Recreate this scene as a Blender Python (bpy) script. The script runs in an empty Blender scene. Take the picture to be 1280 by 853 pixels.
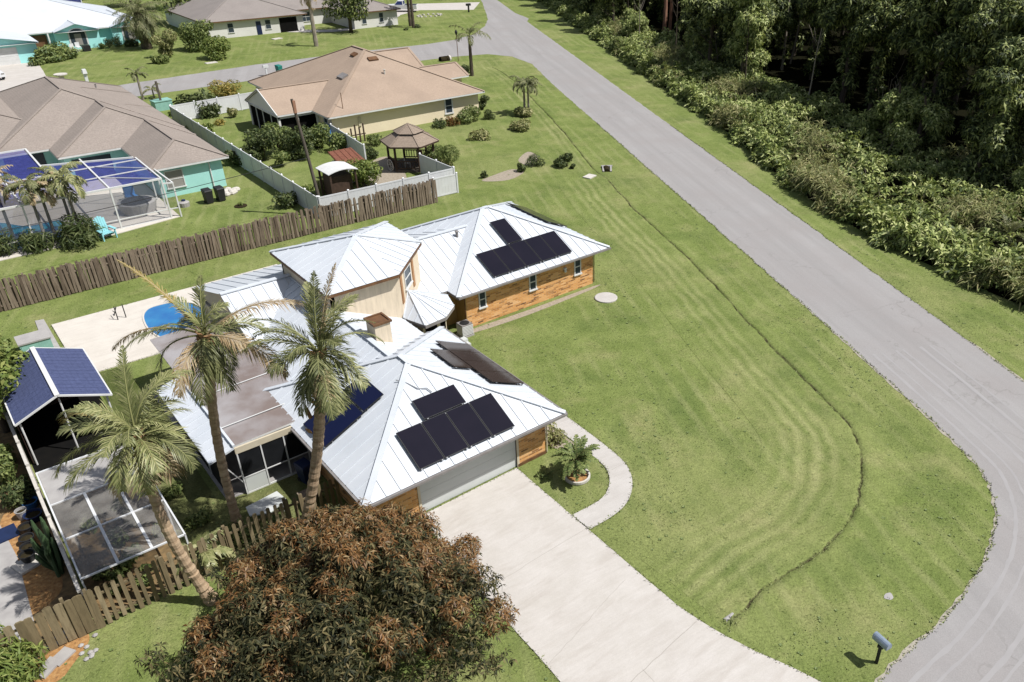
import bpy, math, random
import numpy as np
from mathutils import Vector, Matrix
from mathutils.geometry import tessellate_polygon
rnd = random.Random(7)
nrg = np.random.default_rng(11)
SC = bpy.context.scene
COL = SC.collection
R_ = math.radians
# ------------------------------------------------------------------ camera (solved from the house edges)
CAM = np.array([-18.228, -24.977, 23.5])
RT = np.array([[0.75488, -0.65581, 0.00801], [-0.32759, -0.38761, -0.86165], [0.56818, 0.64782, -0.50744]])
FPX, CX, CY = 1017.94, 756.72, 444.87
def at(px, py, z=0.0):
    r = RT.T @ np.array([(px - CX) / FPX, (py - CY) / FPX, 1.0])
    return Vector(CAM + r * ((z - CAM[2]) / r[2]))
def proj(P):
    q = RT @ (np.array(P, float) - CAM)
    return FPX * q[0] / q[2] + CX, FPX * q[1] / q[2] + CY, q[2]
def hh(base, top):
    """height of something standing at ground pixel base whose top reaches pixel row top"""
    b = np.array(at(*base)) - CAM
    q0 = RT @ b; k = RT[:, 2]; a = (top[1] - CY) / FPX
    return float((a * q0[2] - q0[1]) / (k[1] - a * k[2]))
def on_plane_y(px, py, y):
    r = RT.T @ np.array([(px - CX) / FPX, (py - CY) / FPX, 1.0])
    return Vector(CAM + r * ((y - CAM[1]) / r[1]))
cd = bpy.data.cameras.new('camera'); co = bpy.data.objects.new('camera', cd); COL.objects.link(co)
cd.sensor_width = 36; cd.sensor_fit = 'HORIZONTAL'; cd.lens = FPX / 1280 * 36
cd.shift_x = -(CX - 640) / 1280; cd.shift_y = (CY - 426.5) / 1280
cd.clip_start = .5; cd.clip_end = 3000
m = Matrix(((RT[0][0], -RT[1][0], -RT[2][0], CAM[0]), (RT[0][1], -RT[1][1], -RT[2][1], CAM[1]),
            (RT[0][2], -RT[1][2], -RT[2][2], CAM[2]), (0, 0, 0, 1)))
co.matrix_world = m; SC.camera = co
# ------------------------------------------------------------------ light
SUN_EL, SUN_AZ = R_(56), R_(-50)
sdir = Vector((math.cos(SUN_EL) * math.cos(SUN_AZ), math.cos(SUN_EL) * math.sin(SUN_AZ), math.sin(SUN_EL)))
sl = bpy.data.lights.new('sun', 'SUN'); so = bpy.data.objects.new('sun', sl); COL.objects.link(so)
sl.energy = 4.6; sl.angle = R_(.5); sl.color = (1, .98, .945)
so.rotation_euler = (-sdir).to_track_quat('-Z', 'Y').to_euler(); so.location = (0, 0, 60)
W = bpy.data.worlds.new('World'); SC.world = W; W.use_nodes = True
nt = W.node_tree; nt.nodes.clear()
out = nt.nodes.new('ShaderNodeOutputWorld'); bg = nt.nodes.new('ShaderNodeBackground')
sky = nt.nodes.new('ShaderNodeTexSky'); sky.sky_type = 'NISHITA'; sky.sun_disc = False
sky.sun_elevation = SUN_EL; sky.sun_rotation = R_(140); sky.altitude = 10; sky.dust_density = 1.5
tc = nt.nodes.new('ShaderNodeTexCoord'); nz = nt.nodes.new('ShaderNodeTexNoise')
nz.inputs['Scale'].default_value = 3.2; nz.inputs['Detail'].default_value = 6
cr = nt.nodes.new('ShaderNodeValToRGB'); cr.color_ramp.elements[0].position = .47; cr.color_ramp.elements[1].position = .68
mx = nt.nodes.new('ShaderNodeMix'); mx.data_type = 'RGBA'
nt.links.new(tc.outputs['Generated'], nz.inputs['Vector']); nt.links.new(nz.outputs['Fac'], cr.inputs['Fac'])
nt.links.new(cr.outputs['Color'], mx.inputs['Factor']); nt.links.new(sky.outputs['Color'], mx.inputs['A'])
mx.inputs['B'].default_value = (7, 7.2, 7.6, 1)
nt.links.new(mx.outputs['Result'], bg.inputs['Color']); bg.inputs['Strength'].default_value = .06
nt.links.new(bg.outputs['Background'], out.inputs['Surface'])
SC.view_settings.view_transform = 'Standard'; SC.view_settings.look = 'None'
SC.view_settings.exposure = 0.42; SC.view_settings.gamma = 1; SC.view_settings.use_curve_mapping = False
SC.cycles.max_bounces = 6; SC.cycles.transparent_max_bounces = 8
# ------------------------------------------------------------------ materials
class NB:
    def __init__(s, name):
        s.m = bpy.data.materials.new(name); s.m.use_nodes = True; s.t = s.m.node_tree
        s.p = s.t.nodes['Principled BSDF']; s.o = s.t.nodes['Material Output']
    def n(s, typ, **kw):
        x = s.t.nodes.new('ShaderNode' + typ)
        for k, v in kw.items():
            if hasattr(x, k) and not k.startswith('i_'): setattr(x, k, v)
        return x
    def l(s, a, b): s.t.links.new(a, b)
    def coords(s, kind='Object', stretch=(1, 1, 1), rot=(0, 0, 0)):
        c = s.n('TexCoord'); mp = s.n('Mapping'); mp.inputs['Scale'].default_value = stretch
        r = s.n('Mapping'); r.inputs['Rotation'].default_value = rot
        s.l(c.outputs[kind], r.inputs['Vector']); s.l(r.outputs['Vector'], mp.inputs['Vector']); return mp.outputs['Vector']
    def noise(s, vec, scale, detail=4, rough=.55, dist=0):
        x = s.n('TexNoise'); x.inputs['Scale'].default_value = scale; x.inputs['Detail'].default_value = detail
        x.inputs['Roughness'].default_value = rough; x.inputs['Distortion'].default_value = dist
        s.l(vec, x.inputs['Vector']); return x.outputs['Fac']
    def ramp(s, fac, stops, interp='LINEAR'):
        x = s.n('ValToRGB'); r = x.color_ramp; r.interpolation = interp
        while len(r.elements) < len(stops): r.elements.new(.5)
        for e, (pos, c) in zip(r.elements, stops):
            e.position = pos; e.color = (*c, 1) if len(c) == 3 else c
        s.l(fac, x.inputs['Fac']); return x.outputs['Color']
    def mix(s, a, b, fac, mode='MIX'):
        x = s.n('Mix', data_type='RGBA', blend_type=mode)
        for v, nm in ((a, 'A'), (b, 'B')):
            if isinstance(v, tuple): x.inputs[nm].default_value = (*v, 1)
            else: s.l(v, x.inputs[nm])
        if isinstance(fac, (int, float)): x.inputs['Factor'].default_value = fac
        else: s.l(fac, x.inputs['Factor'])
        return x.outputs['Result']
    def math(s, op, a, b=0.0):
        x = s.n('Math', operation=op)
        for i, v in enumerate((a, b)):
            if isinstance(v, (int, float)): x.inputs[i].default_value = v
            else: s.l(v, x.inputs[i])
        return x.outputs[0]
    def bump(s, h, strength=.4, dist=.03):
        x = s.n('Bump'); x.inputs['Strength'].default_value = strength; x.inputs['Distance'].default_value = dist
        s.l(h, x.inputs['Height']); s.l(x.outputs['Normal'], s.p.inputs['Normal'])
    def col(s, c):
        if isinstance(c, tuple): s.p.inputs['Base Color'].default_value = (*c, 1)
        else: s.l(c, s.p.inputs['Base Color'])
    def done(s, rough=.7, metal=0, spec=.3):
        s.p.inputs['Roughness'].default_value = rough; s.p.inputs['Metallic'].default_value = metal
        s.p.inputs['Specular IOR Level'].default_value = spec; return s.m
def hs(c): return tuple(x * .77 for x in c) if c else c
def simple(name, c1, c2=None, scale=4, rough=.7, bump=0, stretch=(1, 1, 1), metal=0, spec=.3, c3=None, detail=5, bdist=.02, lo=.3, hi=.7):
    b = NB(name); c2 = hs(c2 or tuple(x * .8 for x in c1)); c1 = hs(c1); c3 = hs(c3)
    v = b.coords('Object', stretch); f = b.noise(v, scale, detail)
    st = [(lo, c1), (hi, c2)] if c3 is None else [(lo, c1), (.5, c3), (hi, c2)]
    b.col(b.ramp(f, st))
    if bump: b.bump(b.noise(v, scale * 4, 4), bump, bdist)
    return b.done(rough, metal, spec)
def leafmat(name, cols, rough=.55, trans=.25, spec=.25):
    b = NB(name); g = b.n('NewGeometry')
    st = [(i / max(1, len(cols) - 1), c) for i, c in enumerate(cols)]
    c = b.ramp(g.outputs['Random Per Island'], st)
    b.col(c); b.done(rough, 0, spec)
    tr = b.n('BsdfTranslucent'); b.l(b.mix(c, (1.0, 1.0, .35), .35, 'MULTIPLY'), tr.inputs['Color'])
    ms = b.n('MixShader'); ms.inputs[0].default_value = trans
    b.l(b.p.outputs[0], ms.inputs[1]); b.l(tr.outputs[0], ms.inputs[2]); b.l(ms.outputs[0], b.o.inputs['Surface'])
    return b.m
def grassmat(name, strip=False, dark=1.0, dry=0.0):
    b = NB(name); v = b.coords('Object')
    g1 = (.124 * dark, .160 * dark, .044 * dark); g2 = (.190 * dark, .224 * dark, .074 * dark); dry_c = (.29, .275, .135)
    big = b.noise(v, .06, 3); mid = b.noise(v, .45, 5, .65); fine = b.noise(v, 11, 4, .8, .6)
    streak = b.noise(b.coords('Object', (1.0, 5.0, 1), (0, 0, .42)), 3.6, 4, .75, .5)
    c = b.mix(g1, g2, b.ramp(mid, [(.3, (0, 0, 0)), (.7, (1, 1, 1))]))
    c = b.mix(c, dry_c, b.ramp(big, [(.48, (0, 0, 0)), (.8, (.5, .5, .5))]))
    patch = b.noise(v, .28, 5, .65)
    c = b.mix(c, (.285, .265, .13), b.ramp(patch, [(.52, (0, 0, 0)), (.74, (.62, .62, .62))]))
    deep = b.noise(v, .19, 5, .7)
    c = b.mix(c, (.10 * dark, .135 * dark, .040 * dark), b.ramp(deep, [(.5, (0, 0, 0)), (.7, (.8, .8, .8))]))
    sv = b.coords('Object', (1, 1, 1), (0, 0, R_(24))); q = b.n('SeparateXYZ'); b.l(sv, q.inputs[0])
    wv = b.math('SINE', b.math('ADD', b.math('MULTIPLY', q.outputs[0], 5.6), b.math('MULTIPLY', mid, 3.5)))
    c = b.mix(c, (.31, .305, .15), b.math('MULTIPLY', b.ramp(wv, [(.2, (0, 0, 0)), (1, (1, 1, 1))]), b.ramp(b.noise(v, .16, 3), [(.42, (0, 0, 0)), (.75, (.42, .42, .42))])))
    if strip:
        uv = b.n('UVMap'); uv.uv_map = 'across'; sx = b.n('SeparateXYZ'); b.l(uv.outputs[0], sx.inputs[0])
        d = sx.outputs[0]      # metres from the swale, negative on the lawn side
        w = b.math('ADD', d, b.math('MULTIPLY', b.math('SUBTRACT', mid, .5), .9))
        s_ = b.math('MULTIPLY', b.math('ADD', b.math('SINE', b.math('MULTIPLY', w, 8.6)), 1.0), .5)
        am = b.math('MULTIPLY', b.math('MULTIPLY', sx.outputs[1], b.ramp(b.noise(v, .16, 2), [(.34, (.4, .4, .4)), (.6, (1, 1, 1))])), b.ramp(b.noise(v, 1.6, 5, .7), [(.28, (.5, .5, .5)), (.55, (1, 1, 1))]))
        c = b.mix(c, (.39, .375, .19), b.math('MULTIPLY', b.math('MULTIPLY', b.ramp(s_, [(-.0, (0, 0, 0)), (.45, (.3, .3, .3)), (1.0, (1, 1, 1))]), am), .48))
        c = b.mix(c, (.12, .155, .048), b.math('MULTIPLY', b.math('MULTIPLY', b.ramp(s_, [(0, (1, 1, 1)), (.4, (0, 0, 0))]), am), .45))
        edge = b.ramp(b.math('ABSOLUTE', d), [(.0, (1, 1, 1)), (.04, (1, 1, 1)), (.08, (0, 0, 0))])
        edge = b.math('MULTIPLY', edge, b.ramp(b.noise(v, 1.1, 4, .7), [(.38, (.15, .15, .15)), (.6, (1, 1, 1))]))
        c = b.mix(c, (.06, .055, .028), edge)
    sp = b.ramp(fine, [(.28, (.45, .47, .42)), (.48, (.97, .97, .97)), (.74, (1.4, 1.4, 1.35))])
    c = b.mix(c, sp, .75, 'MULTIPLY')
    c = b.mix(c, b.ramp(streak, [(.3, (.74, .74, .74)), (.7, (1.22, 1.22, 1.18))]), .6, 'MULTIPLY')
    stroke = b.noise(v, 5.5, 3, .65, 1.6); c = b.mix(c, b.ramp(stroke, [(.30, (.50, .54, .46)), (.44, (.97, .97, .97)), (.6, (1, 1, 1)), (.72, (1.24, 1.22, 1.2))]), .85, 'MULTIPLY')
    b.col(c); b.bump(b.math('ADD', fine, b.math('MULTIPLY', stroke, .9)), .6, .06); return b.done(.95, 0, .05)
def wallcoords(b):
    """(horizontal run, height) on any upright wall"""
    c = b.n('TexCoord'); s = b.n('SeparateXYZ'); b.l(c.outputs['Object'], s.inputs[0])
    g = b.n('NewGeometry'); q = b.n('SeparateXYZ'); b.l(g.outputs['Normal'], q.inputs[0])
    ax = b.math('ABSOLUTE', q.outputs[0]); ay = b.math('ABSOLUTE', q.outputs[1])
    u = b.math('ADD', b.math('MULTIPLY', s.outputs[0], ay), b.math('MULTIPLY', s.outputs[1], ax))
    k = b.n('CombineXYZ'); b.l(u, k.inputs[0]); b.l(s.outputs[2], k.inputs[1]); return k.outputs[0]
def brickmat():
    b = NB('orange_brick'); v = wallcoords(b)
    t = b.n('TexBrick'); b.l(v, t.inputs['Vector']); t.inputs['Scale'].default_value = 1
    t.inputs['Brick Width'].default_value = .4; t.inputs['Row Height'].default_value = .1; t.inputs['Mortar Size'].default_value = .008
    t.inputs['Color1'].default_value = (0, 0, 0, 1); t.inputs['Color2'].default_value = (1, 1, 1, 1); t.inputs['Mortar'].default_value = (.5, .5, .5, 1)
    t.inputs['Bias'].default_value = 0
    c = b.ramp(t.outputs['Color'], [(0, (.10, .045, .02)), (.14, (.30, .13, .04)), (.35, (.54, .25, .075)), (.7, (.64, .33, .115)), (1, (.70, .42, .20))])
    st = b.noise(v, 1.1, 4); c = b.mix(c, (.64, .34, .13), b.ramp(st, [(.4, (0, 0, 0)), (.65, (.55, .55, .55))]))
    c = b.mix(c, (.55, .40, .26), t.outputs['Fac'])
    b.col(c); b.bump(b.math('SUBTRACT', 1, t.outputs['Fac']), .5, .02); return b.done(.85, 0, .15)
def shingle(name, c1, c2, scale=1):
    c1, c2 = hs(c1), hs(c2); b = NB(name); v = b.coords('Object'); f = b.noise(v, 7, 3, .8); g = b.noise(v, .35, 4)
    s = b.n('SeparateXYZ'); b.l(v, s.inputs[0])
    row = b.math('FRACT', b.math('MULTIPLY', s.outputs[2], 11.0)); 
    c = b.mix(c1, c2, b.ramp(f, [(.35, (0, 0, 0)), (.65, (1, 1, 1))]))
    c = b.mix(c, tuple(x * .72 for x in c1), b.ramp(g, [(.45, (0, 0, 0)), (.75, (.7, .7, .7))]))
    c = b.mix(c, b.ramp(row, [(0, (.72, .72, .72)), (.22, (1, 1, 1))]), .55, 'MULTIPLY')
    b.col(c); b.bump(f, .5, .03); return b.done(.9, 0, .15)
def siding(name, c1, step=.2, vert=False):
    c1 = hs(c1); b = NB(name); v = wallcoords(b); s = b.n('SeparateXYZ'); b.l(v, s.inputs[0])
    r = b.math('FRACT', b.math('MULTIPLY', s.outputs[0 if vert else 1], 1 / step))
    gv = b.ramp(r, [(0, (.55, .55, .55)), (.1, (1, 1, 1))])
    n = b.noise(b.coords('Object', (3, 3, .6)), 2.2, 5)
    c = b.mix(c1, tuple(x * .83 for x in c1), b.ramp(n, [(.35, (0, 0, 0)), (.7, (1, 1, 1))]))
    b.col(b.mix(c, gv, .3, 'MULTIPLY')); b.bump(r, .2, .01); return b.done(.75, 0, .2)
def seethru(name, c, alpha, rough=.4, spec=.3, c2=None, scale=2.5):
    b = NB(name)
    f = b.noise(b.coords('Object'), scale, 5)
    b.col(b.mix(c, c2 or tuple(x * .7 for x in c), b.ramp(f, [(.35, (0, 0, 0)), (.65, (1, 1, 1))])))
    b.p.inputs['Alpha'].default_value = alpha; return b.done(rough, 0, spec)
MT = {}
MT['lawn'] = grassmat('lawn_grass'); MT['lawn_strip'] = grassmat('mown_grass', True)
MT['painted_shade_lawn'] = grassmat('yard_grass_painted_shade', dark=.5)  # lawn colours scaled down: the side yard's shade is put into the grass
def roadmat():
    b = NB('faded_asphalt'); v = b.coords('Object')
    lane = b.noise(b.coords('Object', (1, .035, 1), (0, 0, R_(24))), .8, 4, .6); fine = b.noise(v, 26, 3, .8); bl = b.noise(v, .22, 5, .6)
    c = b.mix((.292, .280, .275), (.248, .237, .232), b.ramp(lane, [(.36, (0, 0, 0)), (.66, (1, 1, 1))]))
    c = b.mix(c, (.262, .245, .238), b.ramp(bl, [(.42, (0, 0, 0)), (.7, (.9, .9, .9))]))
    st = b.noise(v, .9, 6, .75); c = b.mix(c, (.238, .226, .222), b.ramp(st, [(.6, (0, 0, 0)), (.75, (.6, .6, .6))]))
    wp = b.n('VectorMath', operation='ADD'); b.l(v, wp.inputs[0]); nn = b.n('TexNoise'); nn.inputs['Scale'].default_value = .6; nn.inputs['Detail'].default_value = 4; b.l(v, nn.inputs['Vector'])
    sc_ = b.n('VectorMath', operation='SCALE'); sc_.inputs['Scale'].default_value = 3.2; b.l(nn.outputs['Color'], sc_.inputs[0]); b.l(sc_.outputs[0], wp.inputs[1])
    vo = b.n('TexVoronoi', feature='DISTANCE_TO_EDGE'); vo.inputs['Scale'].default_value = .11; b.l(wp.outputs[0], vo.inputs['Vector'])
    ck = b.math('MULTIPLY', b.ramp(vo.outputs['Distance'], [(0, (1, 1, 1)), (.0025, (1, 1, 1)), (.006, (0, 0, 0))]), b.ramp(b.noise(v, .12, 3), [(.45, (0, 0, 0)), (.6, (.4, .4, .4))]))
    c = b.mix(c, (.17, .16, .15), ck)
    c = b.mix(c, b.ramp(fine, [(.3, (.84, .84, .84)), (.7, (1.13, 1.13, 1.13))]), .8, 'MULTIPLY')
    b.col(c); b.bump(fine, .3, .01); return b.done(.9, 0, .12)
MT['road'] = roadmat()
def concretemat(name, c1, c2, c3, crack=.2):
    b = NB(name); v = b.coords('Object'); f = b.noise(v, .9, 6, .65); g = b.noise(b.coords('Object', (.35, 1.6, 1)), 1.3, 5, .65, .6); k = b.noise(v, 25, 3, .7)
    c = b.mix(c1, c2, b.ramp(f, [(.35, (0, 0, 0)), (.68, (1, 1, 1))])); c = b.mix(c, c3, b.ramp(g, [(.5, (0, 0, 0)), (.75, (.8, .8, .8))]))
    st = b.noise(b.coords('Object', (.25, 3.2, 1), (0, 0, .1)), 2.6, 5, .7, .4)
    c = b.mix(c, b.ramp(st, [(.3, (.88, .87, .86)), (.7, (1.07, 1.07, 1.07))]), .4, 'MULTIPLY')
    c = b.mix(c, b.ramp(k, [(.3, (.9, .9, .9)), (.7, (1.08, 1.08, 1.08))]), .7, 'MULTIPLY')
    b.col(c); return b.done(.85, 0, .2)
MT['drive'] = concretemat('driveway_concrete', (0.475, 0.445, 0.415), (0.43, 0.4, 0.365), (0.385, 0.35, 0.315))
MT['walk'] = concretemat('walk_concrete', (0.46, 0.435, 0.41), (0.41, 0.385, 0.36), (0.38, 0.355, 0.33))
MT['deck'] = concretemat('deck_concrete', (0.56, 0.52, 0.465), (0.5, 0.46, 0.41), (0.48, 0.44, 0.39))
MT['white_roof'] = simple('white_roof_metal', (.655, .68, .715), (.585, .615, .655), .5, .45, spec=.4, lo=.4, hi=.75)
MT['white'] = simple('white_paint', (.80, .80, .79), (.70, .70, .68), 2, .5)
MT['vinyl'] = simple('white_vinyl', (.78, .79, .80), (.70, .70, .70), 1.5, .4)
MT['cream'] = simple('cream_trim', (.70, .62, .47), (.60, .52, .38), 2, .6)
MT['brown'] = simple('brown_trim', (.20, .10, .045), (.12, .06, .03), 3, .6)
MT['orange_trim'] = simple('cedar_trim', (.50, .26, .11), (.36, .18, .08), 4, .6, stretch=(1, 1, .2))
MT['fascia'] = simple('grey_fascia', (.30, .28, .27), (.22, .20, .19), 2, .5)
MT['brick'] = brickmat()
MT['tan_siding'] = siding('tan_siding', (.82, .69, .52), .3, True)
MT['ochre'] = siding('ochre_siding', (.56, .36, .13), .3, True)
MT['cream_stucco'] = simple('cream_stucco', (.90, .77, .56), (.84, .71, .51), .6, .85, .2)
MT['white_stucco'] = simple('white_stucco', (.82, .80, .76), (.74, .72, .68), .7, .85, .2)
MT['mint_stucco'] = simple('mint_stucco', (.66, .74, .68), (.60, .68, .62), .7, .85, .2)
MT['teal_stucco'] = simple('teal_stucco', (.46, .84, .78), (.41, .77, .71), .7, .8, .2)
MT['aqua_stucco'] = simple('aqua_stucco', (.46, .93, .90), (.42, .86, .84), .7, .8, .2)
MT['tan_shingle'] = shingle('tan_shingle', (.465, .355, .275), (.38, .29, .22))
MT['taupe_shingle'] = shingle('taupe_shingle', (.385, .33, .29), (.285, .24, .21))
MT['grey_shingle'] = shingle('grey_shingle', (.34, .30, .28), (.27, .24, .22))
MT['red_shingle'] = shingle('rust_shingle', (.27, .115, .075), (.17, .065, .045))
MT['gazebo_shingle'] = shingle('gazebo_shingle', (.36, .285, .225), (.26, .205, .16))
MT['blue_shingle'] = shingle('blue_shingle', (.095, .115, .23), (.065, .08, .165))
MT['garage'] = simple('garage_door_paint', (.66, .68, .66), (.60, .62, .60), .8, .45)
def panelmat(name, c1, c2):
    b = NB(name); f = b.noise(b.coords('Object'), .8, 3); b.col(b.mix(c1, c2, f)); return b.done(.07, 0, .12)
MT['pv'] = panelmat('solar_glass', (.010, .010, .016), (.016, .014, .022))
MT['pv_brown'] = panelmat('solar_glass_bronze', (.045, .032, .025), (.03, .022, .018))
MT['pv_blue'] = panelmat('solar_glass_blue', (.006, .009, .032), (.009, .012, .042))
MT['black'] = simple('black_paint', (.02, .02, .022), (.03, .03, .03), 3, .5)
MT['alu'] = simple('bare_aluminium', (.55, .56, .58), (.45, .46, .48), 2, .35, metal=.6)
MT['glass'] = panelmat('window_glass', (.03, .04, .05), (.05, .065, .08))
MT['glass_pale'] = panelmat('curtained_glass', (.30, .28, .25), (.22, .21, .20))
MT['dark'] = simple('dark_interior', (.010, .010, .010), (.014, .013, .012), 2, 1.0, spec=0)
def waterm(name, c1, c2, scale):
    b = NB(name); v = b.coords('Object'); f = b.noise(v, scale, 3)
    b.col(b.mix(c1, c2, b.ramp(f, [(.35, (0, 0, 0)), (.65, (1, 1, 1))]))); b.bump(b.noise(v, 3, 3), .15, .05); return b.done(.06, 0, .5)
MT['pool'] = waterm('pool_water', (.02, .115, .33), (.035, .20, .40), .5)
MT['teal_pool'] = waterm('teal_pool_water', (.015, .25, .32), (.02, .14, .34), .35)
MT['poly'] = seethru('brown_polycarbonate', (.20, .158, .14), .92, .2, .5, (.34, .32, .32), .5)
MT['hothouse'] = seethru('clear_sheet', (.36, .34, .31), .3, .2, .4, (.20, .185, .17), 1.2)
MT['screen_blue'] = seethru('blue_screen_mesh', (.05, .06, .26), .62, .8, .1)
MT['screen_shade'] = seethru('shade_filled_screen_mesh', (.012, .013, .015), .975, .7, .15)  # near-opaque black mesh: the porch interior's shade is put into the screen
MT['screen_thin'] = seethru('thin_screen_mesh', (.25, .28, .34), .22, .8, .1)
def woodmat(name, c1, c2, c3):
    b = NB(name); g = b.n('NewGeometry'); v = b.coords('Object', (6, 6, .7)); f = b.noise(v, 2, 5, .7)
    c = b.mix(b.ramp(g.outputs['Random Per Island'], [(0, c1), (.5, c2), (1, c3)]), tuple(x * .45 for x in c1), b.ramp(f, [(.45, (0, 0, 0)), (.75, (.9, .9, .9))]))
    b.col(c); b.bump(f, .3, .01); return b.done(.9, 0, .1)
MT['old_wood'] = woodmat('weathered_wood', (.165, .125, .092), (.245, .195, .148), (.09, .066, .048))
MT['green_wood'] = woodmat('mossy_wood', (.22, .17, .10), (.16, .125, .072), (.30, .24, .15))
MT['dark_wood'] = simple('dark_timber', (.085, .05, .035), (.05, .03, .02), 4, .8, .2)
MT['pole_wood'] = simple('pole_wood', (.15, .125, .10), (.09, .075, .06), 3, .9, .3, (3, 3, .3))
MT['bark'] = simple('grey_bark', (.13, .10, .075), (.07, .055, .04), 5, .95, .5, (1, 1, .4))
MT['pale_bark'] = simple('pale_bark', (.40, .35, .28), (.24, .20, .16), 4, .9, .4, (1, 1, .3))
MT['red_bark'] = simple('reddish_bark', (.46, .25, .16), (.24, .12, .08), 4, .9, .5, (1, 1, .3))
MT['palm_bark'] = simple('ringed_palm_bark', (.56, .42, .28), (.30, .20, .12), 2.2, .95, .6, (1, 1, 5), c3=(.46, .33, .21))
MT['boot'] = simple('palm_boot_fibre', (.56, .34, .17), (.22, .12, .06), 5, .95, .6)
MT['mulch'] = simple('orange_mulch', (.52, .32, .14), (.24, .13, .06), 7, .95, .8, c3=(.42, .22, .08))
MT['mulch2'] = simple('leaf_litter', (.36, .22, .10), (.12, .08, .045), 3, .95, .8, c3=(.22, .15, .07))
MT['pale_gravel'] = simple('pale_gravel', (.44, .38, .30), (.30, .25, .19), 6, .95, .6)
MT['dirt'] = simple('swale_dirt', (.05, .04, .022), (.03, .025, .015), 6, 1.0, .5, spec=0)
MT['slab'] = simple('paving_slab', (.46, .44, .42), (.36, .34, .33), 1.8, .85, .2)
MT['navy'] = simple('navy_plastic', (.02, .035, .10), (.015, .025, .07), 3, .4)
MT['blue'] = simple('blue_plastic', (.05, .20, .48), (.04, .15, .38), 3, .4)
MT['aqua_plastic'] = simple('aqua_plastic', (.32, .70, .76), (.28, .62, .68), 3, .5)
MT['green_plastic'] = simple('green_plastic', (.02, .24, .20), (.015, .18, .15), 3, .5)
MT['mint'] = simple('mint_metal', (.32, .58, .50), (.26, .48, .42), 3, .5)
MT['terracotta'] = simple('terracotta', (.42, .24, .15), (.34, .19, .12), 4, .8)
MT['spa'] = simple('spa_cover_vinyl', (.035, .03, .04), (.02, .018, .025), 2, .5)
MT['spa_shell'] = simple('spa_shell', (.46, .44, .42), (.36, .34, .33), 2, .4)
MT['carwhite'] = simple('white_car_paint', (.80, .80, .80), (.76, .76, .77), 1, .15, spec=.5)
MT['tyre'] = simple('tyre_rubber', (.02, .02, .02), (.03, .03, .03), 4, .8)
MT['tint'] = panelmat('car_glass', (.02, .03, .10), (.04, .06, .18))
MT['stone_white'] = simple('white_stone', (.70, .66, .60), (.55, .51, .46), 4, .8, .3)
# foliage
MT['vine'] = leafmat('vine_leaves', [(.04, .062, .016), (.16, .21, .055), (.34, .39, .125), (.58, .60, .28)])
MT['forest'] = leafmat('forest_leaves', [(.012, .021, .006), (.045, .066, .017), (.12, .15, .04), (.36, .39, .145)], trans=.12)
MT['hedge'] = leafmat('shrub_leaves', [(.06, .092, .028), (.145, .185, .055), (.27, .30, .105)])
MT['pale_leaf'] = leafmat('pale_shrub_leaves', [(.13, .15, .05), (.25, .26, .10), (.40, .36, .18)])
MT['bright_leaf'] = leafmat('bright_shrub_leaves', [(.09, .13, .03), (.16, .21, .05), (.28, .30, .09)])
MT['dark_leaf'] = leafmat('dark_shrub_leaves', [(.03, .048, .016), (.07, .095, .032), (.15, .17, .065)])
MT['red_leaf'] = leafmat('croton_leaves', [(.22, .07, .03), (.10, .10, .03), (.30, .16, .05)])
MT['yellow_leaf'] = leafmat('yellow_croton_leaves', [(.40, .26, .06), (.16, .17, .04), (.48, .38, .12)])
MT['mango_green'] = leafmat('mango_old_leaves', [(.010, .013, .006), (.026, .029, .012), (.066, .062, .026), (.17, .135, .062)], .6, .12, .15)
MT['mango_red'] = leafmat('mango_new_leaves', [(.055, .027, .011), (.17, .08, .026), (.28, .145, .052), (.11, .075, .03), (.42, .30, .155)], .5, .3, .3)
MT['frond'] = leafmat('palm_frond_green', [(.14, .16, .06), (.24, .25, .10), (.39, .375, .19)], .45, .25, .35)
MT['frond_dark'] = leafmat('palm_frond_dark', [(.075, .088, .032), (.14, .15, .06), (.25, .25, .12)], .45, .25, .35)
MT['frond_dry'] = leafmat('palm_frond_dry', [(.32, .22, .12), (.42, .32, .19), (.50, .42, .28)], .7, .25)
MT['frond_yellow'] = leafmat('palm_frond_yellow', [(.42, .30, .10), (.36, .30, .11), (.5, .40, .18)], .6, .3)
MT['frond_far'] = leafmat('small_palm_leaves', [(.08, .095, .035), (.15, .16, .07), (.25, .24, .13)])
MT['tuft'] = leafmat('grass_blades', [(.14, .175, .062), (.18, .215, .08), (.24, .255, .115), (.16, .195, .07)], .8, .2, .1)
MT['cactus'] = simple('cactus_skin', (.07, .12, .05), (.045, .08, .035), 4, .6)

_b = MT['tuft'].node_tree; _n = _b.nodes.new('ShaderNodeCombineXYZ'); _n.inputs[2].default_value = 1
for _x in _b.nodes:
    if _x.type in ('BSDF_PRINCIPLED', 'BSDF_TRANSLUCENT') : _b.links.new(_n.outputs[0], _x.inputs['Normal'])
for _x in _b.nodes:
    if _x.type == 'MIX_SHADER': _x.inputs[0].default_value = 0

MT['sand'] = simple('road_edge_sand', (.46, .42, .35), (.34, .31, .25), 3, .95, .4)
MT['worn'] = simple('worn_asphalt', (.385, .37, .366), (.352, .338, .335), 1.2, .9, 0, detail=6)
MT['weed'] = leafmat('lawn_weeds', [(.09, .125, .04), (.13, .17, .055), (.19, .22, .085)], trans=0)

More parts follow.
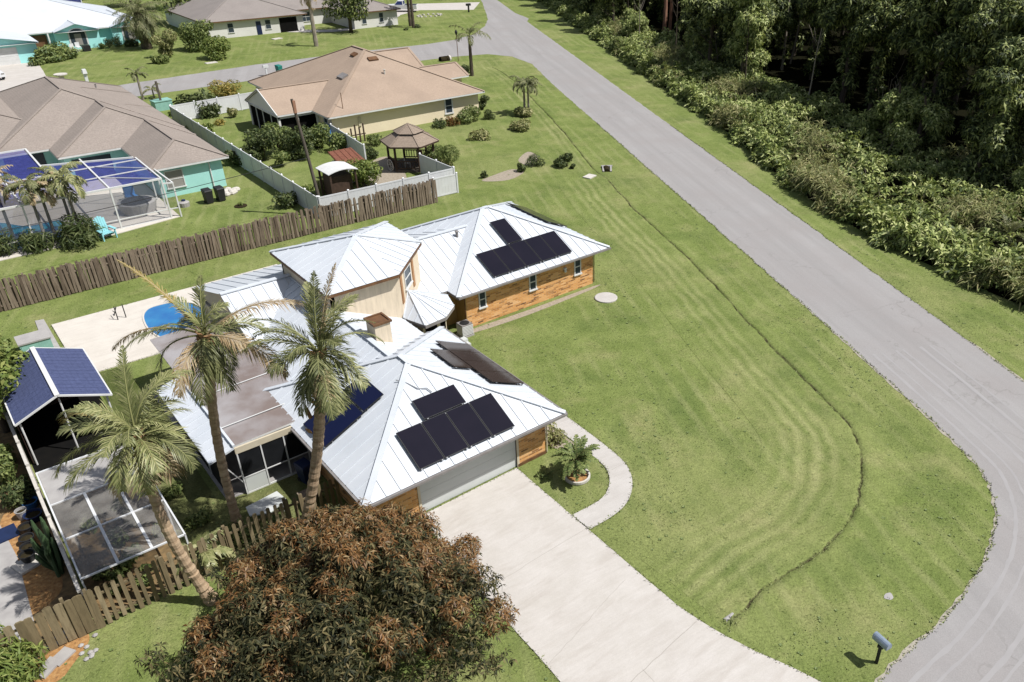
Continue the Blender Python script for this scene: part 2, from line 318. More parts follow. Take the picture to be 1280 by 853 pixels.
def metalroof():
    b = NB('white_roof_metal_weathered'); v = b.coords('Object'); f = b.noise(v, .5, 5); g = b.noise(b.coords('Object', (1, 1, .3)), 1.6, 6, .7, .8); k = b.noise(v, 5, 4, .7)
    c = b.mix((.54, .565, .60), (.48, .51, .55), b.ramp(f, [(.4, (0, 0, 0)), (.75, (1, 1, 1))])); c = b.mix(c, (.43, .43, .43), b.ramp(g, [(.56, (0, 0, 0)), (.8, (.55, .55, .55))]))
    c = b.mix(c, (.36, .32, .27), b.ramp(k, [(.7, (0, 0, 0)), (.8, (.35, .35, .35))])); b.col(c); b.bump(f, .06, .05); return b.done(.42, 0, .4)
MT['white_roof'] = metalroof()
# ------------------------------------------------------------------ mesh building
def wloc(o):
    v = Vector((0, 0, 0))
    while o is not None: v += o.location; o = o.parent
    return v
class MB:
    def __init__(s): s.v = []; s.f = []; s.mi = []; s.q = []
    def add(s, vs, fs, m=0):
        k = len(s.v); s.v += [tuple(x) for x in vs]; s.f += [tuple(i + k for i in f) for f in fs]; s.mi += [m] * len(fs); return s
    def hexa(s, b, t, m=0):
        return s.add(list(b) + list(t), [(3, 2, 1, 0), (4, 5, 6, 7), (0, 1, 5, 4), (1, 2, 6, 5), (2, 3, 7, 6), (3, 0, 4, 7)], m)
    def box(s, x0, x1, y0, y1, z0, z1, m=0):
        return s.hexa([(x0, y0, z0), (x1, y0, z0), (x1, y1, z0), (x0, y1, z0)], [(x0, y0, z1), (x1, y0, z1), (x1, y1, z1), (x0, y1, z1)], m)
    def rbox(s, c, sx, sy, sz, rz=0, m=0, taper=1):
        """box standing on c"""
        cs, sn = math.cos(rz), math.sin(rz); b = []; t = []
        for dx, dy in ((-1, -1), (1, -1), (1, 1), (-1, 1)):
            x, y = dx * sx / 2, dy * sy / 2
            b.append((c[0] + x * cs - y * sn, c[1] + x * sn + y * cs, c[2])); x *= taper; y *= taper
            t.append((c[0] + x * cs - y * sn, c[1] + x * sn + y * cs, c[2] + sz))
        return s.hexa(b, t, m)
    def beam(s, p, q, w, h, m=0, up=(0, 0, 1)):
        p = Vector(p); q = Vector(q); d = (q - p).normalized(); u = Vector(up)
        sd = d.cross(u)
        if sd.length < 1e-3: sd = d.cross(Vector((1, 0, 0)))
        sd.normalize(); n = sd.cross(d); a = sd * w / 2; n = n * h / 2
        return s.hexa([p - a - n, p + a - n, q + a - n, q - a - n], [p - a + n, p + a + n, q + a + n, q - a + n], m)
    def tube(s, pts, radii, n=8, m=0, cap=True):
        pts = [Vector(p) for p in pts]; k = len(pts)
        if not hasattr(radii, '__len__'): radii = [radii] * k
        ref = Vector((1, 0, 0)); vs = []; fs = []
        for i, p in enumerate(pts):
            d = (pts[min(i + 1, k - 1)] - pts[max(i - 1, 0)]).normalized()
            if abs(d.dot(ref)) > .9: ref = Vector((0, 1, 0)) if abs(d.y) < .9 else Vector((0, 0, 1))
            a = d.cross(ref).normalized(); b_ = d.cross(a); 
            for j in range(n):
                t = 2 * math.pi * j / n; vs.append(p + (a * math.cos(t) + b_ * math.sin(t)) * radii[i])
        for i in range(k - 1):
            for j in range(n):
                fs.append((i * n + j, i * n + (j + 1) % n, (i + 1) * n + (j + 1) % n, (i + 1) * n + j))
        if cap: fs += [tuple(range(n))[::-1], tuple((k - 1) * n + j for j in range(n))]
        return s.add(vs, fs, m)
    def lathe(s, c, prof, n=16, m=0):
        vs = [(c[0] + r * math.cos(2 * math.pi * j / n), c[1] + r * math.sin(2 * math.pi * j / n), c[2] + z) for r, z in prof for j in range(n)]
        fs = [(i * n + j, i * n + (j + 1) % n, (i + 1) * n + (j + 1) % n, (i + 1) * n + j) for i in range(len(prof) - 1) for j in range(n)]
        fs += [tuple(range(n))[::-1], tuple((len(prof) - 1) * n + j for j in range(n))]
        return s.add(vs, fs, m)
    def poly(s, pts, m=0): return s.add(pts, [tuple(range(len(pts)))], m)
    def prism(s, pts, z0, z1, m=0):
        n = len(pts); a = [(p[0], p[1], z0) for p in pts]; b = [(p[0], p[1], z1) for p in pts]
        tri = tessellate_polygon([[Vector((p[0], p[1], 0)) for p in pts]])
        fs = [tuple(t) for t in tri] + [tuple(i + n for i in t) for t in tri] + [(i, (i + 1) % n, (i + 1) % n + n, i + n) for i in range(n)]
        return s.add(a + b, fs, m)
    def flat(s, pts, z, m=0):
        tri = tessellate_polygon([[Vector((p[0], p[1], 0)) for p in pts]])
        fs = []
        for t in tri:
            a, b_, c = (pts[i] for i in t)
            if (b_[0] - a[0]) * (c[1] - a[1]) - (b_[1] - a[1]) * (c[0] - a[0]) < 0: t = t[::-1]
            fs.append(tuple(t))
        return s.add([(p[0], p[1], z) for p in pts], fs, m)
    def quads(s, arr): s.q.append(np.asarray(arr, np.float32).reshape(-1, 4, 3)); return s
    def build(s, name, mats, parent=None, smooth=False, kind=None):
        if not isinstance(mats, (list, tuple)): mats = [mats]
        off = wloc(parent) if parent else Vector((0, 0, 0))
        me = bpy.data.meshes.new(name)
        if s.q:
            Q = np.concatenate(s.q); nq = len(Q); nv0 = len(s.v)
            V = np.concatenate([np.array(s.v, np.float32).reshape(-1, 3), Q.reshape(-1, 3)]) - np.array(off, np.float32)
            me.vertices.add(len(V)); me.vertices.foreach_set('co', V.ravel())
            li = [i for f in s.f for i in f]; lt = [len(f) for f in s.f]
            L = np.concatenate([np.array(li, np.int32), np.arange(nq * 4, dtype=np.int32) + nv0])
            T = np.concatenate([np.array(lt, np.int32), np.full(nq, 4, np.int32)])
            me.loops.add(len(L)); me.loops.foreach_set('vertex_index', L)
            me.polygons.add(len(T)); S = np.concatenate([[0], np.cumsum(T)[:-1]]).astype(np.int32)
            me.polygons.foreach_set('loop_start', S); me.polygons.foreach_set('loop_total', T)
            mi = np.concatenate([np.array(s.mi, np.int32), np.zeros(nq, np.int32)]) if s.mi else np.zeros(nq, np.int32)
        else:
            me.from_pydata([tuple(Vector(v) - off) for v in s.v], [], s.f); mi = np.array(s.mi, np.int32)
        for mt in mats: me.materials.append(MT[mt] if isinstance(mt, str) else mt)
        if len(mats) > 1: me.polygons.foreach_set('material_index', mi)
        me.update(calc_edges=True)
        if smooth: me.polygons.foreach_set('use_smooth', [True] * len(me.polygons))
        o = bpy.data.objects.new(name, me); COL.objects.link(o)
        if parent: o.parent = parent
        if kind: o['kind'] = kind
        return o
def thing(name, label, cat, loc=(0, 0, 0), rz=0, group=None):
    o = bpy.data.objects.new(name, None); COL.objects.link(o); o.location = loc; o.rotation_euler = (0, 0, rz)
    o.empty_display_size = .2; o['label'] = label; o['category'] = cat
    if group: o['group'] = group
    return o
def tag(o, label, cat, group=None):
    o['label'] = label; o['category'] = cat
    if group: o['group'] = group
    return o
def struct(mb, name, mats, smooth=False, kind='structure'):
    o = mb.build(name, mats, None, smooth); o['kind'] = kind; return o
KIDS = {}
def dup(root, loc, rz=0, s=1.0, label=None, sz=None):
    kids = {}
    for o in COL.objects:
        if o.parent: kids.setdefault(o.parent.name, []).append(o)
    def cp(o, par):
        c = o.copy(); COL.objects.link(c)
        if par: c.parent = par
        for ch in kids.get(o.name, []): cp(ch, c)
        return c
    r = cp(root, None); r.location = loc; r.rotation_euler = (0, 0, rz); r.scale = (s, s, sz or s)
    if label: r['label'] = label
    return r
def catmull(pts, n=8, closed=False):
    P = [Vector(p[:2]).to_3d() if len(p) == 2 else Vector(p) for p in pts]; out_ = []
    k = len(P); rng = range(k if closed else k - 1)
    for i in rng:
        a = P[(i - 1) % k] if closed or i > 0 else P[i] * 2 - P[i + 1]; b = P[i]; c = P[(i + 1) % k]
        d = P[(i + 2) % k] if closed or i + 2 < k else c * 2 - b
        for j in range(n):
            t = j / n
            out_.append(.5 * ((2 * b) + (c - a) * t + (2 * a - 5 * b + 4 * c - d) * t * t + (3 * b - a - 3 * c + d) * t ** 3))
    if not closed: out_.append(P[-1])
    return out_
# ------------------------------------------------------------------ roofs
def ribs(mb, poly, spacing, w=.05, h=.035, m=0, phase=.5):
    P = [Vector(p) for p in poly]; e = (P[1] - P[0]).normalized(); n = None
    for i in range(1, len(P) - 1):
        n = (P[i] - P[0]).cross(P[i + 1] - P[0])
        if n.length > 1e-4: break
    n.normalize()
    if n.z < 0: n = -n
    sl_ = n.cross(e)
    uv = [((p - P[0]).dot(e), (p - P[0]).dot(sl_)) for p in P]
    u0 = min(a for a, _ in uv); u1 = max(a for a, _ in uv); u = u0 + spacing * phase
    while u < u1:
        hit = []
        for (a, b), (c, d) in zip(uv, uv[1:] + uv[:1]):
            if (a <= u < c) or (c <= u < a): hit.append(b + (d - b) * (u - a) / (c - a))
        hit.sort()
        for lo, hi in zip(hit[::2], hit[1::2]):
            if hi - lo > .3:
                p = P[0] + e * u + sl_ * (lo + .01) + n * h * .5; q = P[0] + e * u + sl_ * (hi - .05) + n * h * .5
                mb.beam(p, q, w, h, m, up=n)
        u += spacing
def hip_planes(x0, x1, y0, y1, z, pitch, axis=None, gable='', zr=None):
    lx, ly = x1 - x0, y1 - y0
    axis = axis or ('X' if lx > ly else 'Y')
    if axis == 'X':
        h = ly / 2; rz = z + h * pitch; ym = (y0 + y1) / 2
        a = x0 if 'W' in gable else x0 + h; b = x1 if 'E' in gable else x1 - h
        A, B = (a, ym, rz), (b, ym, rz)
        pl = [[(x0, y0, z), (x1, y0, z), B, A], [(x1, y1, z), (x0, y1, z), A, B]]
        if 'E' not in gable: pl.append([(x1, y0, z), (x1, y1, z), B])
        if 'W' not in gable: pl.append([(x0, y1, z), (x0, y0, z), A])
    else:
        h = lx / 2; rz = z + h * pitch; xm = (x0 + x1) / 2
        a = y0 if 'S' in gable else y0 + h; b = y1 if 'N' in gable else y1 - h
        A, B = (xm, a, rz), (xm, b, rz)
        pl = [[(x1, y0, z), (x1, y1, z), B, A], [(x0, y1, z), (x0, y0, z), A, B]]
        if 'S' not in gable: pl.append([(x0, y0, z), (x1, y0, z), A])
        if 'N' not in gable: pl.append([(x1, y1, z), (x0, y1, z), B])
    return pl, A, B
def roof(mb, fas, x0, x1, y0, y1, z, pitch, axis=None, gable='', rib=0, m=0, cap=.2, ft=.16):
    """planes into mb (with ribs and hip caps), fascia and soffit into fas"""
    pl, A, B = hip_planes(x0, x1, y0, y1, z, pitch, axis, gable)
    for p in pl:
        mb.poly(p, m)
        if rib: ribs(mb, p, rib, m=m)
    if cap:
        segs = [(A, B)] if (Vector(A) - Vector(B)).length > .3 else []
        for p in pl:
            for i in range(len(p)):
                a, b = p[i], p[(i + 1) % len(p)]
                if abs(a[2] - b[2]) > .1 and (b[2] > a[2]): segs.append((a, b))
        for a, b in segs:
            mb.beam(Vector(a) + Vector((0, 0, .03)), Vector(b) + Vector((0, 0, .03)), cap, .05, m)
    c = [(x0, y0), (x1, y0), (x1, y1), (x0, y1)]
    for i in range(4):
        a, b = c[i], c[(i + 1) % 4]; nx, ny = (b[1] - a[1]), -(b[0] - a[0]); L = math.hypot(nx, ny); nx, ny = nx / L * .02, ny / L * .02
        side = 'SENW'[i]
        if side in gable:
            continue
        fas.add([(a[0] + nx, a[1] + ny, z - ft), (b[0] + nx, b[1] + ny, z - ft), (b[0] + nx, b[1] + ny, z - .005), (a[0] + nx, a[1] + ny, z - .005)], [(0, 1, 2, 3)])
    fas.add([(x0, y0, z - ft + .01), (x1, y0, z - ft + .01), (x1, y1, z - ft + .01), (x0, y1, z - ft + .01)], [(3, 2, 1, 0)])
    return pl
def wallseg(mb, a, b, z0, z1, t=.2, m=0):
    """wall from a to b; its outer face is the right-hand side walking a to b"""
    d = Vector((b[0] - a[0], b[1] - a[1], 0)).normalized(); n = Vector((-d.y, d.x, 0)) * t
    mb.hexa([(a[0], a[1], z0), (b[0], b[1], z0), (b[0] + n.x, b[1] + n.y, z0), (a[0] + n.x, a[1] + n.y, z0)],
            [(a[0], a[1], z1), (b[0], b[1], z1), (b[0] + n.x, b[1] + n.y, z1), (a[0] + n.x, a[1] + n.y, z1)], m)
def rectwalls(mb, x0, x1, y0, y1, z0, z1, m=0, t=.2):
    mb.box(x0, x1, y0, y0 + t, z0, z1, m); mb.box(x0, x1, y1 - t, y1, z0, z1, m)
    mb.box(x0, x0 + t, y0 + t, y1 - t, z0, z1, m); mb.box(x1 - t, x1, y0 + t, y1 - t, z0, z1, m)
def window(parent, c, n, w, h, frame='white', glass='glass', bar='H', name='window', fw=.07, proud=.06):
    """c = middle of the opening on the wall face, n = outward direction"""
    n = Vector((n[0], n[1], 0)).normalized(); t = Vector((-n.y, n.x, 0)); c = Vector(c); f = MB(); g = MB()
    def slab(mb, u0, u1, v0, v1, d0, d1, m=0):
        b = [c + t * u + n * d + Vector((0, 0, v0)) for u, d in ((u0, d0), (u1, d0), (u1, d1), (u0, d1))]
        mb.hexa(b, [p + Vector((0, 0, v1 - v0)) for p in b], m)
    W_, H_ = w / 2, h / 2
    slab(f, -W_, -W_ + fw, -H_, H_, -.01, proud); slab(f, W_ - fw, W_, -H_, H_, -.01, proud)
    slab(f, -W_ + fw, W_ - fw, H_ - fw, H_, -.01, proud); slab(f, -W_ - .05, W_ + .05, -H_ - .03, -H_ + fw * .7, -.01, proud + .05)
    if 'H' in bar: slab(f, -W_ + fw, W_ - fw, -.03, .03, -.01, proud - .015)
    if 'V' in bar: slab(f, -.025, .025, -H_ + fw, H_ - fw, -.01, proud - .012)
    fo = f.build(name, frame, parent)
    slab(g, -W_ + fw, W_ - fw, -H_ + fw, H_ - fw, .0, .02); g.build('pane', glass, fo)
    return fo
# ------------------------------------------------------------------ foliage
def unit(a): return a / np.maximum(1e-6, np.linalg.norm(a, axis=-1, keepdims=True))
def leaves(n, lobes, size, rng, aspect=.45, droop=.25, inner=.55, out_bias=1.0):
    L = np.array(lobes, float); wt = (L[:, 3] * L[:, 4] + L[:, 4] * L[:, 5] + L[:, 3] * L[:, 5]); wt /= wt.sum()
    k = rng.choice(len(L), n, p=wt); c = L[k, :3]; r = L[k, 3:6]
    d = unit(rng.normal(size=(n, 3))); rad = inner + (1.06 - inner) * np.sqrt(rng.random((n, 1)))
    p = c + d * r * rad
    nrm = unit(d * out_bias + rng.normal(size=(n, 3)) * .75 + np.array([0, 0, .35]))
    ax = rng.normal(size=(n, 3)); ax[:, 2] -= droop * 2; ax = ax + d * .6; ax = unit(ax - nrm * (ax * nrm).sum(1, keepdims=True))
    sd = np.cross(nrm, ax); s = size * (.6 + .8 * rng.random((n, 1)))
    q = np.stack([p - ax * s * .5, p + sd * s * aspect * .5 + ax * s * .05, p + ax * s * .5 - np.array([0, 0, .12]) * s, p - sd * s * aspect * .5 + ax * s * .05], 1)
    return q
def lobes_in(rng, n, R, H, z0, rmin=.3, rmax=.55):
    o = []
    for i in range(n):
        a = rng.random() * 6.283; rr = R * math.sqrt(rng.random()) * .58; z = z0 + H * (.15 + .75 * rng.random())
        s = R * (rmin + (rmax - rmin) * rng.random())
        o.append((rr * math.cos(a), rr * math.sin(a), z, s, s, s * (.6 + .3 * rng.random())))
    return o
def frond(mb, root, az, el, L, droop, nl=42, ll=.75, lw=.045, twist=0, rng=rnd, fold=.55, m=0, rachis=.022, rm=1, hang=.5, sweep=.55):
    """a feather frond: rachis curve plus paired leaflets"""
    root = Vector(root); h = Vector((math.cos(az), math.sin(az), 0)); pts = []; N = 14; p = root.copy(); e = el
    for i in range(N + 1):
        pts.append(p.copy()); e = el - droop * ((i + .5) / N) ** 1.35
        p = p + (h * math.cos(e) + Vector((0, 0, math.sin(e)))) * (L / N)
    mb.tube(pts, [rachis * (1 - .8 * i / N) + .004 for i in range(N + 1)], 5, rm, False)
    sidev = Vector((-h.y, h.x, 0)); sidev = (sidev * math.cos(twist) + Vector((0, 0, math.sin(twist))))
    for i in range(nl):
        t = .14 + .86 * (i + rng.random() * .6) / nl; k = min(N - 1, int(t * N)); fr = t * N - k
        P = pts[k].lerp(pts[k + 1], fr); d = (pts[k + 1] - pts[k]).normalized()
        up = sidev.cross(d).normalized()
        if up.z < 0: up = -up
        ln = ll * (math.sin(math.pi * min(1, .16 + t * .86)) ** .7 * .9 + .12) * rng.uniform(.6, 1.2)
        for sg in (-1, 1):
            o = (sidev * sg * math.cos(fold) + d * rng.uniform(sweep, sweep + .5) + up * rng.uniform(-.05, .3)).normalized()
            wdir = o.cross(up).normalized() * lw * rng.uniform(.8, 1.2)
            a = P; b = P + o * ln * .5 + Vector((0, 0, -hang * .12 * ln)); c = P + o * ln * .82 + Vector((0, 0, -hang * ln * rng.uniform(.45, 1.0)))
            mb.add([a - wdir * .4, a + wdir * .4, b + wdir, b - wdir, c], [(0, 1, 2, 3), (3, 2, 4)], m)
    return pts
def simple_tree(lobes, n, size, trunk, leafm, barkm, name, label, cat, rng, aspect=.45, group=None, droop=.25, limbs=True, inner=.55):
    t = thing(name, label, cat, group=group); b = MB(); b.tube(*trunk, 8)
    if limbs:
        top = Vector(trunk[0][-2])
        for l in lobes[:6]: b.tube([top, top.lerp(Vector(l[:3]), .6) + Vector((0, 0, .1)), Vector(l[:3])], [trunk[1][-1] * .8, trunk[1][-1] * .5, .02], 6)
    b.build('trunk', barkm, t, True); c = MB(); c.quads(leaves(n, lobes, size, rng, aspect, droop, inner)); c.build('crown', leafm, t); return t
def shrub(name, label, R, H, n, size, leafm, seed, cat='shrub', aspect=.45, nl=7, droop=.2, group=None):
    rng = np.random.default_rng(seed); lob = lobes_in(rng, nl, R, H * .75, H * .05, .4, .62)
    lob = [(x, y, min(z, H - c * .8), a, b, c) for x, y, z, a, b, c in lob]
    t = thing(name, label, cat, group=group); s_ = MB()
    for l in lob[:5]: s_.tube([(0, 0, 0), (l[0] * .4, l[1] * .4, l[2] * .5), l[:3]], [.05, .04, .015], 5)
    s_.build('stem', 'bark', t); c = MB(); c.quads(leaves(n, lob, size, rng, aspect, droop)); c.build('foliage', leafm, t); return t
def place(t, loc, rz=0, s=1, sz=None):
    t.location = loc; t.rotation_euler = (0, 0, rz); t.scale = (s, s, sz or s); return t
# ------------------------------------------------------------------ GROUND, ROADS, PAVING
g = MB()
xs = [-700, -200, -60, -25] + [float(x) for x in range(-20, 61, 10)] + [100, 160, 300, 700]
ys = [-500, -150, -60] + [float(y) for y in range(-30, 61, 10)] + [100, 160, 300, 900]
vs = [(x, y, 0) for y in ys for x in xs]; nx_ = len(xs)
g.add(vs, [(j * nx_ + i, j * nx_ + i + 1, (j + 1) * nx_ + i + 1, (j + 1) * nx_ + i) for j in range(len(ys) - 1) for i in range(nx_ - 1)])
struct(g, 'ground', 'lawn')
def rough_edge(pts, amp, step=.45, seed=1):
    q = random.Random(seed); o = []
    for a, b in zip(pts, pts[1:]):
        a = Vector(a[:2]); b = Vector(b[:2]); n = max(1, int((b - a).length / step)); d = (b - a).normalized(); w = Vector((-d.y, d.x))
        for i in range(n): p = a.lerp(b, i / n) + w * q.uniform(-amp, amp); o.append((p.x, p.y))
    o.append(tuple(pts[-1][:2])); return o
u = Vector((.405, .914))
Lbot = [at(*p) for p in ((1055, 426), (1130, 494), (1200, 560), (1232, 596), (1245, 645), (1232, 700), (1180, 774), (1100, 852))]
Lbot = [Vector((p.x, p.y)) for p in Lbot]
Lc = Lbot + [Vector((-3.5, -18.6)), Vector((-12, -20.6)), Vector((-60, -30))]
Lmain = [Vector((56.36, 77.14)) - u * 0, Lbot[0]]
corner = [Vector(at(*p)[:2]) for p in ((606, 6), (614, 22), (609, 36), (590, 47), (560, 56))]
Lfar = Vector((83.5, 138)) + u * 150
leftside = [Lfar] + [Vector((80.8, 131))]
nearcorner = [Vector(at(*p)[:2]) for p in ((560, 72), (610, 68), (640, 72), (665, 80), (690, 105))]
Lcurve = catmull([(p.x, p.y) for p in Lc], 10)
Rr = [Vector((87.3, 125.85)) + u * 170, Vector((25.62, -7.49)), Vector((23.4, -12.2)), Vector((21.0, -17.2)), Vector((16.5, -22.0)), Vector((8, -25.2)), Vector((-4, -26.4)), Vector((-16, -28)), Vector((-60, -38))]
Rcurve = [Rr[0]] + [Vector((p.x, p.y)) for p in catmull([(p.x, p.y) for p in Rr[1:]], 6)]
poly = rough_edge([Vector((87.6, 138)) + u * 150, Vector((87.6, 138)), Vector((69, 104)), nearcorner[3], nearcorner[4], Lbot[0]] + [Vector((p.x, p.y)) for p in Lcurve[1:]], .07, seed=3)
poly2 = rough_edge(Rcurve, .06, seed=4)[::-1]
ROAD = poly + poly2
struct(MB().flat(ROAD, .012), 'road', 'road')
def strip_along(pts, o0, o1, jit, z, seed):
    q = random.Random(seed); P = [Vector((p[0], p[1])) for p in pts]; S = []
    for a, b in zip(P, P[1:]):
        n = max(1, int((b - a).length / .5)); S += [a.lerp(b, i / n) for i in range(n)]
    vs = []; m_ = MB()
    for i, p in enumerate(S):
        d = (S[min(i + 2, len(S) - 1)] - S[max(i - 2, 0)]).normalized(); w = Vector((-d.y, d.x)); a = p + w * (o0 + q.uniform(-jit, jit)); b = p + w * (o1 + q.uniform(-jit, jit)); vs += [(a.x, a.y, z), (b.x, b.y, z)]
    m_.add(vs, [(2 * i, 2 * i + 2, 2 * i + 3, 2 * i + 1) for i in range(len(S) - 1)]); return m_
LE = [(56.36, 77.14)] + [(p.x, p.y) for p in Lcurve]
struct(strip_along(LE, -.1, .3, .07, .009, 31), 'road_edge', 'sand')
struct(strip_along([(p.x, p.y) for p in Rcurve[1:]], -.3, .12, .07, .009, 32), 'road_edge', 'sand')
TL = [(p.x, p.y) for p in Lcurve][3:]
for k, (o, w_) in enumerate(((.7, .16), (1.3, .1), (2.2, .2), (2.7, .1), (3.8, .22), (4.5, .12))): struct(strip_along(TL, o, o + w_, .03, .0145 + .0006 * k, 40 + k), 'tyre_mark', 'worn')
farc = [Vector(at(*p)[:2]) for p in ((40, 122), (150, 106.5), (320, 81), (450, 64.5), (530, 56), (568, 50), (592, 43), (606, 33), (610, 24), (606, 12))]
nrc = [Vector(at(*p)[:2]) for p in ((670, 82), (640, 71), (610, 68), (570, 71), (500, 79), (320, 100), (185, 119), (90, 133))]
pts = [Vector((-60, 97))] + farc + [Vector((88, 138.4)), Vector((80, 110)), Vector((64, 92))] + nrc + [Vector((-60, 89.2))]
SIDE = rough_edge(pts, .08, 1.2, 5); struct(MB().flat(SIDE, .007), 'side_street', 'road')
def curvepoly(pxs, n=6, closed=True): return [(p.x, p.y) for p in catmull([tuple(at(*q)[:2]) for q in pxs], n, closed)]
DRIVE = [(-1.72, -.05), (-1.82, -4.21), (-1.85, -6.0), (-1.95, -10.6), (-1.75, -12.3), (-1.35, -13.9), (-.9, -15.2), (-.55, -16.6), (-.6, -18.4), (-9.2, -20.4), (-8.3, -17.0), (-7.55, -14.0), (-7.34, -10.43), (-7.1, -4), (-6.75, -.05)]
d_ = MB().flat(rough_edge(DRIVE + [DRIVE[0]], .012, .5, 8), .03); struct(d_, 'driveway', 'drive')
WALK_o = [(1.9, 9.6), (2.35, 6.4), (2.6, 2.3), (2.5, -1.5), (2.25, -3.2), (1.55, -4.35), (.55, -5.1), (-.5, -5.36), (-1.80, -5.36)]
WALK_i = [(-1.80, -4.2), (-.3, -4.22), (.55, -3.85), (1.15, -3.2), (1.45, -2.4), (1.55, -.8), (1.55, 2.3), (1.45, 6.4), (1.2, 9.6)]
WALK = [(p.x, p.y) for p in catmull(WALK_o, 6)] + [(p.x, p.y) for p in catmull(WALK_i, 6)]
struct(MB().flat(WALK, .036), 'walkway', 'walk')
jn = MB()
for a, b, wj in (((-1.95, -11.6), (-7.6, -12.2), .02), ((-1.82, -5.2), (-7.15, -5.35), .012), ((-2.6, -8.4), (-7.2, -9.6), .01), ((-4.9, -11.9), (-5.6, -19), .014)):
    P = [Vector(a).lerp(Vector(b), i / 14) + Vector((rnd.uniform(-.03, .03), rnd.uniform(-.03, .03))) for i in range(15)]
    for p, q in zip(P, P[1:]): jn.beam((p.x, p.y, .031), (q.x, q.y, .031), wj, .004)
for k in range(7): jn.beam((1.5, -3.0 + k * 1.6, .037), (2.45, -3.0 + k * 1.6, .037), .012, .004)
struct(jn, 'paving_joint', simple('joint_dirt', (.42, .39, .35), (.36, .33, .29), 5, .95))
DECK = [(-14.95, 29.17), (-1.2, 29.2), (-1.2, 23.6), (-8.6, 23.4), (-8.6, 21.45), (-14.2, 21.5), (-14.95, 25.6)]
struct(MB().prism(DECK, 0, .06), 'pool_deck', 'deck')
# yard surfaces on the near left
struct(MB().flat([(-18.5, 10.6), (-14.9, 10.6), (-14.9, 12.7), (-18.5, 12.7)], .009), 'mulch_floor', 'mulch')
struct(MB().flat([(-18.5, 12.7), (-14.7, 12.7), (-14.7, 19.6), (-18.5, 19.6)], .008), 'carport_painted_shade', 'dark')  # near-black ground colour paints in the shade below the carport roof
struct(MB().flat([(-18.45, 2.6), (-14.95, 2.6), (-14.95, 10.6), (-18.45, 10.6)], .012), 'planting_soil', 'mulch2')
struct(MB().flat([(-18.45, 2.3), (-9.3, 2.5), (-9.3, 6.2), (-12.9, 6.2), (-12.9, 21.4), (-14.6, 21.4), (-14.6, 11.4), (-18.45, 11.4)], .006), 'yard_grass_painted_shade', 'painted_shade_lawn')
struct(MB().flat([(-40, 2.4), (-18.75, 2.4), (-18.75, 21), (-40, 21)], .006), 'neighbour_yard', 'mulch2')
struct(MB().flat(curvepoly([(0, 655), (30, 640), (62, 690), (78, 735), (40, 770), (0, 790)], 5), .012), 'mulch_bed', 'mulch')
struct(MB().flat([(-21.4, 2.6), (-20.3, 2.6), (-20.1, 8.2), (-20.5, 13.5), (-22.5, 13.5), (-22.5, 2.6)], .018), 'paved_path', 'slab')
struct(MB().flat(curvepoly([(590, 412), (660, 388), (742, 358), (742, 361), (663, 393), (590, 417)], 3), .007), 'bare_soil', 'pale_gravel')
struct(MB().flat([(.75, -.4), (1.5, -.6), (1.5, 9.2), (.5, 9.6), (.5, .1)], .007), 'gravel_bed', 'pale_gravel')
# swale: a berm strip with an eroded slot
SW = catmull([tuple(at(*p)[:2]) for p in ((615, 84), (640, 101), (690, 150), (735, 205), (757, 222))], 8)
SW2 = catmull([tuple(at(*p)[:2]) for p in ((757, 222), (790, 260), (860, 325), (960, 430), (1030, 500), (1066, 545), (1077, 590), (1070, 635), (1040, 680), (1000, 710), (960, 735), (925, 768), (908, 782))], 14)
def swale(name, pts, inner, seed):
    q = random.Random(seed); P = [Vector((p.x, p.y)) for p in pts]
    S = [P[0]]; acc = 0
    for a, b in zip(P, P[1:]):
        n = max(1, int((b - a).length / .3))
        for i in range(1, n + 1): S.append(a.lerp(b, i / n))
    offs = [-inner, -inner * .85, -inner * .7, -inner * .55, -inner * .4, -.3, -.065, -.022, .022, .06, .3, .7, 1.3, 1.9]
    hz = [.0, .0, .01, .03, .07, .09, .09, -.0, -.0, .09, .09, .06, .02, .0]
    vs = []; fs = []; uv = []; n = len(offs); k = len(S); m_ = MB(); jit = 0; wd = 1
    for i, p in enumerate(S):
        d = (S[min(i + 2, k - 1)] - S[max(i - 2, 0)]).normalized(); w = Vector((d.y, -d.x)) * SGN
        jit = jit * .7 + q.uniform(-.05, .05); wd = wd * .8 + .2 * q.uniform(.1, 1.9); dp = q.uniform(.0, 1.0) ** .7; fade = min(1, i / 12, (k - 1 - i) / 12)
        for o, z in zip(offs, hz):
            oo = o * wd if abs(o) < .1 else o
            if o < -.7: oo = max(o, -inner)
            x = p + w * (oo + jit * (1 if abs(o) < 1 else 0)); zz = .005 + (z * fade if z > 0 else .005)
            if abs(o) < .04: zz = .006 + (.09 * fade) * (1 - dp) 
            vs.append((x.x, x.y, zz)); uv.append((o, min(1, max(0, 1 - abs(o + inner * .45) / (inner * .55))) if o < -.3 else 0))
    for i in range(k - 1):
        for j in range(n - 1): fs.append((i * n + j, i * n + j + 1, (i + 1) * n + j + 1, (i + 1) * n + j))
    m_.add(vs, fs); o_ = struct(m_, name, 'lawn_strip', True); me = o_.data; l = me.uv_layers.new(name='across')
    for lp in me.loops: l.data[lp.index].uv = uv[lp.vertex_index]
    return S
SGN = -1
SWP = swale('swale', SW2, 4.6, 5)
swale('swale', SW, 1.8, 6)
SW = [Vector((p.x, p.y)) for p in SW]; 
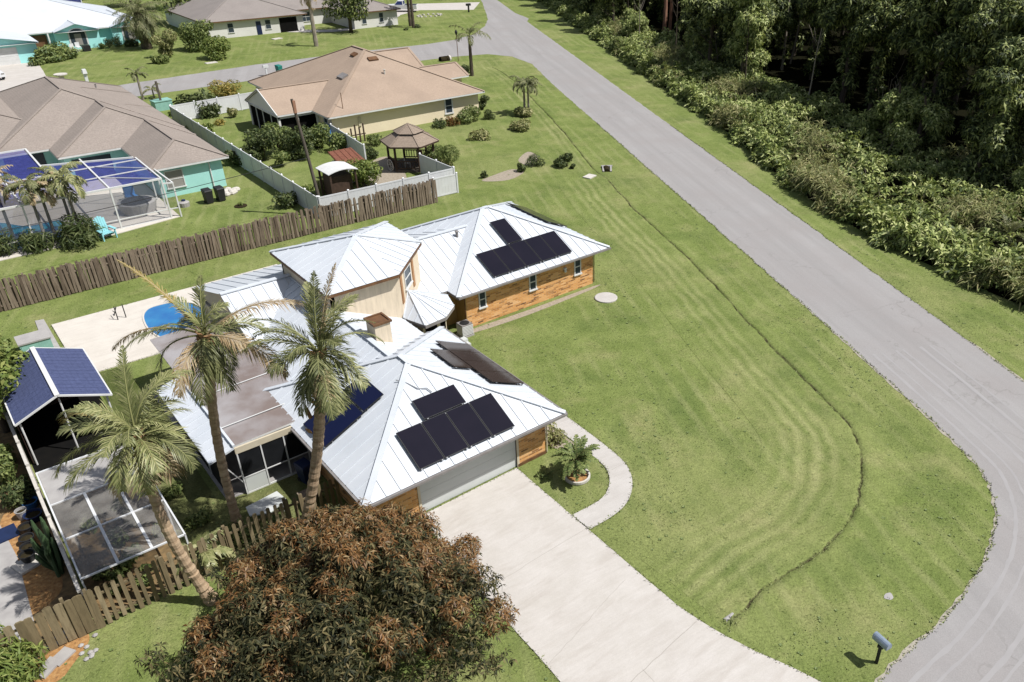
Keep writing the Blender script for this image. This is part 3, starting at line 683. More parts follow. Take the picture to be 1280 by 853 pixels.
# ------------------------------------------------------------------ grass tufts on the near lawn
def inside(px, py, poly):
    c = np.zeros(px.shape, bool); n = len(poly); j = n - 1
    for i in range(n):
        xi, yi = poly[i][0], poly[i][1]; xj, yj = poly[j][0], poly[j][1]
        c ^= ((yi > py) != (yj > py)) & (px < (xj - xi) * (py - yi) / (yj - yi + 1e-12) + xi); j = i
    return c
N = 190000
gx = nrg.uniform(-22, 34, N); gy = nrg.uniform(-21, 46, N)
dist = np.hypot(gx - CAM[0], gy - CAM[1]); keep = nrg.random(N) < np.clip(46 / np.maximum(dist, 1) - .35, .12, 1)
keep &= ~inside(gx, gy, ROAD); keep &= ~inside(gx, gy, DRIVE); keep &= ~inside(gx, gy, WALK); keep &= ~inside(gx, gy, DECK)
for x0, x1, y0, y1 in ((-8.8, 0, 0, 12), (-8, 14, 12.8, 23), (-13, -8, 6, 23), (-18.6, -14.6, 2.3, 19.6), (-40, -18.6, 2.3, 30), (0, 1.5, 0, 9.5)):
    keep &= ~((gx > x0) & (gx < x1) & (gy > y0) & (gy < y1))
pn_ = np.sin(gx * .55 + 1.7 * np.sin(gy * .31)) * np.cos(gy * .47 + gx * .13) + .6 * np.sin(gx * 1.3 - gy * .9)
keep &= nrg.random(N) < np.clip(.45 + .5 * pn_, .12, 1)
gx, gy = gx[keep], gy[keep]; n = len(gx)
def tufts(gx, gy, gz, hmin, hmax, wd):
    n = len(gx); a = nrg.uniform(0, 6.283, n); h = nrg.uniform(hmin, hmax, n); w = wd * nrg.uniform(.6, 1.4, n)
    lean = nrg.normal(size=(n, 2)) * .75 * h[:, None]
    dx, dy = np.cos(a) * w, np.sin(a) * w
    z0 = gz + np.zeros(n); q = np.zeros((n, 4, 3))
    q[:, 0] = np.stack([gx - dx, gy - dy, z0], 1); q[:, 1] = np.stack([gx + dx, gy + dy, z0], 1)
    q[:, 2] = np.stack([gx + dx * .4 + lean[:, 0], gy + dy * .4 + lean[:, 1], z0 + h], 1); q[:, 3] = np.stack([gx - dx * .4 + lean[:, 0], gy - dy * .4 + lean[:, 1], z0 + h], 1)
    return q
tf = MB().quads(tufts(gx, gy, .0, .014, .048, .02))
ex, ey = [], []
for pl, n_ in ((ROAD, 8000), (DRIVE, 1500), (WALK, 1200), (DECK, 900)):
    P = [Vector(p[:2]) for p in pl]; P = P + P[:1]
    segs = [(a, b) for a, b in zip(P, P[1:]) if (a.length < 60)]
    Ls = [(b - a).length for a, b in segs]
    for (a, b) in rnd.choices(segs, Ls, k=n_):
        p = a.lerp(b, rnd.random()); ex.append(p.x + rnd.gauss(0, .035)); ey.append(p.y + rnd.gauss(0, .035))
tf.quads(tufts(np.array(ex), np.array(ey), .01, .03, .085, .022))
sx_, sy_ = [], []
for p in rnd.choices(SWP[4:], k=700):
    s_ = rnd.choice((-1, 1)) * rnd.uniform(.08, .4); sx_.append(p.x + s_ * rnd.uniform(.3, 1)); sy_.append(p.y + s_ * rnd.uniform(-.6, 1))
tf.quads(tufts(np.array(sx_), np.array(sy_), .06, .04, .10, .022))
struct(tf, 'grass', 'tuft', kind='stuff')
sel = nrg.choice(len(gx), 1100, replace=False); wq = []
for i in sel:
    k = rnd.randint(4, 7); s0 = rnd.uniform(.04, .10)
    for j in range(k):
        a = 6.283 * j / k + rnd.uniform(-.3, .3); d = np.array([math.cos(a), math.sin(a), .35]); w_ = np.array([-math.sin(a), math.cos(a), 0]) * s0 * .3; c = np.array([gx[i], gy[i], .02])
        wq.append([c, c + d * s0 * .5 + w_, c + d * s0, c + d * s0 * .5 - w_])
struct(MB().quads(np.array(wq)), 'weeds', 'weed', kind='stuff')
# ------------------------------------------------------------------ MAIN HOUSE
H = thing('brick_house', 'brick house with white standing seam metal roof, solar panels and a two storey middle', 'house', (-1, 9, 0))
K = .47
w = MB()                                             # brick walls
w.box(-8.7, -6.58, 0, .22, 0, 2.4); w.box(-1.65, 0, 0, .22, 0, 2.4); w.box(-6.58, -1.65, .03, .22, 2.15, 2.4)
w.box(-.22, 0, .22, 9.4, 0, 2.4); w.box(-8.7, -8.48, .22, 6.2, 0, 2.4); w.box(-8.5, -.2, 9.2, 9.4, 0, 2.4)
w.build('wall', 'brick', H); w = MB()
w.box(3.86, 13.72, 12.77, 13.0, 0, 2.4); w.box(13.5, 13.72, 13.0, 22.9, 0, 2.4); w.box(3.9, 13.5, 22.7, 22.9, 0, 2.4)
w.build('wall', 'brick', H)
b_ = MB(); b_.box(-1.62, .03, -.035, .0, 0, .16); b_.build('plinth', 'brown', H); b_ = MB(); b_.box(-8.7, -6.6, -.035, 0, 0, .16); b_.build('plinth', 'brown', H)
o_ = MB(); o_.box(3.84, 3.86, 12.8, 13.9, 0, 2.4); o_.box(1.9, 3.84, 13.86, 13.9, 0, 2.4); o_.box(3.82, 3.9, 12.74, 12.766, 0, 2.4, 0); o_.build('side_wall', 'ochre', H)
# garage hip, north bar, link roof, right wing
rf = MB(); fs = MB()
def mroof(*a, **k): return roof(rf, fs, *a, rib=.62, cap=.26, **k)
mroof(-9.3, .55, -.85, 9.8, 2.5, K)
mroof(3.12, 14.7, 12.25, 23.45, 2.5, .45)
mroof(-8.0, -.55, 4.6, 17.6, 2.5, .46, axis='Y', gable='SN')
# long bar with unequal slopes, gable at its left end
zr_ = 4.3; A_, B_ = (-8.1, 17.5, zr_), (7.6, 17.5, zr_)
for p in ([(-8.1, 13.45, 2.5), (4.6, 13.45, 2.5), B_, A_], [(7.6, 23.4, 2.5), (-8.1, 23.4, 2.5), A_, B_]):
    rf.poly(p); ribs(rf, p, .62)
rf.beam((-8.1, 17.5, zr_ + .03), (7.4, 17.5, zr_ + .03), .3, .05)
fs.add([(-8.1, 13.43, 2.34), (3.1, 13.43, 2.34), (3.1, 13.43, 2.495), (-8.1, 13.43, 2.495)], [(0, 1, 2, 3)])
fs.add([(3.2, 23.42, 2.34), (-8.1, 23.42, 2.34), (-8.1, 23.42, 2.495), (3.2, 23.42, 2.495)], [(0, 1, 2, 3)])
fs.add([(-8.1, 13.45, 2.36), (3.1, 13.45, 2.36), (3.1, 23.4, 2.36), (-8.1, 23.4, 2.36)], [(3, 2, 1, 0)])
ro = rf.build('roof', 'white_roof', H); fs.build('fascia', 'fascia', H)
gw = MB(); gw.add([(-7.95, 13.6, 0), (-7.95, 23.2, 0), (-7.95, 23.2, 2.5), (-7.95, 17.5, 4.2), (-7.95, 13.6, 2.5)], [(4, 3, 2, 1, 0)])
gw.box(-7.95, 3.9, 23.0, 23.2, 0, 2.36); gw.box(-7.9, -4, 13.5, 13.7, 0, 2.36); gw.build('gable_wall', 'tan_siding', H)
gu = MB()
for a, b in (((-9.3, -.91, 2.44), (.6, -.91, 2.44)), ((3.1, 12.19, 2.44), (14.75, 12.19, 2.44)), ((.61, -.85, 2.44), (.61, 9.8, 2.44)), ((-9.36, -.85, 2.44), (-9.36, 6.0, 2.44))): gu.beam(a, b, .1, .1)
gu.build('gutter', 'fascia', H)
for a, b in (((.04, -.04), (.5, -.8)), ((13.76, 12.73), (14.5, 12.3)), ((3.8, 12.73), (3.3, 12.3))):
    dp_ = MB(); dp_.tube([(b[0], b[1], 2.42), (a[0], a[1], 2.2), (a[0], a[1], .1)], .035, 6); dp_.build('downpipe', 'brown' if a[0] > 1 else 'cream', H)
# plumbing vents on the roof
v_ = MB(); v_.tube([(6.1, 16.9, 4.0), (6.1, 16.9, 4.35)], .09, 10); v_.lathe((6.1, 16.9, 4.35), [(.13, 0), (.13, .05), (.03, .1)], 10); v_.build('roof_vent', 'fascia', ro)
# upper storey
U = MB(); up = [(-4.3, 12.1), (-.45, 12.1), (2.15, 14.7), (2.15, 18.55), (-4.3, 18.55)]
for a, b in zip(up, up[1:] + up[:1]): wallseg(U, a, b, 2.5, 5.2, .18)
U.build('upper_wall', 'tan_siding', H)
ur = MB(); uf = MB(); e = [(-4.65, 11.68, 5.3), (-.62, 11.68, 5.3), (2.5, 14.8, 5.3), (2.5, 18.95, 5.3), (-4.65, 18.95, 5.3)]
pk = (-1.08, 15.32, 6.5)
for i in range(5):
    a, b = e[i], e[(i + 1) % 5]; ur.poly([a, b, pk]); ribs(ur, [a, b, pk], .62)
    n = Vector((b[1] - a[1], -(b[0] - a[0]), 0)).normalized() * .02; A2 = Vector(a) + n; B2 = Vector(b) + n
    uf.add([A2 - Vector((0, 0, .17)), B2 - Vector((0, 0, .17)), B2 - Vector((0, 0, .005)), A2 - Vector((0, 0, .005))], [(0, 1, 2, 3)])
    if i != 1: ur.beam(Vector(a) + Vector((0, 0, .03)), Vector(pk) + Vector((0, 0, .03)), .26, .05)
uf.add([(p[0], p[1], 5.14) for p in e], [(4, 3, 2, 1, 0)])
ur.build('upper_roof', 'white_roof', H); uf.build('upper_fascia', 'brown', H)
cn = (.7071, -.7071); cm = lambda s, z, d=0: Vector((-.45 + .7071 * s + cn[0] * d, 12.1 + .7071 * s + cn[1] * d, z))
wu = window(H, cm(1.35, 4.35, .0), cn, 1.15, 1.15, 'white', 'glass', 'H')
for s_ in (.18, 2.35): tb = MB(); tb.beam(cm(s_, 3.3, .03), cm(s_, 5.12, .03), .26, .06, up=(cn[0], cn[1], 0)); tb.build('window_trim', 'orange_trim', H)
# turret with half octagon roof over the entry
T0 = Vector((.34, 12.84, 0)); apex = Vector((.36, 12.82, 3.62)); rim = []
for a in (-135, -100, -67, -34, 0, 45):
    r_ = 2.45 if a not in (45,) else 2.3
    if a == -135: r_ = 1.25
    rim.append(Vector((T0.x + r_ * math.cos(R_(a)), T0.y + r_ * math.sin(R_(a)), 2.55)))
tr = MB(); tf_ = MB()
for a, b in zip(rim, rim[1:]):
    tr.poly([a, b, apex]); ribs(tr, [a, b, apex], .55, phase=.5); tr.beam(a + Vector((0, 0, .02)), apex + Vector((0, 0, .02)), .08, .05)
    tf_.add([a - Vector((0, 0, .2)), b - Vector((0, 0, .2)), b, a], [(0, 1, 2, 3)])
tf_.add([p - Vector((0, 0, .18)) for p in rim], [tuple(range(len(rim)))[::-1]])
tr.build('turret_roof', 'white_roof', H); tf_.build('turret_fascia', 'fascia', H)
tw = MB(); wr = [T0 + (p - T0) * .78 for p in rim]
for a, b in zip(wr, wr[1:]): wallseg(tw, a, b, 0, 2.36, .12)
tw.build('turret_wall', 'cream', H)
tg = MB()
for a, b in zip(wr[1:], wr[2:]):
    d = (b - a).normalized(); n = Vector((d.y, -d.x, 0)) * .015
    p, q = a + d * .15 + n, b - d * .15 + n
    tg.add([Vector((p.x, p.y, .5)), Vector((q.x, q.y, .5)), Vector((q.x, q.y, 2.1)), Vector((p.x, p.y, 2.1))], [(0, 1, 2, 3)])
tg.build('turret_window', 'dark', H)
# chimney
c_ = MB(); c_.box(-4.02, -3.2, 7.95, 8.85, 2.6, 4.9); ch = c_.build('chimney', 'tan_siding', H)
c_ = MB(); c_.box(-4.1, -3.12, 7.87, 7.97, 4.9, 5.0); c_.box(-4.1, -3.12, 8.83, 8.93, 4.9, 5.0); c_.box(-4.1, -4.0, 7.97, 8.83, 4.9, 5.0); c_.box(-3.22, -3.12, 7.97, 8.83, 4.9, 5.0)
c_.box(-4.0, -3.22, 7.97, 8.83, 4.9, 4.94); c_.build('chimney_cap', 'brown', ch)
# garage door
gd = MB(); 
for k in range(4): gd.box(-6.58, -1.65, .06, .10, .03 + k * .53, .03 + k * .53 + .522)
go = gd.build('garage_door', 'garage', H)
gt = MB(); gt.box(-1.65, -1.53, -.03, .06, 0, 2.27); gt.box(-6.70, -6.58, -.03, .06, 0, 2.27); gt.box(-6.58, -1.65, -.03, .06, 2.15, 2.27); gt.build('door_frame', 'cream', go)
# right wing windows and lamp
for x, w_ in ((5.02, .52), (8.76, .56), (12.38, .56)): window(H, (x, 12.77, 1.62), (0, -1), w_, 1.12, 'white', 'glass', 'H')
lm = MB(); lm.box(11.2, 11.4, 12.62, 12.77, 1.75, 1.85); lm.lathe((11.3, 12.66, 1.55), [(.05, 0), (.09, .05), (.07, .2), (.03, .24)], 8); lm.build('wall_lamp', 'white', H)
# porch on the left: polycarbonate roof, white outer strip, screens
pr = MB(); pts_ = [(-11.8, 6.25, 2.55), (-8.7, 6.25, 2.62), (-8.0, 8.0, 2.66), (-8.0, 18.2, 2.7), (-11.8, 18.2, 2.6)]
pr.add(pts_ + [(a, b, c - .03) for a, b, c in pts_], [(0, 1, 2, 3, 4), (9, 8, 7, 6, 5)]); 
po = pr.build('porch_roof', 'poly', H)
bm = MB()
for y in (6.3, 9.4, 12.4, 15.4): bm.beam((-11.8, y, 2.5), (-8.6 if y < 8 else -8.05, y, 2.57), .09, .1)
for x in (-10.6, -9.4): bm.beam((x, 6.3, 2.515), (x, 18.2, 2.565), .05, .06)
for y in (7.8, 10.9, 13.9): bm.beam((-11.8, y, 2.62), (-8.1, y, 2.70), .05, .02)
bm.build('rafter', 'white', po)
st = MB(); st_p = [(-12.9, 6.05, 2.28), (-11.82, 6.05, 2.6), (-11.82, 13.5, 2.6), (-12.9, 13.5, 2.28)]
st.hexa([(a, b, c - .09) for a, b, c in st_p], st_p); ribs(st, [st_p[3], st_p[0], st_p[1], st_p[2]], .62)
st.beam((-11.80, 6.05, 2.66), (-11.80, 13.5, 2.66), .1, .12); st.build('porch_strip_roof', 'white_roof', H)
hb = MB(); hb.box(-11.8, -8.75, 6.1, 6.2, 2.2, 2.5); hb.box(-8.9, -8.75, 6.0, 6.1, 2.2, 2.45); hb.build('porch_beam', 'cream', H)
ps = MB()
for x in (-11.75, -10.75, -9.75, -8.8): pq = MB(); pq.box(x - .028, x + .028, 6.1, 6.18, 0, 2.2); pq.build('porch_post', 'white', H)
for x0, x1 in ((-11.71, -10.79), (-10.71, -9.79), (-9.71, -8.84)): ps.box(x0, x1, 6.11, 6.17, .86, .90); ps.box(x0, x1, 6.11, 6.17, .0, .08)
for y in (8.5, 11, 13.3): pq = MB(); pq.box(-12.5, -12.42, y, y + .08, 0, 2.3); pq.build('porch_post', 'white', H)
ps.beam((-12.45, 6.2, .1), (-12.45, 6.2, 2.25), .07, .07, up=(0, 1, 0)); ps.beam((-12.4, 6.15, 1.9), (-11.75, 6.15, .6), .04, .04, up=(0, 1, 0))
ps.build('screen_rail', 'white', H)
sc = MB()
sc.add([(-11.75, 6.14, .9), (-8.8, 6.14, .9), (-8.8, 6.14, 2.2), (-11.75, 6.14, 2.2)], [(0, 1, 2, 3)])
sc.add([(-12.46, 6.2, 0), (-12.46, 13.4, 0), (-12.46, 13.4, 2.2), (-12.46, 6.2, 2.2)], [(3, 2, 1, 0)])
sc.build('porch_screen', 'screen_shade', H)
kp = MB(); kp.add([(-11.7, 6.13, .1), (-10.8, 6.13, .1), (-10.8, 6.13, .85), (-11.7, 6.13, .85)], [(0, 1, 2, 3)]); kp.build('kick_panel', 'garage', H)
pf = MB(); pf.box(-12.6, -8, 6.25, 18.0, 0, .05); pf.build('porch_floor', 'slab', H)
# solar panels: plane through p0, e along the eave, s up the slope
def panels(p0, e, s, cells, glass='pv', rail_on=True):
    e = Vector(e).normalized(); s = Vector(s).normalized(); n = e.cross(s)
    if n.z < 0: n = -n
    p0 = Vector(p0) + n * .13
    for (u, v, wd, hg) in cells:
        f = MB(); a = [p0 + e * (u + du * (wd - .02)) + s * (v + dv * (hg - .02)) for du, dv in ((0, 0), (1, 0), (1, 1), (0, 1))]
        f.hexa(a, [p + n * .04 for p in a])
        i = [p0 + e * (u + .025 + du * (wd - .07)) + s * (v + .025 + dv * (hg - .07)) + n * .042 for du, dv in ((0, 0), (1, 0), (1, 1), (0, 1))]
        f.add(i, [(0, 1, 2, 3)], 1); fo = f.build('solar_panel', ['black' if glass != 'pv_brown' else glass, glass], H)
        for t in (.18, .82): r = MB(); r.beam(p0 + e * (u + .02) + s * (v + hg * t) - n * .03, p0 + e * (u + wd - .04) + s * (v + hg * t) - n * .03, .05, .05, up=n); r.build('mounting_rail', 'alu', fo)
        for du in (.08, .9): r = MB(); r.beam(p0 + e * (u + wd * du) + s * (v + .0) - n * .1, p0 + e * (u + wd * du) + s * (v + .0) + n * .02, .06, .06, up=e); r.build('roof_clamp', 'alu', fo)
sf = 1 / math.sqrt(1 + K * K)
SS = (0, 1, K); y2v = lambda y, y0: (y - y0) / sf
pz = lambda y: 2.5 + K * (y + .85)
panels((-6.72, -.5, pz(-.5)), (1, 0, 0), SS, [(i * 1.18, 0, 1.17, 1.98) for i in range(4)] + [(1.38, 2.02, 2.08, 1.08)])
px_ = lambda x: 2.5 + K * (.55 - x)
panels((.3, 2.05, px_(.3)), (0, 1, 0), (-1, 0, K), [(i * 1.24, 0, 1.23, 1.98) for i in range(4)] + [(1.55, 2.02, 2.15, 1.05)], 'pv_brown')
pw = lambda x: 2.5 + K * (x + 9.3)
panels((-8.92, 5.5, pw(-8.92)), (0, -1, 0), (1, 0, K), [(0, 0, 1.1, 2.1), (1.12, 0, 1.1, 2.1), (.05, 2.14, 2.1, 1.12)], 'pv_blue')
kn = .45; pn = lambda y: 2.5 + kn * (y - 12.25)
panels((5.9, 12.72, pn(12.72)), (1, 0, 0), (0, 1, kn), [(i * 1.2, 0, 1.19, 2.05) for i in range(5)] + [(2.4, 2.1, 1.13, 2.1)])
pe = lambda x: 2.5 + kn * (14.7 - x)
panels((14.4, 16.4, pe(14.4)), (0, 1, 0), (-1, 0, kn), [(i * 1.2, 0, 1.19, 1.85) for i in range(4)])
cb = MB(); cb.tube([(-5.3, 3.6, 4.5), (-5.0, 3.2, 4.42), (-4.75, 2.75, 4.25), (-4.4, 2.6, 4.2), (-4.3, 2.35, 4.08)], .025, 6); cb.build('roof_cable', 'alu', ro)
# entry steps and condenser by the turret
t = thing('air_conditioner', 'grey louvred condenser unit by the entry corner', 'air conditioner', (3.35, 12.25, 0))
m_ = MB(); m_.box(2.95, 3.75, 11.85, 12.6, 0, .08); m_.build('base_pad', 'slab', t)
m_ = MB(); m_.box(3.0, 3.7, 11.9, 12.55, .08, .8); m_.build('case', 'fascia', t)
m_ = MB()
for k in range(7): m_.box(2.98, 3.72, 11.885, 11.898, .14 + k * .09, .19 + k * .09)
for k in range(7): m_.box(2.984, 2.998, 11.9, 12.55, .14 + k * .09, .19 + k * .09)
m_.build('louvre', 'white', t)
m_ = MB(); m_.lathe((3.35, 12.22, .8), [(.28, 0), (.28, .03), (.05, .05)], 16); m_.build('fan_guard', 'black', t)
t = thing('entry_step', 'low white slatted entry steps under the turret roof', 'steps', (2.2, 11.2, 0))
m_ = MB(); m_.box(1.5, 2.9, 10.9, 11.6, 0, .16); m_.box(1.5, 2.9, 11.2, 11.6, .16, .32); m_.build('tread', 'garage', t)
# ------------------------------------------------------------------ things round the house
ringp = at(721.5, 597)
t = thing('cycad', 'dark green cycad palm in a round mulch ring between driveway and walkway', 'plant', (ringp.x, ringp.y, 0))
m_ = MB(); m_.tube([(ringp.x, ringp.y, 0), (ringp.x, ringp.y, .5), (ringp.x, ringp.y, 1.05)], [.17, .16, .1], 10); m_.build('trunk', 'boot', t)
for i in range(30):
    m_ = MB(); frond(m_, (ringp.x, ringp.y, 1.0), i * 2.4, R_(rnd.uniform(15, 78)), rnd.uniform(.95, 1.35), R_(80), 20, .3, .035, hang=.25, rachis=.014); m_.build('frond', ['hedge', 'frond_dark'], t)
t = thing('planter_ring', 'round concrete tree ring filled with orange mulch around the cycad', 'planter', (ringp.x, ringp.y, 0))
m_ = MB(); P = [(.56, 0), (.60, .04), (.60, .16), (.52, .17), (.48, .12), (.48, 0)]
vs = [(ringp.x + r * math.cos(a * math.pi / 16), ringp.y + r * math.sin(a * math.pi / 16), z) for r, z in P for a in range(32)]
m_.add(vs, [(i * 32 + j, i * 32 + (j + 1) % 32, (i + 1) * 32 + (j + 1) % 32, (i + 1) * 32 + j) for i in range(5) for j in range(32)]); m_.build('rim', 'stone_white', t)
m_ = MB(); m_.lathe((ringp.x, ringp.y, .0), [(.48, .02), (.48, .07), (.2, .12)], 24); m_.build('mulch', 'mulch', t)
# bare bush by the garage corner
t = shrub('corner_bush', 'thin straggly silver bush at the garage wall corner', .7, .9, 700, .14, 'pale_leaf', 21); place(t, at(692, 552))
t = shrub('corner_bush', 'small flat weed clump in the gravel by the walkway', .4, .3, 200, .12, 'hedge', 22); place(t, at(683, 596))
# septic lid
p = at(757.5, 373)
m_ = MB(); m_.lathe((p.x, p.y, 0), [(.74, 0), (.74, .07), (.70, .09), (.2, .095)], 32); o = m_.build('septic_lid', 'walk'); tag(o, 'round grey concrete tank lid on the lawn by the brick wing', 'lid')
p = at(1111, 746)
m_ = MB(); m_.prism([(p.x + .2 * math.cos(a) * (1 + .2 * math.sin(3 * a)), p.y + .16 * math.sin(a)) for a in [i * .52 for i in range(12)]], 0, .014); o = m_.build('survey_slab', 'slab'); tag(o, 'small pale worn slab in the grass near the road bend', 'slab')
p = at(737, 221.5)
m_ = MB(); m_.rbox((p.x, p.y, 0), 1.1, .8, .1, .3); o = m_.build('access_cover', 'stone_white'); tag(o, 'white rectangular utility lid on the lawn beside the ditch', 'lid')
# culvert inlet
p = at(757, 213)
t = thing('culvert', 'mitred concrete culvert mouth in the roadside ditch', 'culvert', (p.x, p.y, 0))
m_ = MB(); m_.tube([(p.x - .25, p.y - .5, -.02), (p.x + .35, p.y + .35, .02)], .3, 14); m_.build('pipe', 'dirt', t)
m_ = MB()
m_.beam((p.x - .55, p.y - .35, .05), (p.x + .3, p.y + .75, .12), .16, .14); m_.beam((p.x - .0, p.y - .75, .05), (p.x + .95, p.y + .35, .12), .16, .14); m_.beam((p.x + .2, p.y + .85, .12), (p.x + 1.05, p.y + .25, .12), .2, .16); m_.build('headwall', 'slab', t)
p = at(913, 771)
t = thing('drain_pipe_end', 'broken concrete pipe end where the ditch meets the driveway', 'culvert', (p.x, p.y, 0))
m_ = MB(); m_.tube([(p.x - .3, p.y, -.03), (p.x + .15, p.y, -.01)], .11, 14, cap=False); m_.tube([(p.x - .3, p.y, -.03), (p.x + .1, p.y, -.01)], .085, 14, cap=True); m_.build('pipe', ['slab'], t)
# mailbox
p = at(1095.5, 828.5); top = at(1104, 811)
t = thing('mailbox', 'blue grey metal mailbox on a black post at the road bend', 'mailbox', (p.x, p.y, 0))
m_ = MB(); m_.rbox((p.x, p.y, 0), .11, .11, .95, .3); m_.rbox((p.x, p.y, .82), .2, .2, .1, .3); m_.build('post', 'black', t)
_d = at(1118, 812, 1.15) - at(1099, 795, 1.15); _l = math.hypot(_d.x, _d.y); dx, dy = _d.x / _l, _d.y / _l; m_ = MB(); n_ = 10; vs = []
for e_ in (-.32, .32):
    vs += [(p.x + dx * e_ - dy * .13 * c, p.y + dy * e_ + dx * .13 * c, 1.0 + z) for c, z in [(-1, 0), (1, 0)] + [(math.cos(a), .12 + .13 * math.sin(a)) for a in [i * math.pi / 7 for i in range(8)]]]
m_.add(vs, [(i, (i + 1) % n_, (i + 1) % n_ + n_, i + n_) for i in range(n_)] + [tuple(range(n_))[::-1], tuple(range(n_, 2 * n_))])
MT['mailbox'] = simple('mailbox_metal', (.42, .50, .60), (.30, .37, .46), 6, .35, metal=.4)
bx = m_.build('box', 'mailbox', t)
m_ = MB(); m_.beam((p.x - dy * .14 + dx * .1, p.y + dx * .14 + dy * .1, 1.1), (p.x - dy * .14 + dx * .1, p.y + dx * .14 + dy * .1, 1.28), .02, .04); m_.build('flag', 'brown', bx)
# blue bin, white table by the porch
p = Vector((-9.6, 5.0, 0))
def wheelie(name, label, p, rz, mat, cat='bin', s=1):
    t = thing(name, label, cat); m_ = MB(); m_.rbox((0, 0, .06), .44 * s, .52 * s, .86 * s, 0, 0, 1.22); m_.build('body', mat, t)
    m_ = MB(); m_.hexa([(-.29 * s, -.34 * s, .92 * s), (.29 * s, -.34 * s, .92 * s), (.29 * s, .34 * s, .95 * s), (-.29 * s, .34 * s, .95 * s)], [(-.25 * s, -.3 * s, 1.0 * s), (.25 * s, -.3 * s, 1.0 * s), (.25 * s, .3 * s, 1.05 * s), (-.25 * s, .3 * s, 1.05 * s)]); m_.beam((-.25 * s, .36 * s, .97 * s), (.25 * s, .36 * s, .97 * s), .04, .05); m_.build('lid', mat, t)
    for x in (-.22 * s, .22 * s): m_ = MB(); m_.tube([(x - .03, .24 * s, .12), (x + .03, .24 * s, .12)], .12, 12); m_.build('wheel', 'tyre', t)
    return place(t, p, rz)
wheelie('wheelie_bin', 'navy blue wheeled bin against the dark screened porch', (-9.4, 5.3, 0), .2, 'navy')
TQ = [at(*q, .6) for q in ((307, 634), (346, 614), (358, 624), (338, 641), (312, 645))]
t = thing('garden_table', 'grey white low table behind the wooden fence by the porch', 'table', (TQ[0].x + .6, TQ[0].y - .2, 0))
m_ = MB(); m_.prism([(p.x, p.y) for p in TQ], .55, .6); m_.build('table_top', 'garage', t); cc_ = sum(TQ, Vector()) / 5
for p in TQ[:4]: q = p.lerp(cc_, .25); m_ = MB(); m_.tube([(q.x, q.y, 0), (q.x, q.y, .55)], .03, 8); m_.build('leg', 'garage', t)
t = thing('potting_bench', 'grey wooden bench behind the fence beside the navy bin', 'bench', (-9.8, 4.0, 0))
m_ = MB(); m_.box(-10.3, -9.4, 3.6, 4.1, .5, .56); m_.build('seat', 'old_wood', t)
for x in (-10.2, -9.5):
    for y in (3.68, 4.02): m_ = MB(); m_.box(x - .04, x + .04, y - .04, y + .04, 0, .5); m_.build('leg', 'old_wood', t)
# ------------------------------------------------------------------ pool
PO = [tuple(at(*q)[:2]) for q in ((180.5, 397), (186, 388), (200, 383), (217, 380), (240, 381), (256, 390), (262, 402), (255, 416), (236, 424), (212, 426), (196, 420), (185, 410))]
PO = [(p.x, p.y) for p in catmull(PO, 4, True)]; cx_ = sum(p[0] for p in PO) / len(PO); cy_ = sum(p[1] for p in PO) / len(PO)
t = thing('swimming_pool', 'kidney shaped blue pool in the cream deck behind the house', 'pool', (cx_, cy_, 0))
n = len(PO); big = [(cx_ + (x - cx_) * 1.06, cy_ + (y - cy_) * 1.06) for x, y in PO]
m_ = MB(); m_.add([(x, y, .063) for x, y in big] + [(x, y, .1) for x, y in big] + [(x, y, .1) for x, y in PO] + [(x, y, .066) for x, y in PO], [(k * n + i, k * n + (i + 1) % n, (k + 1) * n + (i + 1) % n, (k + 1) * n + i) for k in range(3) for i in range(n)]); m_.build('coping', 'deck', t)
m_ = MB(); m_.flat(PO, .07); m_.build('water', 'pool', t)
t = thing('pool_ladder', 'dark railing posts standing on the cream pool deck', 'railing', at(150, 398))
for i, q in enumerate(((148, 401), (158, 398), (143, 396))):
    a = at(*q); m_ = MB(); m_.tube([(a.x, a.y, .06), (a.x + (.25 if i == 2 else 0), a.y, .95 if i < 2 else .6)], .03, 8); m_.build('post', 'black', t)
a, b = at(148, 401), at(143, 396); m_ = MB(); m_.tube([(a.x, a.y, .5), (b.x, b.y, .4)], .02, 6); m_.build('bar', 'black', t)
# ------------------------------------------------------------------ blue roofed carport
t = thing('carport', 'open carport with blue shingle gable roof and white ridge cap', 'carport', (-16.6, 17, 0))
P_ = [(-18.5, 13.75, 2.4), (-18.5, 19.2, 2.4), (-16.62, 14.2, 3.2), (-16.62, 19.5, 3.2), (-14.6, 14.35, 2.4), (-14.6, 19.9, 2.4)]
P_ = [(-18.5, 14.2, 2.4), (-18.5, 19.8, 2.4), (-16.62, 14.2, 3.2), (-16.62, 19.8, 3.2), (-14.6, 14.2, 2.4), (-14.6, 19.8, 2.4)]
m_ = MB()
for a in ((0, 2, 3, 1), (2, 4, 5, 3)): q = [Vector(P_[i]) for i in a]; m_.hexa([v - Vector((0, 0, .05)) for v in q], q)
for i in range(13):
    f_ = (i + 1) / 14
    for a in ((0, 2, 3, 1), (2, 4, 5, 3)):
        q = [Vector(P_[j]) for j in a]; y = q[0].y + (q[3].y - q[0].y) * f_
        m_.beam((q[0].x, y, q[0].z + .006), (q[1].x, y, q[1].z + .006), .025, .012)
r_ = m_.build('roof', 'blue_shingle', t)
m_ = MB(); m_.beam(Vector(P_[2]) + Vector((0, -.03, .02)), Vector(P_[3]) + Vector((0, .03, .02)), .2, .04)
for a, b in ((0, 2), (2, 4), (1, 3), (3, 5), (0, 1), (4, 5)): m_.beam(Vector(P_[a]) - Vector((0, 0, .02)), Vector(P_[b]) - Vector((0, 0, .02)), .06, .08)
m_.build('roof_trim', 'white', r_)
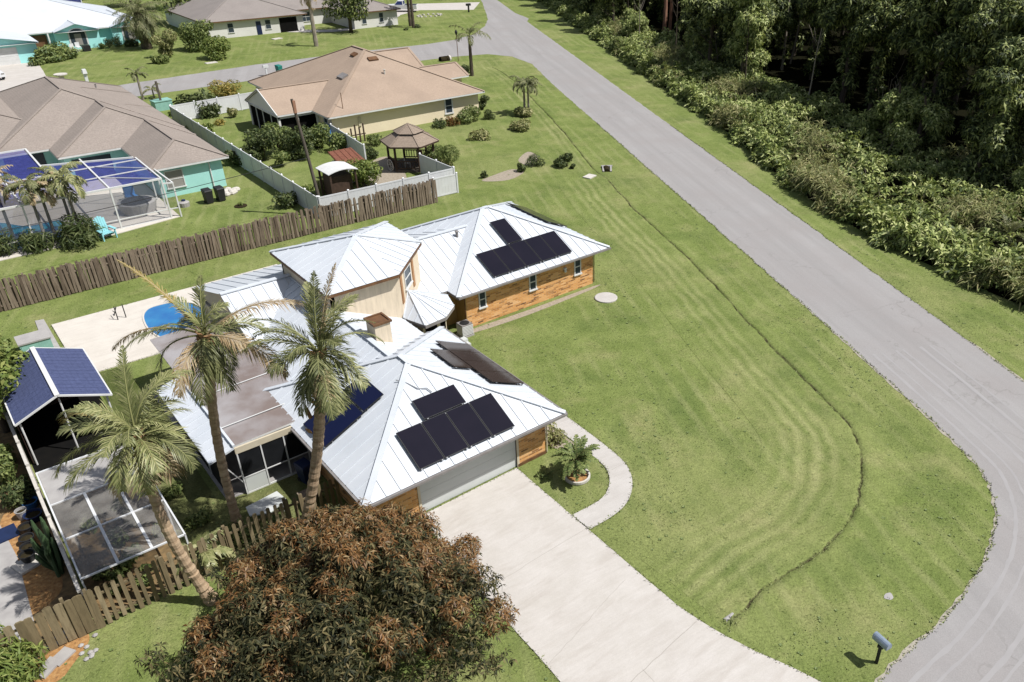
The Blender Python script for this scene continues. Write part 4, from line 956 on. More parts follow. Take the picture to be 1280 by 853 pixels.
for x in (-18.3, -16.6, -14.8):
    for y in (14.4, 19.6): m_ = MB(); m_.tube([(x, y, 0), (x, y, 2.4 if x != -16.6 else 2.95)], .04, 8); m_.build('post', 'white', t)
m_ = MB(); m_.box(-18.45, -14.65, 19.55, 19.6, 0, 2.35); m_.box(-18.45, -18.4, 14.6, 19.5, 0, 2.2); m_.build('back_wall', 'dark_wood', t)
t = thing('storage_box', 'low teal and grey storage box behind the blue roof', 'box', at(47, 436))
a = at(47, 438); m_ = MB(); m_.rbox((a.x, a.y, 0), 1.5, 1.2, .8, 0); m_.build('body', 'mint', t); m_ = MB(); m_.rbox((a.x, a.y, .8), 1.6, 1.3, .08, 0); m_.build('lid', 'slab', t)
t = thing('garden_slab', 'pale concrete slab strip beside the pool deck', 'slab', at(53, 420)); a = at(56, 424)
m_ = MB(); m_.prism([tuple(at(*q)[:2]) for q in ((44, 402), (55, 400), (76, 436), (58, 440))], 0, .05); m_.build('slab', 'slab', t)
# ------------------------------------------------------------------ hothouse frame
t = thing('hothouse', 'low shade house with white frame and clear roof sheets behind the picket fence', 'greenhouse', (-16.7, 6.8, 0))
X0, X1, Y0, Y1, Z = -18.45, -14.95, 2.75, 10.5, 1.95
ys_ = (Y0, 5.35, 7.85, Y1); m_ = MB()
for y in ys_: m_.beam((X0, y, Z), (X1, y, Z), .06, .06)
for x in (X0, X1): m_.beam((x, Y0 - .03, Z + .002), (x, Y1 + .03, Z + .002), .06, .058)
for x in (-17.25, -16.1): m_.beam((x, Y0, Z + .01), (x, 7.85, Z + .01), .10, .03)
for x in (X0, X1):
    for y in ys_: m_.beam((x, y, 0), (x, y, Z - .03), .06, .06, up=(0, 1, 0))
m_.build('frame', 'vinyl', t)
xx = (X0, -17.25, -16.1, X1)
for i in range(3):
    for j in range(2):
        m_ = MB(); m_.box(xx[i] + .04, xx[i + 1] - .04, ys_[j] + .04, ys_[j + 1] - .04, Z - .012, Z - .004); m_.build('clear_sheet', 'hothouse', t)
m_ = MB(); m_.box(X0 + .04, X1 - .04, 7.9, Y1 - .04, Z - .03, Z - .01); m_.build('solid_sheet', 'slab', t)
for i in range(14):
    x, y = rnd.uniform(-18, -15.4), rnd.uniform(3.2, 9.6)
    s_ = shrub('nursery_plant', 'leafy nursery plant growing under the clear roof sheets', .45, .9, 160, .22, 'hedge', 300 + i, 'plant', nl=3, group='plants under the shade house roof'); place(s_, (x, y, 0))
# ------------------------------------------------------------------ timber fences
def picket_fence(label, a, b, h, pitch, wd, mat, seed, posts=2.4, rails=(.35, 1.45), lean=.02, dog=True, jit=.05, double=False):
    q = random.Random(seed); a = Vector((a[0], a[1], 0)); b = Vector((b[0], b[1], 0)); L = (b - a).length; d = (b - a) / L; n = Vector((d.y, -d.x, 0))
    t = thing('wooden_fence', label, 'fence', a.lerp(b, .5)); m_ = MB(); s = 0
    while s < L:
        w_ = wd * q.uniform(.85, 1.12); hh_ = h * (1 + q.uniform(-jit, jit)); p = a + d * s + n * (.05 + q.uniform(0, .012)); ln = d * q.gauss(0, lean) + n * q.gauss(0, lean * .6)
        f = lambda u, z, dd: p + d * u + Vector((0, 0, z)) + ln * z + n * dd
        if q.random() > .012:
            z0 = q.uniform(.0, .08); m_.hexa([f(0, z0, 0), f(w_, z0, 0), f(w_, z0, .02), f(0, z0, .02)], [f(0, hh_ - .05, 0), f(w_, hh_ - .05, 0), f(w_, hh_ - .05, .02), f(0, hh_ - .05, .02)])
            c = w_ * .25; m_.hexa([f(0, hh_ - .05, 0), f(w_, hh_ - .05, 0), f(w_, hh_ - .05, .02), f(0, hh_ - .05, .02)], [f(c, hh_, 0), f(w_ - c, hh_, 0), f(w_ - c, hh_, .02), f(c, hh_, .02)])
        s += pitch * q.uniform(.9, 1.1)
    if double:
        s = pitch * .5
        while s < L - wd:
            p = a + d * s - n * .06; w_ = wd * q.uniform(.9, 1.15); hh_ = h * (1 + q.uniform(-jit, jit)) - .03; ln = d * q.gauss(0, lean); f = lambda u, z, dd: p + d * u + Vector((0, 0, z)) + ln * z + n * dd
            m_.hexa([f(0, 0, 0), f(w_, 0, 0), f(w_, 0, .02), f(0, 0, .02)], [f(0, hh_, 0), f(w_, hh_, 0), f(w_, hh_, .02), f(0, hh_, .02)]); s += pitch * q.uniform(.92, 1.08)
    m_.build('picket_panel', mat, t); r = MB()
    for z in rails: r.beam(a + Vector((0, 0, z)), b + Vector((0, 0, z)), .05, .09)
    r.build('rail', mat, t); s = 0
    while s <= L + .01:
        p = a + d * min(s, L) - n * .03; m_ = MB(); m_.rbox((p.x, p.y, 0), .11, .11, h + q.uniform(-.02, .1), math.atan2(d.y, d.x)); m_.build('post', mat, t); s += posts
    return t
picket_fence('long weathered grey picket fence behind the pool lawn', (-17.6, 33.15), (13.93, 33.05), 2.0, .21, .155, 'old_wood', 3, lean=.03, jit=.05, double=True)
picket_fence('close boarded brown fence at the lower left corner', (-24, 2.25), (-18.55, 2.2), 1.85, .30, .285, 'green_wood', 4, lean=.008, jit=.03)
picket_fence('gapped mossy picket fence running behind the red leaved tree', (-18.5, 2.2), (-9.1, 2.45), 1.85, .262, .145, 'green_wood', 5, lean=.012, jit=.03)
t = thing('side_fence', 'white railed side fence between the shade house and the left yard', 'fence', (-18.62, 12, 0))
m_ = MB(); m_.box(-18.66, -18.62, 2.4, 20.5, .1, 1.7); m_.build('board_panel', 'dark_wood', t)
m_ = MB(); m_.box(-18.70, -18.58, 2.4, 20.5, 1.7, 1.78); m_.build('top_rail', 'stone_white', t)
for k in range(9): m_ = MB(); m_.rbox((-18.62, 3.2 + k * 2.1, 0), .12, .12, 1.9, 0); m_.build('post', 'stone_white', t)
# ------------------------------------------------------------------ TAN HOUSE (shingle hip roof)
T = thing('tan_house', 'cream stucco house with tan shingle hip roof beyond the vinyl fence', 'house', (24, 64, 0))
m_ = MB(); rectwalls(m_, 15.4, 32.9, 55.6, 76, 0, 2.42); m_.box(32.9, 36.0, 63.9, 68.5, 0, 2.42); m_.box(28, 34.2, 71, 77.5, 0, 2.42); m_.build('wall', 'cream_stucco', T)
m_ = MB(); f_ = MB(); kw = dict(cap=.3)
roof(m_, f_, 14.8, 33.4, 54.95, 76.5, 2.5, .45, **kw)
roof(m_, f_, 11.2, 22, 58.8, 67.3, 2.52, .42, axis='X', gable='WE', **kw)
roof(m_, f_, 24, 34.7, 70.4, 78, 2.53, .5, axis='X', gable='WE', **kw)
roof(m_, f_, 26, 36.6, 63.2, 69, 2.51, .38, axis='X', gable='WE', **kw)
ro = m_.build('roof', 'tan_shingle', T); f_.build('fascia', 'white', T)
m_ = MB(); m_.add([(11.3, 59.0, 2.2), (11.3, 67.1, 2.2), (11.3, 67.1, 2.55), (11.3, 63.05, 4.24), (11.3, 59.0, 2.55)], [(4, 3, 2, 1, 0)])
m_.box(11.3, 11.5, 59.0, 59.3, 0, 2.4); m_.box(11.3, 11.5, 66.8, 67.1, 0, 2.4); m_.box(11.3, 15.4, 59.0, 59.15, 2.1, 2.4); m_.box(13.2, 13.4, 59.0, 59.15, 0, 2.1); m_.box(15.2, 15.4, 58.6, 59, 0, 2.4); m_.build('lanai_gable', 'white_stucco', T)
m_ = MB(); m_.beam((11.15, 58.7, 2.5), (11.15, 63.05, 4.36), .08, .2); m_.beam((11.15, 67.4, 2.5), (11.15, 63.05, 4.36), .08, .2)
for y in (61, 63.2, 65): m_.box(11.28, 11.36, y - .04, y + .04, 0, 2.2)
m_.build('lanai_frame', 'white', T)
m_ = MB(); m_.box(11.4, 11.45, 59.3, 66.8, 0, 2.2); m_.box(11.5, 15.3, 59.3, 59.35, 0, 2.1); m_.build('lanai_screen', 'dark', T)
window(T, (29.0, 55.6, 1.45), (0, -1), 1.05, 1.75, 'white', 'glass', 'H', fw=.14)
window(T, (15.4, 57.0, 1.5), (-1, 0), .9, 1.3, 'white', 'glass', 'H')
for q, sx, sy, hz in (((443, 69), .9, .6, .1), ((466, 74.5), 1.1, .6, .1), ((428.5, 96), 1.3, .8, .1)):
    r = (RT.T @ np.array([(q[0] - CX) / FPX, (q[1] - CY) / FPX, 1.])); 
    dg = bpy.context.evaluated_depsgraph_get(); hit, loc, nor, _ = ro.ray_cast(Vector(CAM) - wloc(ro), Vector(r).normalized())
    if hit:
        loc = loc + wloc(ro); m_ = MB(); e_ = Vector((0, 0, 1)).cross(nor).normalized(); m_.beam(loc - e_ * sx / 2 + nor * .09, loc + e_ * sx / 2 + nor * .09, sy, .16, up=nor); k = m_.build('skylight', 'brown' if sx < 1.2 else 'fascia', T)
m_ = MB(); m_.tube([(16.9, 55.9, 2.7), (16.9, 55.9, 4.5)], .035, 6); m_.build('vent_pipe', 'brown', T)
m_ = MB(); m_.lathe((24.0, 60, 4.7), [(.09, 0), (.09, .5), (.14, .5), (.14, .56)], 8); m_.build('roof_vent', 'stone_white', ro)
m_ = MB(); m_.box(18.2, 18.5, 55.5, 55.6, 1.0, 1.9); m_.build('meter_box', 'cream', T)
# ------------------------------------------------------------------ TEAL HOUSE
T = thing('teal_house', 'turquoise stucco house with taupe shingle roof and blue screened pool cage', 'house', (-3, 56, 0))
K2 = .42; m_ = MB(); f_ = MB(); ez = 2.6
roof(m_, f_, -3.7, 2.6, 47.9, 70, ez, K2, cap=.22); roof(m_, f_, -8.6, 2.62, 56.4, 78, ez + .01, K2, cap=.22)
roof(m_, f_, -13, 2.64, 59.8, 82.3, ez + .02, K2, cap=.22); roof(m_, f_, -30, -4, 60.2, 82, ez + .03, .29, axis='X', cap=.22)
ro = m_.build('roof', 'taupe_shingle', T); f_.build('fascia', 'white', T)
m_ = MB(); rectwalls(m_, -3.2, 2.05, 48.35, 60, 0, 2.46); rectwalls(m_, -8.1, 2.05, 57, 78, 0, 2.46); rectwalls(m_, -29, 2.05, 61, 81.5, 0, 2.46); m_.build('wall', 'teal_stucco', T)
window(T, (-1.9, 48.35, 1.45), (0, -1), 1.45, 1.5, 'white', 'glass_pale', 'H')
m_ = MB(); m_.tube([(1.0, 48.28, 2.35), (1.0, 48.28, .1)], .05, 6); m_.build('downpipe', 'white', T)
m_ = MB(); m_.lathe((-1.2, 74, 4.4), [(.08, 0), (.08, .35), (.12, .36)], 8); m_.build('roof_vent', 'fascia', ro)
for x0, x1, y in ((-7.6, -4.6, 56.98), (-12, -9, 60.98), (-18, -14, 60.98)): m_ = MB(); m_.box(x0, x1, y - .03, y, 0.05, 2.1); m_.build('sliding_door', 'glass', T)
# pool cage
C_ = thing('pool_cage', 'white framed pool cage with blue mesh roof against the turquoise house', 'pool cage', (-11, 49, 0))
xr, yf, zt, xl = -4.0, 43.2, 3.2, -24
frm = MB(); bl = MB(); thin = MB(); bars = (-4.0, -7.6, -10.4, -13.2, -16.5, -20)
for x in bars:
    frm.beam((x, yf, 0), (x, yf, zt), .11, .11, up=(0, 1, 0)); yy = 52.6 if x > -10 else 58.6
    if x == -4.0: yy = 50.2
    frm.beam((x, yf, zt + .004), (x, yy, zt + .004), .11, .11)
frm.beam((xl, yf, zt), (xr, yf, zt), .13, .13); frm.beam((xl, yf, .75), (xr, yf, .75), .07, .07); frm.beam((xl, yf, .08), (xr, yf, .08), .07, .07)
frm.beam((xl, 46.5, zt - .003), (xr, 46.5, zt - .003), .07, .07); frm.beam((xl, 49.6, zt - .003), (xr, 49.6, zt - .003), .07, .07); frm.beam((-10.4, 52.6, zt - .003), (xr - .1, 50.4, zt - .003), .13, .13)
frm.beam((-10.4, 52.6, zt + .002), (-10.4, 58.6, zt + .002), .13, .13); frm.beam((xl, 58.6, zt), (-10.4, 58.6, zt), .13, .13)
frm.beam((-7.6, 46.5, zt + .01), (xr, yf, zt + .01), .06, .06); frm.beam((-7.6, 50, zt + .01), (xr, 46.6, zt + .01), .06, .06)
for y in (45.8, 48.2): frm.beam((xr + .35, y, 0), (xr + .35, y, 2.6), .1, .1, up=(0, 1, 0))
frm.beam((-3.3, 43.1, 0), (-3.3, 43.1, 2.75), .1, .1, up=(0, 1, 0)); frm.beam((xr, yf, 2.8), (-3.3, 43.1, 2.75), .1, .1); frm.beam((xr, yf, .75), (-3.3, 43.1, .75), .07, .07); frm.beam((-3.3, 43.1, 2.75), (-3.3, 48.0, 2.62), .1, .1)
frm.build('frame', 'white', C_)
bl.add([(xl, yf, zt - .06), (xr, yf, zt - .06), (xr, 50.2, zt - .06), (-10.4, 52.6, zt - .06), (-10.4, 58.6, zt - .06), (xl, 58.6, zt - .06)], [(0, 1, 2, 3, 4, 5)])
bl.build('roof_mesh', 'screen_blue', C_)
thin.add([(xl, yf, 0), (xr, yf, 0), (xr, yf, zt), (xl, yf, zt)], [(0, 1, 2, 3)]); thin.add([(-3.3, 43.1, 0), (-3.3, 48, 0), (-3.3, 48, 2.6), (-3.3, 43.1, 2.7)], [(0, 1, 2, 3)])
thin.build('wall_mesh', 'screen_thin', C_)
struct(MB().prism([(-26, 41.9), (-8.2, 42.3), (-3.4, 43.1), (-3.4, 48.35), (-3.2, 57), (-8.1, 61), (-26, 61)], 0, .05), 'patio', 'deck')
PP = [tuple(at(*q)[:2]) for q in ((-25, 285), (0, 280), (30, 284), (52, 281), (76, 277), (80, 288), (72, 302), (45, 308), (12, 314), (-25, 320))]
PP = [(p.x, p.y) for p in catmull(PP, 4, True)]; n = len(PP); a, b = sum(p[0] for p in PP) / n, sum(p[1] for p in PP) / n
t = thing('neighbour_pool', 'turquoise pool behind the palms beside the teal house', 'pool', (a, b, 0)); bg_ = [(a + (x - a) * 1.05, b + (y - b) * 1.08) for x, y in PP]
m_ = MB(); m_.add([(x, y, .053) for x, y in bg_] + [(x, y, .09) for x, y in bg_] + [(x, y, .09) for x, y in PP] + [(x, y, .056) for x, y in PP], [(k * n + i, k * n + (i + 1) % n, (k + 1) * n + (i + 1) % n, (k + 1) * n + i) for k in range(3) for i in range(n)]); m_.build('coping', 'white', t)
m_ = MB(); m_.flat(PP, .06); m_.build('water', 'teal_pool', t)
p = at(178, 268); t = thing('hot_tub', 'round grey hot tub with dark cover under the pool cage', 'hot tub', (p.x, p.y, .05))
m_ = MB(); m_.lathe((p.x, p.y + .8, .05), [(1.25, 0), (1.4, .75), (1.4, .82), (1.2, .85)], 24); m_.build('shell', 'spa_shell', t)
m_ = MB(); m_.lathe((p.x, p.y + .8, .88), [(1.12, 0), (1.12, .06), (.2, .1)], 24); m_.build('cover', 'spa', t)
t = thing('patio_chair', 'blue draped chair beside the hot tub', 'chair', at(166, 250)); p = at(166, 252)
m_ = MB(); m_.rbox((p.x, p.y, .1), .8, .7, .4, .2); m_.build('seat', 'blue', t); m_ = MB(); m_.rbox((p.x, p.y + .4, .1), .8, .15, 1.2, .2); m_.build('backrest', 'blue', t)
# adirondack chair
p = at(135, 298); t = thing('adirondack_chair', 'light turquoise slatted garden chair on the grass outside the pool cage', 'chair')
m_ = MB()
for k in range(5): m_.box(-.3 + k * .122, -.3 + k * .122 + .11, -.3, .3, .36 - .0, .385)
m_.build('seat', 'aqua_plastic', t); m_ = MB()
for k in range(5): hz_ = (.75, .85, .9, .85, .75)[k]; m_.hexa([(-.3 + k * .122, .26, .36), (-.19 + k * .122, .26, .36), (-.19 + k * .122, .29, .36), (-.3 + k * .122, .29, .36)], [(-.33 + k * .135, .5, .36 + hz_), (-.21 + k * .135, .5, .36 + hz_), (-.21 + k * .135, .53, .36 + hz_), (-.33 + k * .135, .53, .36 + hz_)])
m_.build('backrest', 'aqua_plastic', t)
for s_ in (-1, 1):
    m_ = MB(); m_.box(s_ * .4 - .08, s_ * .4 + .08, -.4, .38, .56, .59); m_.build('arm', 'aqua_plastic', t)
    m_ = MB(); m_.box(s_ * .38 - .03, s_ * .38 + .03, -.36, -.26, 0, .56); m_.build('leg', 'aqua_plastic', t)
    m_ = MB(); m_.beam((s_ * .33, .45, .05), (s_ * .33, -.3, .34), .05, .12); m_.build('leg', 'aqua_plastic', t)
place(t, p, .25, 1.25)
wheelie('wheelie_bin', 'black wheeled bin under the window side of the turquoise wall', at(262, 254), .1, 'black', s=1.15)
wheelie('wheelie_bin', 'black wheeled bin nearest the white stones at the house corner', at(277, 251), .1, 'black', s=1.15)
q_ = random.Random(9)
for i in range(9):
    p = at(286 + q_.uniform(-4, 12), 243 + q_.uniform(-5, 3)); m_ = MB(); m_.lathe((p.x, p.y, 0), [(.25, 0), (.3, .12), (.22, .28), (.06, .34)], 7); o = m_.build('garden_stone', 'stone_white'); tag(o, 'white stone in the heap by the turquoise house corner', 'stone', 'white stones by the turquoise house')
p = at(231, 258); t = thing('water_softener', 'squat pale pump unit below the turquoise house window', 'pump', (p.x, p.y, 0)); m_ = MB(); m_.lathe((p.x, p.y, 0), [(.4, 0), (.42, .35), (.3, .42), (.1, .46)], 14); m_.build('drum', 'spa_shell', t); m_ = MB(); m_.lathe((p.x, p.y, .46), [(.16, 0), (.16, .1), (.05, .12)], 10); m_.build('motor', 'navy', t)
t = shrub('sapling', 'tiny green sapling in a dark mulch ring on the side lawn', .22, .5, 120, .14, 'bright_leaf', 31, 'sapling', nl=3); p = at(301, 258); place(t, p)
m_ = MB(); m_.lathe((p.x, p.y, 0), [(.5, 0), (.5, .06), (.2, .08)], 14); o = m_.build('mulch_ring', 'dirt'); tag(o, 'dark mulch ring round the tiny sapling', 'mulch ring')
# utility pole and cable
p = Vector((5.35, 36.1, 0)); ph = 9.1
t = thing('utility_pole', 'tall dark timber utility pole behind the fence corner', 'utility pole', (p.x, p.y, 0))
m_ = MB(); m_.tube([(p.x, p.y, 0), (p.x - .3, p.y + .25, 4.5), (p.x - .65, p.y + .55, ph)], [.135, .12, .10], 10); m_.build('shaft', 'pole_wood', t)
m_ = MB(); m_.rbox((p.x - .60, p.y + .42, ph - 1.0), .2, .2, .9, 0); m_.build('bracket', 'red_bark', t)
a = Vector((p.x - .3, p.y + .25, 4.7)); b = Vector((-40, 38, 4.6)); P = [a.lerp(b, i / 16) - Vector((0, 0, 1.0 * math.sin(math.pi * i / 16))) for i in range(17)]
m_ = MB(); m_.tube(P, .022, 5); o = m_.build('power_cable', 'black'); tag(o, 'thin dark service cable strung from the timber pole past the teal house', 'cable')
# ------------------------------------------------------------------ vinyl fences
def vinyl(label, pts, h=1.8, step=2.4):
    P = [Vector((x, y, 0)) for x, y in pts]; t = thing('vinyl_fence', label, 'fence', P[0].lerp(P[-1], .5)); pn_ = MB()
    for a, b in zip(P, P[1:]):
        L = (b - a).length; d = (b - a) / L; k = max(1, round(L / step)); rz = math.atan2(d.y, d.x)
        pn_.beam(a + Vector((0, 0, h * .5)), b + Vector((0, 0, h * .5)), .04, h - .15); pn_.beam(a + Vector((0, 0, h - .08)), b + Vector((0, 0, h - .08)), .07, .12); pn_.beam(a + Vector((0, 0, .1)), b + Vector((0, 0, .1)), .07, .12)
        for j in range(int(L / .3)): c = a + d * (j * .3 + .15); pn_.beam(c + Vector((0, 0, .15)), c + Vector((0, 0, h - .14)), .012, .05, up=(-d.y, d.x, 0))
        for j in range(k + 1):
            c = a + d * L * j / k; m_ = MB(); m_.rbox((c.x, c.y, 0), .13, .13, h + .05, rz); m_.rbox((c.x, c.y, h + .05), .17, .17, .07, rz, 0, .3); m_.build('post', 'vinyl', t)
    pn_.build('panel', 'vinyl', t); return t
vinyl('white vinyl fence just behind the wooden picket fence', [(5.0, 35.5), (17.0, 35.2)])
vinyl('white vinyl fence running from the pole up beside the teal house', [(4.9, 35.6), (5.0, 73)])
vinyl('short white vinyl fence beyond the picket fence end', [(14.3, 34.1), (16.5, 34.0)], 1.7)
vinyl('white vinyl fence joining the gazebo corner to the fence line', [(17.0, 35.3), (16.8, 40.6)])
vinyl('white vinyl fence closing the far side of the tan house yard', [(5.1, 73.2), (15.2, 74.2)])
a, b = at(417, 178), at(458, 205); vinyl('white vinyl screen fence between the bushes and the rust roofed hut', [(a.x, a.y), (b.x, b.y)])
# gazebo
gp = at(513, 214); gp = Vector((17.2, 43.0, 0)); t = thing('gazebo', 'dark timber gazebo with two tier brown shingle roof', 'gazebo', gp); Rg = 2.1; hx = lambda r, z, k=6, o=.35: [Vector((gp.x + r * math.cos(o + i * 6.2832 / k), gp.y + r * math.sin(o + i * 6.2832 / k), z)) for i in range(k)]
m_ = MB(); A = hx(Rg * 1.28, 2.45); B = hx(Rg * .55, 3.25)
for i in range(6): j = (i + 1) % 6; m_.poly([A[i], A[j], B[j], B[i]]); m_.beam(A[i] + Vector((0, 0, .02)), B[i] + Vector((0, 0, .02)), .18, .05)
A2 = hx(Rg * .68, 3.32); top = Vector((gp.x, gp.y, 4.0))
for i in range(6): j = (i + 1) % 6; m_.poly([A2[i], A2[j], top]); m_.beam(A2[i] + Vector((0, 0, .02)), top, .14, .04)
r_ = m_.build('roof', 'gazebo_shingle', t)
m_ = MB()
for i in range(6):
    j = (i + 1) % 6; m_.poly([A[i] - Vector((0, 0, .15)), A[j] - Vector((0, 0, .15)), A[j], A[i]]); m_.poly([B[i], B[j], A2[j] - Vector((0, 0, .02)), A2[i] - Vector((0, 0, .02))])
m_.build('fascia', 'dark_wood', r_)
P0, P1 = hx(Rg, 0), hx(Rg, 2.5)
for i in range(6): m_ = MB(); m_.beam(P0[i], P1[i], .16, .16, up=(1, 0, 0)); m_.build('post', 'dark_wood', t)
m_ = MB()
for i in range(6):
    j = (i + 1) % 6
    if i == 1: continue
    for z in (.35, 1.0): m_.beam(P0[i] + Vector((0, 0, z)), P0[j] + Vector((0, 0, z)), .07, .09)
    for k in range(1, 9): c = P0[i].lerp(P0[j], k / 9); m_.beam(c + Vector((0, 0, .35)), c + Vector((0, 0, 1)), .05, .05, up=(1, 0, 0))
m_.build('railing', 'dark_wood', t)
m_ = MB(); m_.poly([v + Vector((0, 0, .2)) for v in hx(Rg + .1, 0)]); 
for i in range(6): j = (i + 1) % 6; m_.poly([hx(Rg + .1, 0)[i], hx(Rg + .1, 0)[j], hx(Rg + .1, .2)[j], hx(Rg + .1, .2)[i]])
m_.build('floor', 'pole_wood', t)
def chair(name, label, p, rz, mat, s=1):
    t = thing(name, label, 'chair'); m_ = MB(); m_.box(-.25, .25, -.25, .25, .42, .46); m_.build('seat', mat, t); m_ = MB(); m_.box(-.25, .25, .22, .26, .46, .95); m_.build('backrest', mat, t)
    for x in (-.22, .22):
        for y in (-.22, .22): m_ = MB(); m_.box(x - .02, x + .02, y - .02, y + .02, 0, .42); m_.build('leg', mat, t)
    return place(t, p, rz, s)
chair('patio_chair', 'pale chair inside the dark timber gazebo', (gp.x - .8, gp.y - .6, .2), 1.2, 'spa_shell'); chair('patio_chair', 'reddish chair at the right side inside the gazebo', (gp.x + 1.0, gp.y + .4, .2), -1.2, 'red_bark')
t = thing('bicycle_wheel_planter', 'white wagon wheel leaning by the gazebo', 'wagon wheel', at(489, 214)); p = at(489, 214); m_ = MB(); ring = [(p.x + .0, p.y + .5 * math.cos(a), .55 + .5 * math.sin(a)) for a in [i * 6.2832 / 18 for i in range(19)]]; m_.tube(ring, .04, 6); m_.build('rim', 'stone_white', t); m_ = MB()
for i in range(8): m_.beam((p.x, p.y, .55), ring[i * 2], .03, .03, up=(1, 0, 0))
m_.build('spoke', 'stone_white', t)
# white canopy hut and rust roofed hut
p = at(424, 236); t = thing('canopy_hut', 'small hut with white curved canopy roof on dark legs', 'shed', (p.x, p.y, 0)); b0 = Vector((7.1, 39.3, 0)); m_ = MB(); N = 8
vs = []
for i in range(N + 1):
    s_ = i / N; vs += [(b0.x + .1 + s_ * 2.6, b0.y - .9, 2.05 + .55 * math.sin(.6 + 1.9 * s_)), (b0.x + .1 + s_ * 2.6, b0.y + 1.6, 2.05 + .55 * math.sin(.6 + 1.9 * s_))]
m_.add(vs + [(x, y, z - .06) for x, y, z in vs], [(2 * i, 2 * i + 2, 2 * i + 3, 2 * i + 1) for i in range(N)] + [(2 * i + 1 + 18, 2 * i + 3 + 18, 2 * i + 2 + 18, 2 * i + 18) for i in range(N)] + [(2 * i + 18, 2 * i + 20, 2 * i + 2, 2 * i) for i in range(N)]); m_.build('canopy', 'white', t)
m_ = MB()
for x, y in ((.3, -.7), (2.5, -.7), (.3, 1.4), (2.5, 1.4)): m_.box(b0.x + x - .07, b0.x + x + .07, b0.y + y - .07, b0.y + y + .07, 0, 2.25)
m_.build('leg', 'dark_wood', t); m_ = MB(); m_.box(b0.x + .5, b0.x + 2.3, b0.y - .3, b0.y + 1.3, .1, 1.9); m_.build('box', 'dark_wood', t)
b1 = Vector((11.1, 43.2, 0)); t = thing('rust_hut', 'little hut with rust red sloping roof and white sides', 'shed', b1); m_ = MB(); m_.hexa([(b1.x - 1.2, b1.y - 1.2, 1.6), (b1.x + 1.2, b1.y - 1.2, 1.6), (b1.x + 1.0, b1.y + 1.2, 2.3), (b1.x - 1.2, b1.y + 1.2, 2.3)], [(b1.x - 1.2, b1.y - 1.2, 1.7), (b1.x + 1.2, b1.y - 1.2, 1.7), (b1.x + 1.0, b1.y + 1.2, 2.4), (b1.x - 1.2, b1.y + 1.2, 2.4)])
for k in range(5): m_.beam((b1.x - 1.1 + k * .5, b1.y - 1.2, 1.72), (b1.x - 1.15 + k * .5, b1.y + 1.2, 2.42), .05, .04)
m_.build('roof', 'red_shingle', t); m_ = MB(); rectwalls(m_, b1.x - 1.05, b1.x + 1.0, b1.y - 1.0, b1.y + 1.0, 0, 1.62, 0, .08); m_.build('wall', 'vinyl', t)
p = at(411, 176); t = thing('kayak_rack', 'bright blue tarp covered stack standing by the tan house wall', 'tarp stack', (p.x, p.y, 0)); m_ = MB(); m_.rbox((p.x, p.y, 0), 1.6, 1.2, 1.5, .3, 0, .8); m_.build('tarp', 'blue', t)
p = at(449, 178); t = thing('trellis', 'dark timber trellis against the cream wall', 'trellis', (p.x, p.y, 0)); m_ = MB()
for k in range(4): m_.rbox((p.x - .7 + k * .45, p.y, 0), .12, .12, 1.5 + .3 * (k % 2), 0)
m_.beam((p.x - .8, p.y - .08, .8), (p.x + .8, p.y - .08, .8), .05, .1); m_.build('slat', 'dark_wood', t)
struct(MB().flat(curvepoly([(452, 232), (462, 205), (482, 196), (498, 205), (508, 226), (480, 236)], 5), .008), 'gravel_yard', 'pale_gravel')
# ------------------------------------------------------------------ shrubs round the tan house
def shr(q, R, H, mat, label, seed, n=None, size=None, name='shrub', asp=.5, nl=7, droop=.2):
    n = n or int(500 + 500 * R * H); t = shrub(name, label, R, H, min(n, 5000), size or .2, mat, seed, asp_cat.get(name, 'shrub'), asp, nl, droop); p = at(*q); return place(t, (p.x, p.y, 0), seed)
asp_cat = {'shrub': 'shrub', 'bush': 'bush', 'flower_bed': 'plant', 'hedge': 'hedge', 'small_tree': 'tree', 'banana_plant': 'plant', 'croton': 'plant', 'agave': 'plant'}
shr((330, 200), 1.8, 3.6, 'dark_leaf', 'dark bushy small tree at the left of the tan house lanai', 41, 2600, .28, 'small_tree')
shr((352, 192), 1.6, 3.2, 'hedge', 'dark bushy small tree in front of the lanai screen', 42, 2200, .28, 'small_tree')
shr((376, 198), 1.7, 3.4, 'dark_leaf', 'dark bushy small tree left of the timber pole', 43, 2400, .28, 'small_tree')
shr((398, 186), 1.4, 2.6, 'hedge', 'dark rounded bush right of the timber pole', 44, 1800, .26, 'bush')
shr((352, 208), .9, 1.8, 'hedge', 'green bush below the lanai trees', 45, 900, .24, 'bush')
shr((424, 190), 1.3, 2.2, 'hedge', 'olive bush behind the white screen fence', 46, 1500, .24, 'bush')
shr((453, 233), 2.0, 2.6, 'bright_leaf', 'bright green round bush beside the white canopy hut', 47, 2600, .26, 'bush')
shr((407, 240), .9, 1.6, 'pale_leaf', 'yellow green grassy clump left of the canopy hut', 48, 900, .4, 'bush', .15, droop=.4)
shr((383, 246), .8, 1.2, 'bright_leaf', 'low green shrub inside the vinyl fence corner', 49, 700, .22)
shr((468, 181), 1.0, 1.2, 'hedge', 'low clipped bush along the cream wall', 50, 900, .2, 'bush')
shr((464, 199), .8, 1.7, 'dark_leaf', 'dark upright bush by the white screen fence end', 51, 800, .2, 'bush')
shr((554, 206), 1.7, 3.0, 'hedge', 'feathery dark green bush right of the gazebo', 52, 3000, .4, 'bush', .14, droop=.5)
shr((558, 209), .9, .8, 'pale_leaf', 'pale leafy clump at the foot of the feathery bush', 53, 500, .25)
shr((548, 160), .9, .9, 'dark_leaf', 'dark low shrub left of the flowering ones by the cream wall', 54, 700, .2)
